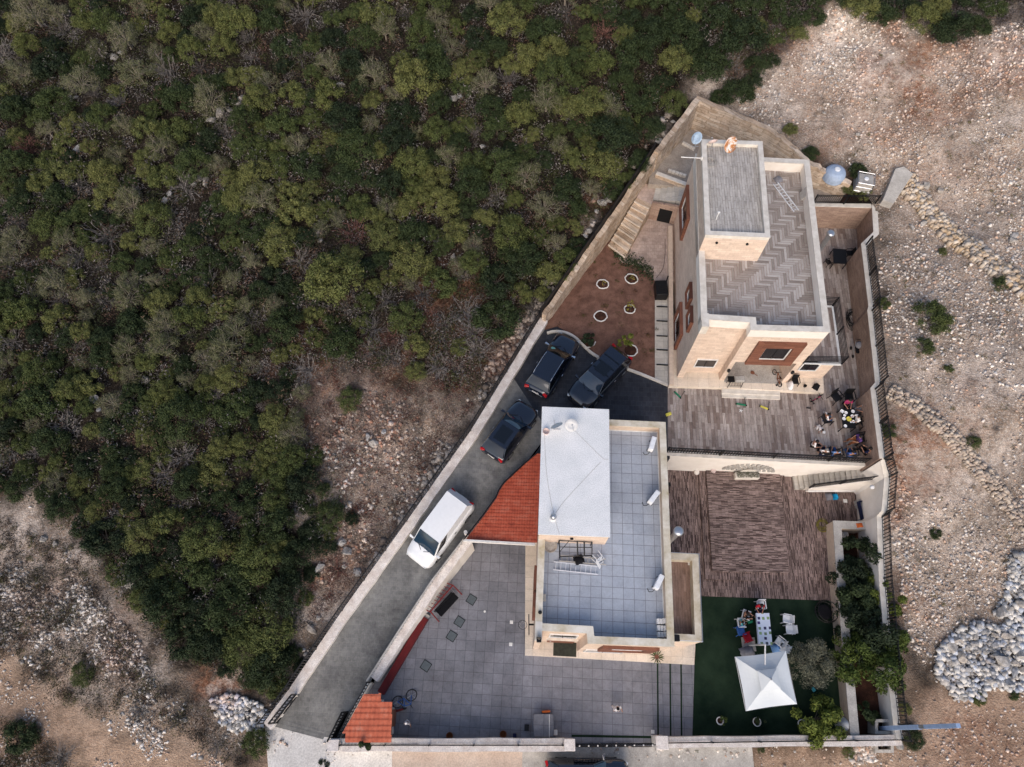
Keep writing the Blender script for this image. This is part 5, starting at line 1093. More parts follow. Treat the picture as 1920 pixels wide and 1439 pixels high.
OUTC=[(395,222,.6),(412,212,.65),(428,203,.5),(442,190,.6),(452,184,.5),(372,245,.3),(212,105,.5),(225,98,.3),(118,190,.5),(130,183,.4),(140,180,.3),(350,328,.4),(370,332,.5),(385,338,.4),(362,342,.3),(318,362,.4),(308,375,.4),(285,393,.3),(305,405,.3),(852,185,.5),(862,180,.4),(640,162,.4),(630,160,.3),(594,440,.55),(600,452,.4),(142,278,.5),(905,275,.4),(910,300,.4),(950,482,.3),(940,205,.4),(272,712,.5),(178,748,.5),(185,768,.3),(295,460,.3),(455,480,.3),(400,555,.3),(1140,372,.5),(1128,380,.4),(1118,395,.35),(1105,432,.35),(1098,440,.3),(1235,262,.4),(1245,250,.45),(1262,225,.35),(1212,300,.3),
 (600,1065,.45),(640,1015,.5),(650,1035,.5),(670,1072,.45),(625,1000,.3),(585,1180,.5),(595,1160,.3),(700,830,.5),(690,820,.35),(645,1060,.3),(720,810,.3),(862,600,.25),(850,480,.3),(600,720,.3),(1610,250,.3),(1735,415,.42),(1713,425,.3),(1740,345,.5),(1765,355,.35),(1900,445,.45),(1895,455,.4),(1820,1040,.3),(1830,880,.3),(1700,1045,.25),(245,1095,.45),(235,1088,.35),(80,1010,.35),(100,1020,.35),(345,1350,.3),(300,1345,.22),(1545,212,.25),(1160,352,.3),(560,1100,.3)]
rf=random.Random(11); pts=[]; 
def pin(x,y,P): return bool(inpoly(np.array([float(x)]),np.array([float(y)]),P)[0])
# hand placed bright crowns (px,py,radius px,kind)
HAND=[(60,25,42,'pale'),(150,20,28,'oak'),(305,15,24,'oak'),(145,150,32,'pale'),(190,215,28,'oak'),(265,235,33,'oak'),(250,130,34,'pale'),(300,320,30,'oak'),(195,355,32,'oak'),(525,215,34,'oak'),(545,165,30,'oak'),(455,265,28,'oak'),(520,300,27,'oak'),(670,270,38,'oak'),(780,155,42,'oak'),(820,240,28,'oak'),(890,300,30,'oak'),(740,250,34,'dark'),(680,60,30,'oak'),(790,60,30,'oak'),(950,40,34,'oak'),(985,95,34,'oak'),(1125,110,30,'oak'),(1040,140,38,'oak'),(1020,45,34,'dark'),(870,120,24,'oak'),(910,150,28,'pale'),(550,395,42,'oak'),(485,370,36,'pale'),(435,400,28,'oak'),(630,530,52,'oak'),(310,470,28,'oak'),(345,590,34,'oak'),(240,600,36,'dark'),(435,615,32,'pale'),(300,650,34,'pale'),(335,780,42,'oak'),(430,760,36,'oak'),(75,740,42,'oak'),(40,580,34,'oak'),(210,790,32,'dark'),(380,870,34,'oak'),(455,930,34,'dark'),(530,600,36,'dark'),(640,635,34,'dark'),(770,480,32,'oak'),(820,520,36,'oak'),(930,520,40,'dark'),(930,590,44,'dark'),(720,430,30,'oak'),(960,430,32,'oak'),(1020,380,30,'pale'),(1060,340,34,'dark'),(1150,250,44,'dark'),(1110,180,34,'oak'),(1210,170,38,'dark'),(1190,90,36,'dark'),(1280,60,40,'dark'),(1330,110,40,'dark'),(1400,60,40,'dark'),(1180,215,30,'oak'),
 (190,1010,42,'dark'),(250,1000,30,'oak'),(350,1080,44,'oak'),(440,1080,40,'dark'),(300,1130,44,'dark'),(420,1140,44,'dark'),(490,1180,44,'oak'),(340,1190,44,'dark'),(400,1210,36,'dark'),(500,1250,40,'dark'),(450,1210,38,'oak'),(500,1280,30,'oak'),(530,1110,40,'dark'),(480,1040,42,'oak'),(380,1010,38,'oak'),(550,1040,34,'dark'),(650,740,22,'oak'),(300,975,30,'oak'),(520,980,36,'dark'),(560,900,34,'dark'),(50,290,14,'red'),(45,275,22,'red'),(50,270,20,'red'),(690,1075,0,'dry')]
for h in HAND:
    if h[2]: pts.append((h[0],h[1],h[2]*.93,h[3]))
tries=0
while tries<26000 and len(pts)<690:
    tries+=1; x=rf.uniform(-60,1900);y=rf.uniform(-50,1300)
    if not pin(x,y,FOR): continue
    if any(abs(x-a)<20 and abs(y-b)<20 for a,b,c in OUTC if c>=.35): continue
    sp=pin(x,y,SPARSE); r=rf.uniform(15,31)*(1.1 if y<500 else 1.0)
    if sp and rf.random()<.75: continue
    md=.70
    if any((x-p[0])**2+(y-p[1])**2<(md*(r+p[2]))**2 for p in pts): continue
    u=rf.random(); zone=fbm(np.array([x]),np.array([y]),.005,2)[0]
    if sp: k='dry' if u<.6 else ('red' if u<.75 else 'oak')
    elif y>900 or x>1150: k='dark' if u<.6 else ('oak' if u<.9 else 'dry')
    else: k='oak' if u<.45 else 'dark' if u<.70 else 'pale' if u<.88 else 'dry' if u<.99 else 'red'
    if zone>.80 and u>.6: k='pale'
    pts.append((x,y,r,k))
TREES=[]
BASER={'oak':1.55,'dark':1.5,'pale':1.6,'dry':1.15,'red':1.15}
for (x,y,r,k) in pts:
    g=GT(x,y,1.2 if k in('oak','dark','pale') else .4); z=surf(g.x,g.y); d=(H-g.z)/(.911-(CY-y)/1280*.413); rad=r*d/1280
    TREES.append((plant(k,g.x,g.y,z-.05,rad/BASER[k]*1.12,rnd=rf),x,y,k))
print('trees',len(pts))
ORD=['first','second','third','fourth','fifth','sixth','seventh','eighth','ninth','tenth','eleventh','twelfth','thirteenth','fourteenth','fifteenth','sixteenth','seventeenth','eighteenth','nineteenth','twentieth','twenty-first','twenty-second','twenty-third','twenty-fourth']
KN={'oak':'olive green oak','dark':'dark evergreen shrub','pale':'pale feathery tree','dry':'bare grey shrub','red':'dull red shrub'}
cells={}
for T_ in TREES:
    o,x,y,k=T_; cells.setdefault((k,int(max(0,min(1919,x))//213),int(max(0,min(1438,y))//160)),[]).append(T_)
for (k,ci,cj),L_ in cells.items():
    L_.sort(key=lambda q:q[1]); cx=['far left edge','left edge','left','left of centre','centre','right of centre','right','right edge','far right edge'][ci]; cy=['top edge','second band','third band','fourth band','fifth band','sixth band','seventh band','eighth band','bottom edge'][cj]
    for n_,q in enumerate(L_): q[0]['label']=(ORD[n_]+' ' if len(L_)>1 else 'only ')+KN[k]+(' from the left' if len(L_)>1 else '')+' in the '+cy+', '+cx.replace(' edge',' side')

# bushes outside the forest, each named for its place
OUT=[(1745,598,34,'oak','large yellow green bush on the rubble east of the terrace'),(1735,650,20,'oak','smaller yellow green bush just below the large bush on the rubble'),(1873,533,16,'oak','small green bush at the foot of the upper dry stone wall'),(1660,565,14,'oak','small bush against the railing beside the terrace wall'),(1828,828,13,'oak','small round bush beside the lower dry stone wall'),(1870,802,11,'dry','small dry bush above the lower dry stone wall'),(1665,805,20,'oak','yellow green shrub growing against the terrace railing above the rubble'),(1760,1000,12,'dark','tiny dark shrub on the gravel east of the deck'),
 (1783,688,10,'oak','tiny shrub on the rubble right of the yellow green bushes'),(1772,468,9,'oak','tiny tuft on the gravel below the upper dry stone wall'),(1483,240,15,'oak','yellow green bush on the slope behind the peaked yard wall'),(1522,285,16,'dark','dark bush between the yard wall and the blue water tank'),(1610,318,18,'dark','dark bush between the blue water tank and the pale box tank'),(1622,360,18,'oak','yellow green bush in front of the pale box tank'),(1593,352,12,'oak','small bush at the open end of the yard wall'),
 (480,1392,27,'oak','yellow tinted bush on the verge left of the driveway mouth'),(150,1265,20,'oak','yellow green bush between the rubble and the tan track'),(165,1250,14,'dry','bare shrub beside the bush along the tan track'),(260,1330,24,'dry','bare brown shrub on the verge below the woods'),(330,1345,24,'dry','bare brown shrub left of the white stone pile'),(400,1400,22,'dry','bare shrub below the white stone pile'),(40,1380,34,'dark','dark shrub in the bottom left corner'),(110,1420,30,'dry','bare dark shrub in the bottom left corner'),(630,1070,26,'red','dull red bare shrub beside the pale boulders left of the driveway'),(415,1300,13,'red','brown round shrub on top of the white stone pile'),
 (660,970,16,'dark','small green shrub among the pale stones beside the driveway wall'),(605,1435,14,'dark','round dark shrub on the white apron below the kiosk'),(1715,1385,20,'dark','green shrub hugging the street corner beside the grey pole'),(1700,1330,14,'oak','small green shrub outside the railing above the grey pole'),(1840,1310,16,'oak','spiky yellow green tuft at the lower edge of the white boulder pile'),(1905,1300,14,'oak','spiky tuft at the right edge below the white boulders'),
 (560,1250,14,'dark','small dark shrub by the driveway railing'),(1310,1410,6,'oak','tiny weed at the foot of the street wall near the gate pillar'),(1430,1407,7,'oak','tiny weed at the foot of the street wall below the planters'),(1595,1412,11,'oak','weed beside the rubble heap at the foot of the street wall')]
for (x,y,r,k,lb) in OUT:
    g=GT(x,y,.4); z=surf(g.x,g.y); d=(H-g.z)/(.911-(CY-y)/1280*.413); plant(k,g.x,g.y,z-.05,r*d/1280/BASER[k],lb,'bushes outside the wood',rf)
# fruit trees in the bed by the east wall, olive, citrus
def solo(name,label,cat,px,py,zc,seed,R,Hc,nl,lobes,leaf,mat,z0,**k):
    r=make_tree(name,label,cat,None,seed,R,Hc,nl,lobes,leaf,mat,**k); g=G(px,py,zc); r.location=(g.x,g.y,z0); return r
solo('fruit_tree','dark green fruit tree at the top of the bed beside the deck wall','tree',1628,1045,2,101,1.6,2.3,4200,20,.10,'leaf_dark',-.1)
solo('fruit_tree','dark leafy tree leaning over the railing toward the gravel','tree',1668,1110,2,102,1.4,2.3,3600,18,.10,'leaf_citrus',-.1)
solo('fruit_tree','dark green fruit tree in the middle of the bed behind the garden wall','tree',1622,1125,2,103,1.5,2.2,4000,20,.10,'leaf_dark',-.1)
solo('fruit_tree','broad dark tree in the bed next to the olive tree','tree',1640,1185,2.2,104,1.9,2.6,5200,26,.10,'leaf_dark',-.1)
solo('fruit_tree','lemon tree with yellow green leaves at the lower end of the bed','tree',1650,1250,2.2,105,1.9,2.5,5400,26,.10,'leaf_citrus',-.1)
solo('fruit_tree','small dark fruit tree in the shady lower corner of the bed','tree',1630,1340,1,106,.8,1.2,1800,12,.09,'leaf_dark',-.1)
solo('fruit_tree','low dark shrub filling the bed between the tall fruit trees','tree',1600,1160,1.2,111,1.2,1.8,3600,30,.09,'leaf_dark',-.1)
solo('fruit_tree','yellow tinted citrus tree pressed against the railing above the lemon tree','tree',1676,1205,1.8,112,1.35,2.2,3600,30,.09,'leaf_citrus',-.1)
solo('fruit_tree','dark leafy shrub at the shaded upper corner of the bed','tree',1598,1075,1.5,113,1.25,2.0,3600,30,.09,'leaf_dark',-.1)
solo('fruit_tree','round citrus tree behind the garden wall beside the lemon tree','tree',1608,1225,1.6,114,1.3,2.1,3600,30,.09,'leaf_citrus',-.1)
solo('olive_tree','round grey leaved olive tree standing on the green lawn','tree',1524,1240,1.6,107,1.55,2.0,9500,40,.06,'leaf_grey',0,asp=.35,branches=30,bark='bark',tips=1,br=.02,spread=.6)
solo('citrus_tree','leafy citrus tree overhanging the street wall at the lawn corner','tree',1540,1350,1.6,108,1.45,2.1,3600,24,.10,'leaf_citrus',0,spread=.5)
solo('bush','dark green bush growing over the orange kiosk roof','bush',681,1386,3,109,.55,3.0,1500,9,.07,'leaf_dark',0)
# ivy/hedge over court corner and grass
gr=MB(); rs=np.random.RandomState(9); c0=[]
for _ in range(900):
    x=rs.uniform(1150,1225); y=470+ (x-1150)*.55+rs.normal()*9+4; g=G(x,y,3.1); c0.append((g.x,g.y,3.12+rs.rand()*.18))
V,Fq=quads_from(np.array(c0),rs.normal(size=(900,3))+[0,0,1],rs.uniform(.05,.12,900),.5,rs)
tag(npmesh('ground_cover',V,Fq,MATS['leaf_dark']),kind='stuff')
# ------------------------------------------------ undergrowth between the trees: uncountable
def tuft_cloud(name,N,poly,cols,seed,size=(.25,.7),per=46,leaf=(.03,.11),hz=.35,excl=None,zf=surfN,asp=.28):
    rs=np.random.RandomState(seed); P=np.array([list(p) for p in poly]); out=[];  X_=[];Y_=[]
    mn=P.min(0);mx=P.max(0)
    while len(X_)<N:
        x=rs.uniform(mn[0],mx[0],4000);y=rs.uniform(mn[1],mx[1],4000); k=inpoly(x,y,poly)
        if excl is not None:
            for e in excl: k&=~inpoly(x,y,e)
        X_+=list(x[k]);Y_+=list(y[k])
    X_=np.array(X_[:N]);Y_=np.array(Y_[:N]); Zz=zf(X_,Y_); S=rs.uniform(size[0],size[1],N); ci=rs.randint(len(cols),size=N)
    n=N*per; i=np.repeat(np.arange(N),per); D=rs.normal(size=(n,3)); D[:,2]=np.abs(D[:,2])*.8; D/=np.linalg.norm(D,axis=1,keepdims=True); rad=rs.rand(n)**.5
    C=np.stack([X_[i],Y_[i],Zz[i]],1)+D*(S[i]*rad)[:,None]*np.array([1,1,hz/.35*.8]); N_=rs.normal(size=(n,3))+np.array([0,0,.8])
    V,Fq=quads_from(C,N_,rs.uniform(leaf[0],leaf[1],n),asp,rs)
    col=np.array(cols)[ci][i]*rs.uniform(.65,1.35,(n,1)); col=np.repeat(col,4,0); col[:,3]=1
    return npmesh(name,V,Fq,MATS['tinted'],False,{'tint':col})
t=NT('tinted'); va=t.n('ShaderNodeVertexColor',layer_name='tint'); t.base(va.outputs[0],.9,0,.1)
wf=[GT(*p).xy for p in FOR]; 
u=tuft_cloud('undergrowth',4300,wf,[RGB(106,101,98),RGB(124,118,114),RGB(84,78,73),RGB(56,60,40),RGB(66,70,42),RGB(98,84,70),RGB(50,54,38),RGB(62,66,40),RGB(96,76,66)],31,(.35,1.15),95,(.04,.12),.6,asp=.35); tag(u,kind='stuff')
sp_=[GT(*p).xy for p in [(545,745),(700,640),(900,600),(1010,600),(880,800),(780,930),(640,1120),(560,1230),(590,1050),(640,950),(600,850)]]
u=tuft_cloud('dry_scrub',1000,sp_,[RGB(132,110,102),RGB(116,98,90),RGB(96,88,80),RGB(90,56,48),RGB(130,118,106)],32,(.25,.75),70,(.03,.1)); tag(u,kind='stuff')
lb_=[GT(*p).xy for p in [(-60,960),(130,1010),(250,1200),(320,1290),(480,1330),(490,1400),(440,1439),(330,1360),(150,1330),(0,1230),(-60,1200)]]
u=tuft_cloud('dry_scrub',700,lb_,[RGB(92,86,80),RGB(70,64,58),RGB(84,68,58),RGB(80,78,54),RGB(60,56,50)],33,(.25,.8),70,(.03,.1),.4); tag(u,kind='stuff')
rb_=[GT(*p).xy for p in [(1440,150),(1920,40),(1920,1280),(1760,1290),(1690,1200),(1670,900),(1650,400),(1560,300)]]
bl_=[GT(*p).xy for p in [(-60,1340),(40,1360),(110,1400),(150,1450),(150,1500),(-60,1500)]]
u=tuft_cloud('dry_scrub',160,bl_,[RGB(60,54,46),RGB(74,66,56),RGB(58,60,38),RGB(84,68,58)],37,(.3,.8),80,(.03,.1),.5); tag(u,kind='stuff')
u=tuft_cloud('dry_grass',260,rb_,[RGB(110,104,70),RGB(120,108,86),RGB(130,118,100)],34,(.12,.35),40,(.03,.08)); tag(u,kind='stuff')
u=tuft_cloud('garden_weeds',46,[p.xy for p in gard],[RGB(70,72,40),RGB(84,80,46),RGB(90,66,50)],35,(.12,.35),40,(.03,.07),zf=lambda x,y:np.full(len(x),3.07)); tag(u,kind='stuff')
fr_=[GT(*p).xy for p in [(1440,150),(1500,55),(1560,8),(1640,10),(1740,75),(1790,95),(1840,60),(1920,55),(1990,60),(1990,-20),(1500,-20),(1400,120)]]
u=tuft_cloud('grey_scrub',420,fr_,[RGB(96,90,90),RGB(110,104,102),RGB(84,76,72),RGB(100,86,78)],36,(.3,.8),90,(.03,.1),.5); tag(u,kind='stuff')
# ------------------------------------------------ stones
def rockmesh(seed,sub=2,flat=.7):
    rs=np.random.RandomState(seed); bm=bmesh.new(); bmesh.ops.create_icosphere(bm,subdivisions=sub,radius=1)
    pl=[(rs.normal(size=3),rs.uniform(.42,.8)) for _ in range(13)]
    pl=[(a/np.linalg.norm(a),b) for a,b in pl]
    for v in bm.verts:
        p=np.array(v.co)
        for a,b in pl:
            k=p.dot(a)-b
            if k>0: p=p-a*k
        v.co=Vector(p*np.array([1,.8+.2*rs.rand()*0,flat]))
    me=bpy.data.meshes.new('rock'); bm.to_mesh(me); bm.free(); return me
t=NT('limestone'); oi=t.n('ShaderNodeObjectInfo'); f=t.noise(3,5,.7); c=t.ramp(f,[(.3,RGB(118,114,108)),(.52,RGB(168,164,159)),(.8,RGB(204,200,195))]); c=t.mix(.8,c,t.ramp(oi.outputs['Random'],[(0,(.78,.86,1,1)),(.2,(.95,.95,.97,1)),(.7,(1,.98,.95,1)),(1,(1.05,.95,.86,1))]),'MULTIPLY'); t.base(c,.85,0,.2); t.bump(t.noise(9,5,.7),.03,.6)
RM=[rockmesh(s,1+s%2,[.6,.85,.7,.5,.75,.95,.65,.8][s]) for s in range(8)]
for me in RM: me.materials.append(MATS['limestone'])
def rock(i,loc,s,label,group,name='boulder',cat='boulder',rnd=RND):
    o=bpy.data.objects.new(name,RM[i%8]); COL.objects.link(o); o.location=loc; o.rotation_euler=(rnd.uniform(-.4,.4),rnd.uniform(-.4,.4),rnd.uniform(0,6.28)); o.scale=(s,s*rnd.uniform(.7,1),s*rnd.uniform(.7,1)); return tag(o,label,cat,group)
PILE=[(1785,1185),(1830,1165),(1870,1175),(1925,1150),(1960,1160),(1960,1290),(1900,1298),(1850,1290),(1840,1310),(1790,1318),(1775,1290),(1755,1270),(1750,1225)]
PILE2=[(1890,1045),(1940,1030),(1960,1190),(1900,1160),(1862,1150),(1885,1110)]
PILE3=[(392,1312),(430,1300),(480,1316),(508,1338),(492,1366),(440,1374),(415,1356)]
rk=random.Random(4)
def pile(poly,n,smin,smax,mh,label,group,mind):
    pp=[];tr=0
    while len(pp)<n and tr<20000:
        tr+=1; xs=[p[0] for p in poly];ys=[p[1] for p in poly]; x=rk.uniform(min(xs),max(xs));y=rk.uniform(min(ys),max(ys))
        if not pin(x,y,poly): continue
        s=smin+(smax-smin)*rk.random()**2.8
        if any((x-a)**2+(y-b)**2<((s+c)*28*mind)**2 for a,b,c in pp): continue
        pp.append((x,y,s))
    cx=sum(p[0] for p in pp)/len(pp);cy=sum(p[1] for p in pp)/len(pp)
    for (x,y,s) in pp:
        e=max(0,1-math.hypot((x-cx)/90,(y-cy)/70)); g=GT(x,y,mh*e); z=surf(g.x,g.y); 
        sz='large' if s>smin+.45*(smax-smin) else 'medium' if s>smin+.15*(smax-smin) else 'small'; X=sorted(p[0] for p in poly);Yy=sorted(p[1] for p in poly); a_=(x-X[0])/(X[-1]-X[0]); b_=(y-Yy[0])/(Yy[-1]-Yy[0])
        rock(rk.randrange(8),(g.x,g.y,z+mh*e+s*.3),s,sz+' '+label+', '+('top' if b_<.25 else 'upper' if b_<.5 else 'lower' if b_<.75 else 'bottom')+' '+('left' if a_<.33 else 'middle' if a_<.66 else 'right')+' part',group,rnd=rk)
    return len(pp)
print(pile(PILE,175,.12,.66,.55,'white limestone boulder in the big heap at the lower right','boulders of the big white heap',.60),
 pile(PILE2,45,.14,.55,.3,'pale boulder in the smaller heap at the right edge','boulders of the right edge heap',.62),
 pile(PILE3,75,.07,.26,.2,'white broken stone in the heap beside the driveway mouth','stones of the heap beside the driveway',.55))
for i,(x,y,s) in enumerate(OUTC):
    g=GT(x,y,.2); z=surf(g.x,g.y); w_='in the wood' if pin(x,y,FOR) else 'on open ground'; zn=['top','upper','upper middle','lower middle','lower','bottom'][min(5,int(y//240))]+' '+['far left','left','centre left','centre right','right','far right'][min(5,int(x//320))]
    rock(i,(g.x,g.y,z+s*.25),s*1.05,('large ' if s>.44 else 'middling ' if s>.31 else 'small ')+'pale rock showing '+w_+', '+zn+' of the view','loose rocks '+w_,'rock','rock',rk)
# uncountable rubble
def rubble(name,N,poly,seed,smin,smax,cols,pw=3,zf=surfN,up=.3,clump=True):
    rs=np.random.RandomState(seed); P=np.array([list(p) for p in poly]); X_=[];Y_=[]; mn=P.min(0);mx=P.max(0)
    while len(X_)<N:
        x=rs.uniform(mn[0],mx[0],6000);y=rs.uniform(mn[1],mx[1],6000); k=inpoly(x,y,poly)&~inpoly(x,y,outline)&(fbm(x,y,.22,4)*1.5+fbm(x,y,1.3,2)*.6+rs.rand(6000)*.45>(1.32 if clump else -1)); X_+=list(x[k]);Y_+=list(y[k])
    X_=np.array(X_[:N]);Y_=np.array(Y_[:N]);Zz=zf(X_,Y_); S=smin+(smax-smin)*rs.rand(N)**pw
    cube=np.array([(-1,-1,-1),(1,-1,-1),(1,1,-1),(-1,1,-1),(-.7,-.7,1),(.7,-.7,1),(.7,.7,1),(-.7,.7,1)],float)
    V=cube[None]+rs.uniform(-.35,.35,(N,8,3)); V*=S[:,None,None]*np.stack([np.ones(N),rs.uniform(.55,1,N),rs.uniform(.4,.75,N)],1)[:,None,:]
    # random rotation
    q=rs.normal(size=(N,4)); q[:,1:3]*=.35; q/=np.linalg.norm(q,axis=1,keepdims=True); w,x,y,z=q.T
    R_=np.stack([1-2*(y*y+z*z),2*(x*y-z*w),2*(x*z+y*w),2*(x*y+z*w),1-2*(x*x+z*z),2*(y*z-x*w),2*(x*z-y*w),2*(y*z+x*w),1-2*(x*x+y*y)],1).reshape(N,3,3)
    V=np.einsum('nij,nkj->nki',R_,V)+np.stack([X_,Y_,Zz+S*up],1)[:,None,:]
    fq=np.array([(3,2,1,0),(4,5,6,7),(0,1,5,4),(1,2,6,5),(2,3,7,6),(3,0,4,7)]); Fq=(np.arange(N)[:,None,None]*8+fq[None]).reshape(-1,4)
    c_=np.array(cols)[rs.randint(len(cols),size=N)]*rs.uniform(.8,1.15,(N,1)); 
    tr_=np.zeros(N)
    for (px_,py_,r_,s_) in REDP:
        g_=GT(px_,py_); tr_=np.maximum(tr_,s_*np.clip(1.25-np.hypot(X_-g_.x,Y_-g_.y)/(r_/26.)-(fbm(X_,Y_,.6,4)-.45)*2,0,1))
    tp_=np.zeros(N)
    for (px_,py_,r_,s_) in PALE:
        g_=GT(px_,py_); tp_=np.maximum(tp_,s_*np.clip(1.2-np.hypot(X_-g_.x,Y_-g_.y)/(r_/25.)-(fbm(X_,Y_,.5,4)-.45)*2,0,1))
    rust=np.array(RGB(160,116,90)); c_=c_*(1-tr_[:,None]*.6)+rust*(tr_[:,None]*.6*rs.uniform(.6,1.3,(N,1))); c_=c_*(1+tp_[:,None]*.3); c_=c_*(.8+.4*fbm(X_*1.0,Y_,.1,3)[:,None]/.6)
    c_=np.repeat(c_,8,0); c_[:,3]=1
    return npmesh(name,V.reshape(-1,3),Fq,MATS['tinted'],False,{'tint':c_})
SC1=[RGB(172,160,150),RGB(196,186,176),RGB(146,134,124),RGB(216,208,198),RGB(182,156,138),RGB(162,158,155),RGB(204,196,188)]
SC2=[RGB(150,144,138),RGB(184,178,170),RGB(120,112,106),RGB(206,200,194)]
tag(rubble('rubble_stones',34000,RUB[0],51,.018,.11,SC1,4.6),kind='stuff')
tag(rubble('rubble_stones',6500,RUB[1],52,.02,.12,SC2,4),kind='stuff')
tag(rubble('rubble_stones',4800,RUB[2],53,.02,.15,[RGB(150,142,134),RGB(176,168,158),RGB(120,108,98),RGB(196,188,180),RGB(150,118,104)],5),kind='stuff')
fol=[GT(*p).xy for p in [(1022,575),(1140,385),(1225,265),(1300,160),(1290,150),(1200,280),(1120,360),(1000,560),(860,760),(770,950),(640,1120),(500,1330),(520,1350),(660,1150),(780,985),(900,800)]]
tag(rubble('wallside_stones',1300,fol,54,.04,.24,[RGB(140,132,124),RGB(166,156,146),RGB(112,102,94),RGB(180,170,160)],3),kind='stuff')
tag(rubble('gravel',4200,TAN[1],55,.02,.09,SC1,3),kind='stuff'); tag(rubble('gravel',3000,TAN[0],56,.02,.08,SC1,3),kind='stuff')
hp=[GT(*p).xy for p in [(1592,1402),(1640,1400),(1640,1425),(1600,1435),(1590,1420)]]; tag(rubble('rubble_heap',260,hp,57,.05,.14,SC1,1.5,up=.6,clump=False),kind='stuff')
yp=[G(*p,5.2).xy for p in [(1285,240),(1320,205),(1360,235),(1320,260)]]
WH=[RGB(186,184,180),RGB(170,175,184),RGB(198,194,188),RGB(150,148,146)]
tag(rubble('broken_stones',1500,[GT(*p).xy for p in PILE],58,.06,.2,WH,2,up=1.2,clump=False),kind='stuff'); tag(rubble('broken_stones',500,[GT(*p).xy for p in PILE2],59,.06,.2,WH,2,up=1.0,clump=False),kind='stuff'); tag(rubble('broken_stones',520,[GT(*p).xy for p in PILE3],60,.05,.17,WH,2,up=1.2,clump=False),kind='stuff')
# ------------------------------------------------ dry stone walls on the lot
def drywall(label,pxs,wid,rows,seed,hgt,smin=.16,smax=.3,cols=None):
    rs=np.random.RandomState(seed); P=[GT(*p) for p in pxs]; r=thing('dry_stone_wall',label,'wall',P[0].copy()); N=0; Cs=[];Ss=[]
    for i in range(len(P)-1):
        a,b=P[i],P[i+1]; d=(b-a).xy; L=d.length; t_=d/L; n_=Vector((-t_.y,t_.x))
        k=0
        while k<L:
            for j in range(rows):
                o_=(j+.5)/rows-.5; q=a.xy+t_*(k+rs.uniform(-.06,.06))+n_*wid*(o_+rs.uniform(-.05,.05)); Cs.append((q.x,q.y,hgt*(1-abs(o_)*.7))); Ss.append(rs.uniform(smin,smax))
            k+=(smin+smax)*.82
    Cs=np.array(Cs); Ss=np.array(Ss); N=len(Cs); base=surfN(Cs[:,0],Cs[:,1])
    cube=np.array([(-1,-1,-1),(1,-1,-1),(1,1,-1),(-1,1,-1),(-.75,-.75,1),(.75,-.75,1),(.75,.75,1),(-.75,.75,1)],float)
    V=cube[None]+rs.uniform(-.22,.22,(N,8,3)); ang=rs.uniform(0,6.28,N)
    V*=Ss[:,None,None]*np.array([1.0,.85,1.3])
    ca,sa=np.cos(ang),np.sin(ang); VX=V[...,0]*ca[:,None]-V[...,1]*sa[:,None]; VY=V[...,0]*sa[:,None]+V[...,1]*ca[:,None]; V=np.stack([VX,VY,V[...,2]],-1)+np.stack([Cs[:,0],Cs[:,1],base+Cs[:,2]-.1],1)[:,None,:]
    V=V-np.array(list(r.location)); fq=np.array([(3,2,1,0),(4,5,6,7),(0,1,5,4),(1,2,6,5),(2,3,7,6),(3,0,4,7)]); Fq=(np.arange(N)[:,None,None]*8+fq[None]).reshape(-1,4)
    cols=cols or [RGB(196,172,146),RGB(180,160,138),RGB(206,190,170),RGB(190,160,124),RGB(170,160,150)]
    c_=np.array(cols)[rs.randint(len(cols),size=N)]*rs.uniform(.85,1.12,(N,1)); c_=np.repeat(c_,8,0); c_[:,3]=1
    npmesh('stones',V.reshape(-1,3),Fq,MATS['tinted'],False,{'tint':c_},r); return r
drywall('tan dry stone wall running across the rubble from the grey slab to the right edge',[(1698,340),(1722,375),(1790,450),(1850,500),(1925,560),(1990,610)],1.15,7,1,.35,.07,.19,[RGB(196,178,156),RGB(180,164,146),RGB(206,194,178),RGB(188,166,138),RGB(172,164,156)])
drywall('pale weathered stone wall below the yellow green bushes',[(1668,735),(1720,765),(1790,830),(1850,900),(1895,955),(1950,1010)],.95,6,2,.22,.06,.16,[RGB(176,160,146),RGB(160,148,136),RGB(192,178,162)])
m=MB(); q=[GT(1648,385),GT(1668,392),GT(1705,336),GT(1688,322),GT(1672,326)]; m.prism([(p.x,p.y,p.z+.55) for p in q],3.5,None); tag(m.build('concrete_slab','concrete',bev=.03),'grey poured concrete slab at the upper end of the dry stone wall','slab')
# tanks behind the yard
g=GT(1574,312,1.2); z=surf(g.x,g.y); tk=thing('water_tank','round pale blue plastic water tank behind the yard wall','water tank',(g.x,g.y,z)); mplain('tank_blue',RGB(158,174,196),.45)
m=MB(); m.lathe((g.x,g.y,z),[(.72,0),(.76,.08),(.74,.25),(.77,.3),(.74,.5),(.66,.68),(.5,.8),(.22,.88)],20); m.build('body','tank_blue',tk); m=MB(); m.lathe((g.x,g.y,z+.86),[(.2,0),(.2,.07),(.17,.09)],16); m.build('lid','white_plastic',tk)
g=GT(1622,340,.8); z=surf(g.x,g.y); tk=thing('box_tank','square pale plastic tank in a thin frame among bushes','water tank',(g.x,g.y,z)); m=MB(); m.box((g.x,g.y,z+.55),(1.05,1.0,.95),-.25); m.build('body','concrete',tk,bev=.06); m=MB(); m.lathe((g.x,g.y,z+1.02),[(.16,0),(.16,.06),(.12,.08)],12); m.build('lid','white_plastic',tk)
m=MB()
R_=Matrix.Rotation(-.25,3,'Z')
for sx in(-1,1):
    for sy in(-1,1):
        p=Vector((g.x,g.y,z))+R_@Vector((sx*.55,sy*.52,0)); m.tube(p,p+Vector((0,0,1.1)),.03,4)
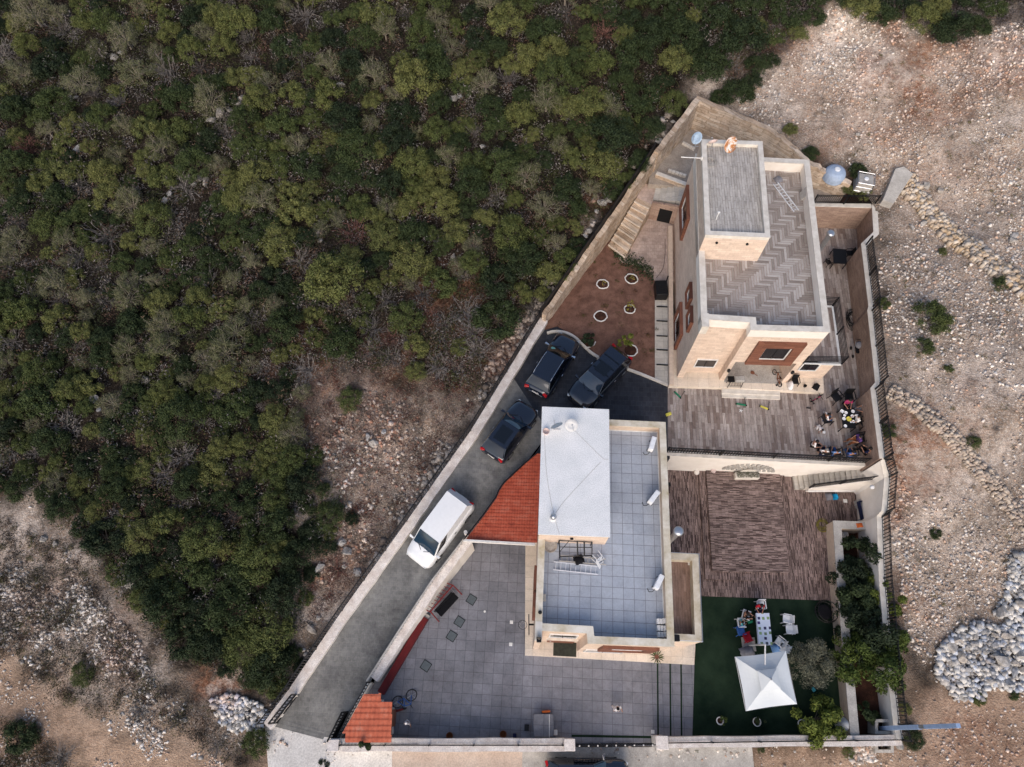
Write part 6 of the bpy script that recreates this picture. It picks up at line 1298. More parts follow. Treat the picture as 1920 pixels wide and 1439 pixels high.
for k in (.3,.7,1.08):
    pts=[Vector((g.x,g.y,z+k))+R_@Vector((sx*.55,sy*.52,0)) for sx,sy in((-1,-1),(1,-1),(1,1),(-1,1))]; m.path(pts,.025,4,True)
m.build('cage','steel',tk)
potted('white ring pot with a small green plant at the left of the lawn edge',1350,1352,.02,.2,1)
potted('white ring pot with a dark plant in the middle of the lawn edge',1419,1354,.02,.22,2,.42,.7,500,'leaf_dark')
potted('pot half hidden under the citrus tree at the lawn edge',1503,1357,.02,.2,3,.3,.5,200)
r=thing('flower_trough','white stone trough of low flowers at the foot of the stone fan','planter',(fan.location.x,fan.location.y-.3,.4)); x_,y_=fan.location.x,fan.location.y-.28
m=MB(); m.box((x_,y_,.62),(1.6,.42,.4)); m.build('trough','cap_stone',r,bev=.02)
rs=np.random.RandomState(3); Cc=np.stack([rs.uniform(x_-.75,x_+.75,420),rs.uniform(y_-.2,y_+.2,420),rs.uniform(.84,1.05,420)],1)-np.array(list(r.location)); V,Fq=quads_from(Cc,rs.normal(size=(420,3))+[0,0,1],rs.uniform(.03,.06,420),.6,rs); npmesh('flowers',V,Fq,MATS['leaf_grey'],False,None,r)
GR=[(1130,533,.42,1),(1184,523,.45,1),(1126,593,.45,1),(1181,580,.38,1),(1182,657,.48,.68),(1103,640,.5,.35)]
GL=['ring of white stones at the upper left of the garden','ring of white stones at the top of the garden by the court','ring of white stones in the middle left of the garden','ring of white stones around the thin yellow sapling','open ring of white stones around the leafy shrub behind the parked car','broken ring of white stones beside the kerb']
for (x,y,rad,fr),lb in zip(GR,GL):
    g=G(x,y,3.1); r=thing('stone_ring',lb,'planting ring',(g.x,g.y,3.06),0,'stone rings in the garden'); m=MB(); n=22; k0=-.9 if fr<1 else 0; pts=[]
    for k in range(int(n*fr)+1):
        a=k0+2*math.pi*k/n+ (-1.2 if fr<1 else 0); rr_=rad*RND.uniform(.94,1.06); pts.append((g.x+rr_*math.cos(a),g.y+rr_*.92*math.sin(a),3.08+RND.uniform(0,.03)))
    m.path(pts,.045,5,fr==1); m.build('edging','white_frame',r); m=MB(); m.lathe((g.x,g.y,3.055),[(rad*.9,0),(rad*.7,.02),(rad*.3,.035)],18); m.build('soil','dark_soil',r)
def sapling(label,px,py,seed,R,Hc,n,mat,leaf=.06):
    r=make_tree('sapling',label,'sapling',None,seed,R,Hc,n,8,leaf,mat,branches=6,br=.015); g=G(px,py,3.06+Hc*.8); r.location=(g.x,g.y,3.06)
sapling('thin yellow sapling in the stone ring at the right of the garden',1185,571,301,.35,1.1,160,'leaf_yellow'); sapling('leafy green shrub in the open stone ring behind the parked car',1178,638,302,.72,1.2,900,'leaf_citrus',.07); sapling('green shrub in the broken ring beside the curved kerb',1108,634,303,.65,1.0,700,'leaf_dark',.07); sapling('bare twig of a sapling in the upper left stone ring',1134,530,304,.2,.8,30,'leaf_yellow'); sapling('bare twig of a sapling in the top stone ring',1187,518,305,.22,.8,40,'leaf_yellow')
# palm plant on plinth and pot on pillar
g=G(1232,1232,.6); r=thing('palm_plant','small spiky palm plant at the house corner','plant',(g.x,g.y,.3)); m=MB()
for k in range(16):
    a=k*2.4; p=Vector((g.x,g.y,.35)); q=p+Vector((.3*math.cos(a),.3*math.sin(a),.3)); e=p+Vector((.48*math.cos(a),.48*math.sin(a),.2)); s_=Vector((-math.sin(a),math.cos(a),0))*.03; m.add([p-s_*.4,p+s_*.4,q+s_,q-s_,e],[(0,1,2,3),(3,2,4)])
m.build('leaves','leaf_oliveP' if False else 'leaf_citrus',r); m=MB(); m.lathe((g.x,g.y,.3),[(.1,0),(.14,.2)],10); m.build('pot','wood_brown',r)
g=G(1010.5,1204,8.1); r=thing('roof_planter','square black pot with a dry plant on the corner pillar of the lower house','planter',(g.x,g.y,7.94)); m=MB(); m.box((g.x,g.y+.1,8.1),(.24,.24,.32)); m.build('pot','black_metal',r); m=MB()
for k in range(8): m.tube((g.x,g.y+.1,8.25),(g.x+.12*math.cos(k*.9),g.y+.2+.12*math.sin(k*.9),8.55),.006,4)
m.build('twigs','bark_pale',r)
g=G(1270.6,1196,5.0); m=MB(); m.box((g.x,g.y,4.6),(.34,.34,.3)); tag(m.build('speaker','black_metal',bev=.02),'dark square box on the balcony corner of the lower house','box')
g=G(1294,1056,3.7); m=MB(); m.box((g.x,g.y,3.6),(.22,.2,.1)); tag(m.build('junction_box','white_frame',bev=.01),'small white square box on the balcony floor','box')
# ------------------------------------------------ things on roofs
def lathe_obj(name,label,cat,px,py,zc,prof,mat,z0=None,n=16,group=None):
    g=G(px,py,zc); m=MB(); m.lathe((g.x,g.y,z0 if z0 is not None else zc),prof,n); return tag(m.build(name,mat,smooth=False),label,cat,group)
def acunit(label,px,py,z,ang,stand=.15):
    g=G(px,py,z+.5); r=thing('air_conditioner',label,'air conditioner',(0,0,0),0,'air conditioners on the roof terraces'); m=MB(); m.box((0,0,.32+stand),(.8,.28,.52)); m.build('casing','white_plastic',r,bev=.02)
    m=MB(); m.lathe((.12,-.145,.32+stand),[(.2,0),(.2,.012),(.05,.014)],16,Matrix.Rotation(math.pi/2,3,'X')); m.build('fan_grille','black_metal',r)
    for s in(-1,1): m=MB(); m.box((s*.3,0,stand*.5),(.06,.34,stand)); m.build('foot','black_metal',r)
    m=MB(); m.path([(-.4,0,.3),(-.55,.05,.2),(-.62,.2,.1),(-.5,.35,.05)],.018,5); m.build('pipe','black_metal',r); r.location=(g.x,g.y,z); r.rotation_euler=(0,0,math.radians(ang))
acunit('white air conditioner near the far end of the grey roof terrace',1223,833,7.12,70); acunit('white air conditioner halfway along the edge of the grey roof terrace',1226,933,7.12,50); acunit('white air conditioner near the street end of the grey roof terrace',1235,1092,7.12,60)
for i,(x,y) in enumerate(((1240,1165),(1241,1178),(1242,1190))):
    g=G(x,y,7.5); r=thing('block_stack',['stack of small white blocks furthest from the roof corner','middle stack of small white blocks at the roof corner','stack of small white blocks closest to the roof corner'][i],'block stack',(g.x,g.y,7.12),0,'stacks of blocks on the roof')
    for k in range(3):
        for j in range(3): m=MB(); m.box((g.x-.16+.16*k,g.y+RND.uniform(-.01,.01),7.12+.07+.13*j),(.14,.26,.12)); m.build('block','white_frame',r)
def ladder(label,a,b,w,n,z,mat='aluminium'):
    A_,B_=G(*a,z),G(*b,z); r=thing('ladder',label,'ladder',(A_.x,A_.y,z)); d=(B_-A_).normalized(); s=Vector((-d.y,d.x,0))*w/2
    for k in(-1,1): m=MB(); m.bar(A_+s*k,B_+s*k,.04,.07); m.build('rail',mat,r)
    for k in range(n): q=A_.lerp(B_,(k+.5)/n); m=MB(); m.tube(q-s,q+s,.017,5); m.build('rung',mat,r)
ladder('aluminium ladder lying flat on the grey roof terrace below the black rack',(1037.6,1061),(1122,1070),.42,9,7.2); ladder('narrow metal ladder lying behind the aluminium ladder on the grey roof',(1049,1047),(1136,1054),.3,9,7.25,'concrete'); ladder('metal ladder lying on the herringbone roof terrace',(1454,344),(1493,396),.34,10,9.55)
r=thing('metal_rack','black steel frame rack standing under the white stair tower','rack',G(1048,1043,7.12)); q=[G(1048.5,1014,8.0),G(1110,1017,8.0),G(1110,1042,7.6),G(1050,1044,7.6)]; m=MB(); m.path(q,.03,5,True)
for f in (.55,.76): m.tube(q[0].lerp(q[1],f),q[3].lerp(q[2],f),.045,5)
m.tube(q[0].lerp(q[3],.4),q[1].lerp(q[2],.4),.025,5); m.tube(q[0].lerp(q[3],.7),q[0].lerp(q[1],.3),.02,5)
m.build('frame','black_metal',r)
for p in q: m=MB(); m.tube(p,(p.x,p.y,7.12),.03,5); m.build('leg','black_metal',r)
chair('plastic','broken white plastic chair lying beside the black rack on the roof',1116,1039,7.2,35,.8,'white_plastic'); bpy.context.scene.collection.objects[-1]
o=[o for o in COL.objects if o.get('label','').startswith('broken white')][0]; o.rotation_euler=(1.35,.2,.6); o.location.z+=.25
blanket('jacket','dark jacket thrown over the ladders on the grey roof','jacket',1086,1049,7.2,.55,.5,.25,.3,'cloth_black',12)
g=G(1032,1024,7.3); m=MB(); m.lathe((g.x,g.y,7.15),[(.02,.04),(.25,.06),(.36,.14),(.38,.2),(.37,.21),(.24,.09)],18); tag(m.build('dish_antenna','concrete'),'old grey mesh dish lying under the white stair tower','dish')
g=G(1020,1121,7.3); m=MB(); m.box((g.x,g.y,7.3),(.2,.36,.3)); tag(m.build('utility_box','concrete',bev=.02),'small grey box on the floor by the west parapet of the grey roof','box')
g=G(1012.5,1149,7.93); m=MB(); m.lathe((g.x,g.y,7.93),[(.09,0),(.1,.08),(.04,.14)],10); tag(m.build('roof_lamp','black_metal'),'small black lamp on the west parapet of the lower house','lamp')
def dish(label,px,py,z,rad,az,el,mat,zb):
    g=G(px,py,z); r=thing('satellite_dish',label,'satellite dish',(g.x,g.y,zb),0,'satellite dishes on the roofs'); R_=Matrix.Rotation(math.radians(az),3,'Z')@Matrix.Rotation(math.radians(el),3,'Y'); m=MB(); c=Vector((g.x,g.y,z)); m.lathe(c,[(.01,0),(rad*.5,rad*.07),(rad,rad*.26),(rad*1.01,rad*.24),(rad*.5,rad*.05),(.02,-.02)],22,R_); m.build('reflector',mat,r,smooth=True)
    tip=c+R_@Vector((0,0,rad*1.1)); m=MB(); m.tube(c+R_@Vector((rad*.9,0,rad*.22)),tip,.015,5); m.lathe(tip,[(.03,-.03),(.04,0),(.03,.04)],8,R_); m.build('feed_arm','steel',r); m=MB(); m.tube((c.x,c.y,zb),c,.03,6); m.tube((c.x-.2,c.y,zb+.02),(c.x+.2,c.y,zb+.02),.02,5); m.build('mast','steel',r)
t=NT('rusty_dish'); f=t.noise(2.6,5,.7); t.base(t.ramp(f,[(.42,RGB(226,222,216)),(.52,RGB(190,130,80)),(.7,RGB(140,74,40))]),.7)
mplain('dish_blue',RGB(176,196,214),.5); mplain('dish_pink',RGB(206,186,180),.6)
dish('pale blue satellite dish on the far left corner of the upper stair tower',1308,260,12.6,.38,200,50,'dish_blue',11.9); dish('rust stained satellite dish on the far edge of the upper stair tower',1368,271,12.5,.5,-60,62,'rusty_dish',11.9); dish('small pinkish satellite dish seen from behind on the upper stair tower',1337,268,12.4,.3,100,70,'dish_pink',11.9)
dish('oval white satellite dish on the white stair tower of the lower house',1045,801,9.7,.36,120,55,'plaster',9.3); dish('round white satellite dish facing up on the white tower',1071,798,9.75,.36,-70,15,'white_frame',9.3)
lathe_obj('clay_pot','pinkish clay pot at the left edge of the white stair tower roof','pot',1024,809,9.5,[(.15,0),(.2,.22),(.18,.24),(.12,.1)],'dish_pink',9.3)
g=G(1037.5,970,9.6); r=thing('roof_vent','round steel roof vent on the white stair tower','vent',(g.x,g.y,9.3)); m=MB(); m.lathe((g.x,g.y,9.3),[(.1,0),(.1,.25),(.16,.3),(.17,.4),(.08,.5),(.02,.52)],14); m.build('cowl','steel',r,smooth=True); m=MB(); m.lathe((g.x,g.y,9.3),[(.2,0),(.12,.06)],14); m.build('flashing','white_frame',r)
for lb,pts in (('dark cable running down the left side of the white tower roof',[(1021,812),(1024,880),(1033,940),(1038,962),(1045,990),(1049,1002)]),('cable running from the dishes to the right edge of the white tower roof',[(1071,800),(1085,815),(1110,840),(1131,860),(1141,861)]),('cable crossing the white tower roof from vent to right edge',[(1042,962),(1060,938),(1095,900),(1127,866)])):
    m=MB(); m.path(curve([G(x,y,9.31) for x,y in pts],4),.007,4); tag(m.build('cable','concrete'),lb,'cable')
m=MB(); a=G(1277,295,12.0);b=G(1316,297,12.0); m.tube(a,b,.03,6); m.tube((b.x,b.y,11.85),(b.x,b.y,12.15),.05,6); tag(m.build('antenna_arm','white_frame'),'horizontal white pole sticking out from the upper tower parapet','antenna')
def coil(name,label,px,py,z,rad,n,mat,seed,w=.012,sy=1.0):
    rs=random.Random(seed); g=G(px,py,z); m=MB()
    for k in range(n):
        cx,cy=g.x+rs.uniform(-.3,.3)*rad,g.y+rs.uniform(-.3,.3)*rad*sy; r_=rad*rs.uniform(.45,.95); m.path([(cx+r_*math.cos(a)*rs.uniform(.96,1.04),cy+r_*sy*math.sin(a),z+.02+k*.012) for a in np.linspace(0,6.28,18)[:-1]],w,4,True)
    return tag(m.build(name,mat),label,'hose')
coil('cable_coil','tangled grey cable coil on the upper tower roof',1334,306,11.64,.38,7,'concrete',1,.01); coil('hose','large tangle of black hose on the upper terrace beside the brick wall',1599,600,TZ,.55,13,'tyre',2,.016,1.7); coil('hose','yellow garden hose coiled on the pool deck',1540,985,.05,.42,6,'leaf_yellow',3,.018)
m=MB(); m.path(curve([G(x,y,3.12) for x,y in ((1247,448),(1247,475),(1244,500),(1238,512),(1230,522))],5),.014,4); tag(m.build('hose','tyre'),'thin black hose lying along the house wall above the court','hose')
g=G(1505,362,9.9); m=MB(); m.box((g.x+.15,g.y,9.85),(.12,.6,.75),.05,M=Matrix.Rotation(.35,3,'Y')); tag(m.build('leaning_panel','concrete',bev=.01),'pale panel leaning against the parapet of the herringbone roof','panel')
g=G(1463,338,9.5); blanket('junk_pile','small heap of pots and scraps beside the ladder on the herringbone roof','junk',1461,333,9.48,.5,.5,.25,.4,'cloth_grey',14)
g=G(1343,411,11.7); m=MB(); m.tube((g.x,g.y,11.6),(g.x,g.y,12.3),.03,6); m.lathe((g.x,g.y,12.3),[(.03,0),(.09,.03),(.05,.07)],10); tag(m.build('vent_pipe','white_frame'),'thin white vent pipe on the upper tower roof','pipe')
# ------------------------------------------------ upper terrace things
def bx(name,label,cat,px,py,z,sz,rz,mat,bev=.015):
    g=G(px,py,z+sz[2]); m=MB(); m.box((g.x,g.y,z+sz[2]/2),sz,math.radians(rz)); return tag(m.build(name,mat,bev=bev),label,cat)
g=G(1384,711,4.2); r=thing('barbecue_grill','black and grey wheeled barbecue grill on the porch floor','grill',(g.x,g.y,3.36)); m=MB(); m.box((g.x+.1,g.y,4.2),(.62,.42,.3)); m.build('lid','concrete',r,bev=.06); m=MB(); m.box((g.x-.45,g.y,4.18),(.42,.42,.04)); m.build('side_shelf','black_metal',r)
for sx in(-.5,.35):
    for sy in(-.18,.18): m=MB(); m.tube((g.x+sx,g.y+sy,4.1),(g.x+sx*1.05,g.y+sy-.08,3.4),.025,5); m.build('leg','black_metal',r)
m=MB()
for k in range(8): m.tube((g.x-.4+.1*k,g.y-.25,3.62),(g.x-.4+.1*k,g.y+.2,3.62),.012,4)
m.bar((g.x-.45,g.y-.25,3.62),(g.x+.4,g.y-.25,3.62),.03,.03); m.build('bottom_rack','black_metal',r)
def bike(label,pa,pb,z,wr_,lean,frame,tyre='tyre',training=False,name='bicycle'):
    a=G(*pa,z+wr_*.6);b=G(*pb,z+wr_*.6); r=thing(name,label,'bicycle',((a.x+b.x)/2,(a.y+b.y)/2,z)); d=(b-a).xy; L=d.length; h=math.atan2(d.y,d.x)
    Rl=Matrix.Rotation(h,4,'Z')@Matrix.Rotation(lean,4,'X'); T=lambda x,y,zz:Vector(r.location)+(Rl@Vector((x,y,zz)))
    for s,nm in((-1,'rear'),(1,'front')):
        c=(s*L/2,0,wr_); m=MB(); m.path([T(c[0]+wr_*math.cos(t_),0,c[2]+wr_*math.sin(t_)) for t_ in np.linspace(0,6.283,19)[:-1]],.026,5,True); w_=m.build('wheel',tyre,r); m=MB()
        for k in range(6): m.tube(T(*c),T(c[0]+wr_*math.cos(k),0,c[2]+wr_*math.sin(k)),.006,3)
        m.build('spokes','steel',w_)
    m=MB(); A=(-L/2,0,wr_);S=(-L*.12,0,wr_*2.3);Bk=(-L*.05,0,wr_*.9);Hd=(L*.3,0,wr_*2.5);Fk=(L/2,0,wr_)
    for p,q in((A,S),(A,Bk),(S,Bk),(S,Hd),(Bk,Hd),(Hd,Fk)): m.tube(T(*p),T(*q),.028,5)
    m.build('frame',frame,r); m=MB(); m.tube(T(L*.28,-.26,wr_*2.9),T(L*.28,.26,wr_*2.9),.018,5); m.tube(T(*Hd),T(L*.28,0,wr_*2.9),.018,5); m.build('handlebar','black_metal',r)
    m=MB(); m.tube(T(-L*.24,0,wr_*2.75),T(-L*.02,0,wr_*2.75),.06,6,.03); m.build('saddle','black_metal',r)
    if training:
        m=MB(); m.tube(T(-L/2,-.2,wr_),T(-L/2,.2,wr_),.015,4)
        for s in(-1,1): m.lathe(T(-L/2,s*.2,.08),[(.07,-.02),(.07,.02)],10,(Rl@Matrix.Rotation(math.pi/2,4,'X')).to_3x3())
        m.build('training_wheels','tyre',r)
    return r
bike('small brown childs bicycle standing in the porch opening',(1460,722),(1450,699),3.36,.17,.35,'cloth_brown',training=True)
bike('blue bicycle lying on its side on the patio near the kiosk',(741.6,1306.8),(767.6,1294.3),.02,.33,1.2,'cloth_blue')
bike('pink childs tricycle near the porch corner',(1522,752),(1537,742),TZ,.13,.3,'cloth_pink',training=True)
def scooter(label,px,py,z,ang,col,L=.6):
    g=G(px,py,z+.1); r=thing('kick_scooter',label,'scooter',(g.x,g.y,z),0,None); a=math.radians(ang); T=lambda x,y,zz:Vector((g.x+x*math.cos(a)-y*math.sin(a),g.y+x*math.sin(a)+y*math.cos(a),z+zz))
    m=MB(); m.bar(T(-L/2,0,.1),T(L*.35,0,.1),.12,.03); m.build('deck',col,r); m=MB(); m.tube(T(L*.4,0,.08),T(L*.2,.45,.22),.018,5); m.tube(T(L*.1,.45,.22),T(L*.32,.48,.22),.018,5); m.build('steering_column','black_metal',r)
    for x in(-L/2,L*.42): m=MB(); m.lathe(T(x,0,.06),[(.06,-.03),(.06,.03)],10,Matrix.Rotation(a,3,'Z')@Matrix.Rotation(math.pi/2,3,'X')); m.build('wheel','tyre',r)
scooter('yellow kick scooter lying on the terrace planks below the steps',1434,765,TZ,-25,'cloth_yellow'); scooter('green kick scooter standing on the planks just below the entrance steps',1391,759,TZ,-10,'cloth_green',.7); scooter('green toy scooter at the far left of the terrace planks',1271,741,TZ,-50,'cloth_green'); scooter('dark red scooter lying beside the orange roofed kiosk',749,1332,0,15,'red_paint',.65)
m=MB(); g=G(1388.5,770.5,TZ)
for k in range(5): a=2*math.pi*k/5; m.tube((g.x,g.y,TZ+.04),(g.x+.13*math.cos(a),g.y+.13*math.sin(a),TZ+.04),.03,5,.015)
tag(m.build('toy_star','white_plastic'),'small white star shaped toy on the terrace planks','toy')
r=bx('toy_truck','yellow and white toy at the edge between the parking court and terrace','toy',1254,776,TZ,(.38,.2,.16),20,'cloth_yellow',.03)
lathe_obj('ball','black and white ball beside the toddler in white','ball',*Z9(430,870),TZ+.1,[(.03,0),(.09,.04),(.11,.1),(.09,.16),(.03,.2)],'white_plastic',TZ)
chair('dark','dark chair with a white cloth over it at the porch corner',1492,714,3.36,-90,.85); blanket('shirt','white shirt draped over the porch chair','clothing',1486,718,3.36,.3,.55,.55,.1,'cloth_white',15)
lathe_obj('pot','small black pot on the porch beside the chair','pot',1510,723.5,3.5,[(.08,0),(.11,.16),(.1,.17),(.07,.05)],'black_metal',3.35)
g=G(1412,698,3.5); m=MB(); m.lathe((g.x,g.y,3.365),[(.12,0),(.14,.04),(.1,.06)],12); m.tube((g.x+.1,g.y-.08,3.4),(g.x+.3,g.y-.25,3.4),.02,5); tag(m.build('pan','wood_brown'),'small round brown pan with a handle lying on the porch floor','pan')
m=MB(); g=G(1553,763,TZ); a=G(1512,765,TZ+.03); b=G(1520,766,TZ+.03); m.bar(a,b,.06,.05); tag(m.build('stick','black_metal'),'short dark stick lying on the terrace planks','stick')
g=G(1614,651,3.9); r=thing('stroller','dark baby stroller with a pale hood beside the terrace wall','stroller',(g.x,g.y,TZ)); m=MB(); m.box((g.x,g.y,3.55),(.42,.6,.14)); m.build('seat','cloth_black',r,bev=.05)
m=MB(); m.lathe((g.x,g.y+.22,3.7),[(.26,0),(.26,.1),(.2,.24),(.08,.3)],14); m.build('hood','cloth_grey',r,smooth=True)
for sx in(-.25,.25):
    for sy in(-.32,.32): m=MB(); m.lathe((g.x+sx,g.y+sy,TZ+.12),[(.12,-.03),(.12,.03)],12,Matrix.Rotation(math.pi/2,3,'Y')); m.build('wheel','tyre',r)
    m=MB(); m.path([(g.x+sx,g.y-.32,TZ+.15),(g.x+sx,g.y+.1,3.55),(g.x+sx,g.y+.5,4.0)],.016,5); m.build('frame_tube','steel',r)
m=MB(); m.tube((g.x-.25,g.y+.5,4.0),(g.x+.25,g.y+.5,4.0),.02,5); m.build('handle','black_metal',r)
g=G(1241,539,3.9); r=thing('heater_unit','square black slatted unit at the top of the side path','unit',(g.x,g.y,3.1)); m=MB(); m.box((g.x,g.y,3.5),(.82,1.2,.75)); m.build('casing','black_metal',r,bev=.02); m=MB()
for k in range(6): m.bar((g.x-.38,g.y-.5+.2*k,3.89),(g.x+.38,g.y-.5+.2*k,3.89),.05,.02)
m.build('slats','tyre',r); m=MB(); m.tube((g.x+.38,g.y+.5,3.6),(g.x+.4,g.y+.6,4.4),.05,6); m.build('flue_pipe','black_metal',r)
mplain('mat_olive',RGB(62,64,56),.95,0,.1,.25)
# door mat, covers, drains
bx('door_mat','dark green door mat on the plinth of the lower house','mat',1059,1217,.3,(1.4,.85,.025),-3,'mat_olive',0)
for i,((x,y),lb) in enumerate((((884,1124.7),'topmost dark square manhole cover below the red swing'),((861.4,1166),'upper of the two neighbouring dark manhole covers'),((847,1193),'lower of the two neighbouring dark manhole covers'),((798.5,1249),'lowest dark manhole cover beside the red ledge'))):
    g=G(x,y,.02); r=thing('manhole_cover',lb,'manhole cover',(g.x,g.y,0),0,'manhole covers in the patio'); m=MB(); m.box((g.x,g.y,.012),(.56,.56,.02),-.55); m.build('frame','tyre',r); m=MB(); m.box((g.x,g.y,.016),(.48,.48,.022),-.55); m.build('lid','slate' if 'slate' in MATS else 'concrete_dark',r)
for (x,y,lb) in ((959,1167,'small white square drain near the basketball hoop'),(957.6,1208.6,'small white square drain left of the house plinth corner'),(1224,1372.5,'small white square drain by the grass strips near the gate'),(1012,838,'')):
    if lb: bx('drain_cover',lb,'drain',x,y,0,(.2,.2,.012),-3,'white_frame',0)
lathe_obj('floor_drain','tiny round pale drain in the middle of the patio','drain',908.8,1147,.01,[(.07,0),(.07,.01)],'white_frame',0)
# grass strips
for x,lb in ((1233,'leftmost'),(1256.5,'middle'),(1277,'rightmost')):
    a=G(x,1245,.01);b=G(x+1,1380,.01); m=MB(); m.bar((a.x,a.y,.006),(b.x,b.y,.006),.09,.01); tag(m.build('grass_strip','turf'),kind='structure')
m=MB(); a=G(1072,1380,.01);b=G(1300,1384,.01); m.bar((a.x,a.y,.01),(b.x,b.y,.01),.12,.012); tag(m.build('grass_strip','turf'),kind='structure')
# basketball hoop on corner
g=G(980,1172,2.9); r=thing('basketball_hoop','black basketball hoop fixed at the corner of the lower house','basketball hoop',(g.x,g.y,2.2)); m=MB(); m.path([(g.x+.25*math.cos(a),g.y+.25*math.sin(a),2.9) for a in np.linspace(0,6.283,21)[:-1]],.014,5,True); m.build('ring','black_metal',r); m=MB(); m.box((g.x+.36,g.y-.02,3.2),(.05,1.1,.75)); m.build('backboard','black_metal',r); m=MB(); m.tube((g.x+.36,g.y,3.1),(g.x+.66,g.y,3.1),.05,6); m.build('bracket','black_metal',r)
m=MB()
for k in range(8): a=k*.785; m.tube((g.x+.25*math.cos(a),g.y+.25*math.sin(a),2.9),(g.x+.14*math.cos(a+.4),g.y+.14*math.sin(a+.4),2.5),.004,3)
m.build('net','white_frame',r)
# garden swing
r=thing('garden_swing','dark red framed garden swing with a black seat against the driveway wall','swing',G(829,1128,0)); T1,T2=G(849,1097.5,1.9),G(807,1147,1.9); mplain('frame_red',RGB(120,26,24),.5)
m=MB(); m.tube(T1,T2,.04,6); m.build('top_beam','frame_red',r)
for T_,feet in ((T1,((866,1115),(838,1094))),(T2,((823,1166),(799,1145)))):
    for f_ in feet: q=G(*f_,.02); m=MB(); m.tube(T_,q,.035,6); m.build('leg','frame_red',r)
s1,s2=G(855,1116,.45),G(822,1152,.45); m=MB(); m.bar(s1,s2,.5,.08); m.build('seat','cloth_black',r,bev=.03); bk1,bk2=s1+Vector((-.22,.1,.3)),s2+Vector((-.22,.1,.3)); m=MB(); m.bar(bk1,bk2,.08,.5); m.build('backrest','cloth_black',r,bev=.02)
m=MB()
for k in range(9): a=T1.lerp(T2,k/8); q=G(838,1094,1.7).lerp(G(799,1144,1.7),k/8); m.tube(a,q,.02,4)
m.build('canopy_slats','frame_red',r); m=MB(); m.tube(T1.lerp(T2,.1),s1,.012,4); m.tube(T1.lerp(T2,.9),s2,.012,4); m.build('chains','steel',r)
bx('plastic_crate','clear plastic crate between the swing and the red ledge','crate',797,1156,0,(.42,.4,.35),-35,'concrete',.02)
table('tile_table','low table topped with grey tiles on the patio by the street wall',[(1000,1340),(1037.5,1339),(1038.5,1381),(1001,1382)],0,.6,'patio_tile')
bx('red_bag','orange brown bundle at the far side of the tile topped table','bag',1024,1335,0,(.5,.14,.5),5,'cloth_orange',.04); bx('styrofoam_box','small white box right of the tile topped table','box',1042,1374,0,(.2,.28,.3),0,'white_plastic')
r=bx('wire_crate','small black and white crate left of the tile topped table','crate',987.6,1365,0,(.26,.34,.28),-4,'black_metal'); bx('detergent_box','blue and white box against the street wall','box',965,1380,0,(.2,.24,.22),0,'cloth_navy')
for (x,y,lb) in ((943.5,1377,'woven round basket beside the street wall near the crate'),(843,1380,'woven round basket beside the street wall near the kiosk')): lathe_obj('basket',lb,'basket',x,y,.2,[(.16,0),(.2,.25),(.18,.26),(.14,.05)],'cloth_brown',0)
m=MB(); a=G(1030,1340,.66);b=G(1030,1384,.66); m.bar(a,b,.03,.02); tag(m.build('broom_handle','white_frame'),'thin white stick lying across the tile topped table','stick')
# deck corner clutter
lathe_obj('round_pot','pale round pot at the foot of the white wall left of the stone fan','pot',1307,885,.35,[(.12,0),(.18,.15),(.15,.3),(.11,.31)],'plaster',.05); lathe_obj('round_pot','brown round pot beside the flower trough','pot',1337,883,.5,[(.12,0),(.18,.15),(.15,.28),(.11,.29)],'dish_pink',.43)
bx('wall_speaker','small black box on the house wall above the deck','box',1255,908,1.2,(.2,.25,.25),0,'black_metal')
g=G(1627,956,.9); r=thing('wash_tub','dark blue plastic tub on a stand by the east deck wall','tub',(g.x,g.y,.03)); m=MB(); ring(m,[(g.x-.42,g.y-.6),(g.x+.42,g.y-.6),(g.x+.42,g.y+.6),(g.x-.42,g.y+.6)],0,.05,.5,.9); m.box((g.x,g.y,.54),(.8,1.15,.06)); m.build('basin','cloth_navy',r)
for sx in(-.35,.35):
    for sy in(-.5,.5): m=MB(); m.tube((g.x+sx,g.y+sy,.03),(g.x+sx,g.y+sy,.5),.025,5); m.build('leg','steel',r)
bx('side_stand','pale square stand beside the dark wash tub','stand',1617,943,.03,(.5,.5,.6),5,'concrete'); bx('storage_box','bright blue box under the stair railing','box',1620,913,.03,(.32,.28,.35),0,'cloth_cyan'); lathe_obj('globe_lamp','white globe lamp on the corner below the stairs','lamp',1636.8,912.7,3.0,[(.05,0),(.13,.08),(.15,.16),(.11,.26),(.03,.31)],'white_plastic',2.75)
bx('paper_sheet','white sheet of paper lying on the dark deck','paper',1585,939.6,.032,(.26,.24,.006),-5,'white_frame',0)
m=MB(); a=G(1515,921.5,.5);b=G(1604,921,.5); m.bar(a,b,.1,.05); tag(m.build('white_plank','white_frame'),'long white plank laid along the foot of the stair wall','plank')
blanket('orange_cloth','orange cloth lying on the garden wall coping','cloth',1612.5,985,1.26,.4,.28,.06,.1,'cloth_orange',17); bx('terracotta_tiles','terracotta tiles stacked in the shaded bed corner','tiles',1610,1004,-.04,(.24,.4,.2),0,'brown_slat'); bx('gas_meter','pale box standing in the bed by the east wall','box',1632,1002,-.04,(.35,.45,.35),-5,'concrete')
bx('green_box','small pale green box lying on the lawn under the olive tree','box',1525.7,1293,.02,(.2,.24,.08),30,'cloth_teal')
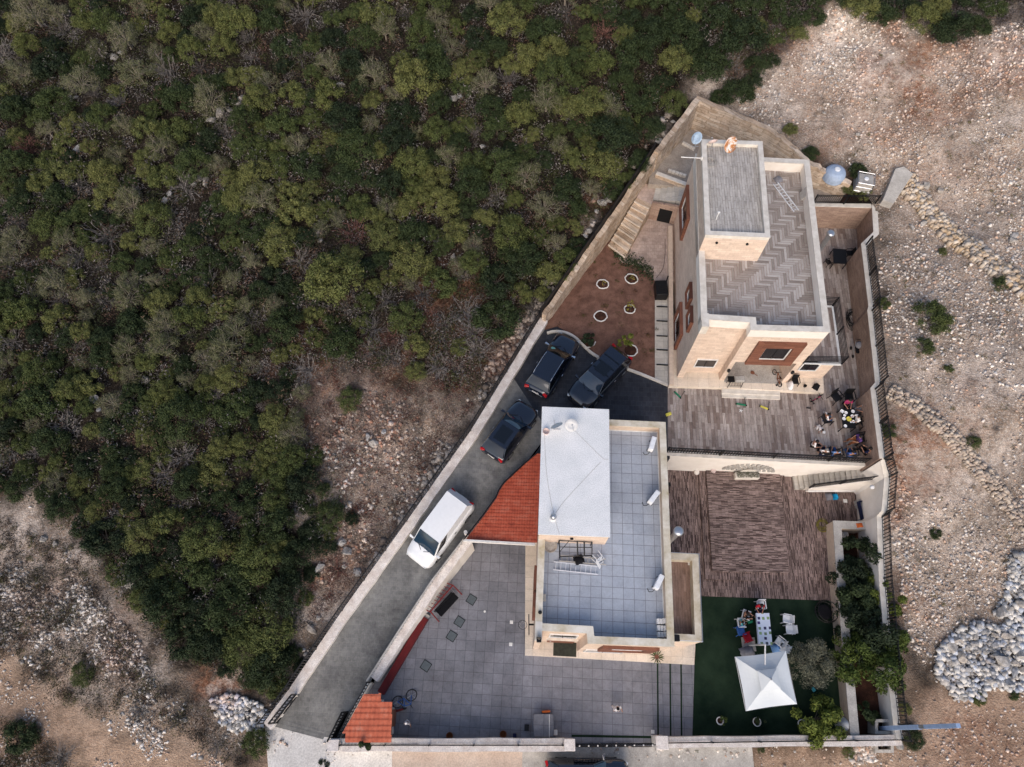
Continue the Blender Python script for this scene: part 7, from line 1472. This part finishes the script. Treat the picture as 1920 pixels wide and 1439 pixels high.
# street corner: pole, boxes, round stones
pb,pt=G(1652,1366,.3),G(1797,1361,8.2); print('pole',pb,pt)
r=thing('utility_pole','tall pale blue steel pole rising from a concrete box at the street corner','pole',(pb.x,pb.y,-.3)); mplain('pole_paint',RGB(150,172,204),.5); 
m=MB(); mid=pb.lerp(pt,.55); m.bar(pb,mid,.22,.22); m.build('lower_shaft','pole_paint',r); m=MB(); m.bar(mid,pb.lerp(pt,.62),.18,.18); m.build('joint_sleeve','steel',r); m=MB(); m.bar(pb.lerp(pt,.62),pt,.2,.2); m.build('upper_shaft','pole_paint',r)
for (x0,y0,x1,y1,z_,lb) in ((1641,1349,1676,1377,.9,'square concrete box around the foot of the pale blue pole'),(1641,1393,1676,1412,.5,'square concrete valve box outside the street wall')):
    q=[G(x0,y0,z_),G(x1,y0,z_),G(x1,y1,z_),G(x0,y1,z_)]; r=thing('valve_box',lb,'concrete box',(q[0].x,q[0].y,0)); m=MB(); ring(m,q,0,.16,-.2,z_); m.build('frame','concrete',r); m=MB(); m.prism(inset([(p.x,p.y) for p in q],.15)[1],-.2,.0); m.build('floor','dark_soil',r)
g=G(1658,1402,.3); m=MB(); m.path([(g.x+.2*math.cos(a),g.y+.16*math.sin(a),.12) for a in np.linspace(0,5,9)],.05,6); tag(m.build('valve_pipe','tyre'),'black pipe loop inside the valve box outside the wall','pipe')
for (x,y,s,lb) in ((1691,1398,.45,'large round flat stone at the outer street corner'),(1701,1379,.26,'smaller round grey stone next to the large round stone')):
    g=G(x,y,.3); rock(3,(g.x,g.y,.15),s,lb,None,'round_stone','stone')
# yard bits
for lb,a,b in (('row of pale blocks on the back yard floor by the rubble',(1280,268),(1303,281)),('row of pale blocks on the back yard floor by the low wall',(1253,320),(1287,331))):
    A_,B_=G(*a,5.3),G(*b,5.3); r=thing('block_row',lb,'blocks',(A_.x,A_.y,5.2))
    for k in range(5): m=MB(); m.bar(A_.lerp(B_,k/5),A_.lerp(B_,(k+.88)/5),.2,.2); m.build('block','cap_stone',r)
print("objects",len(bpy.data.objects))
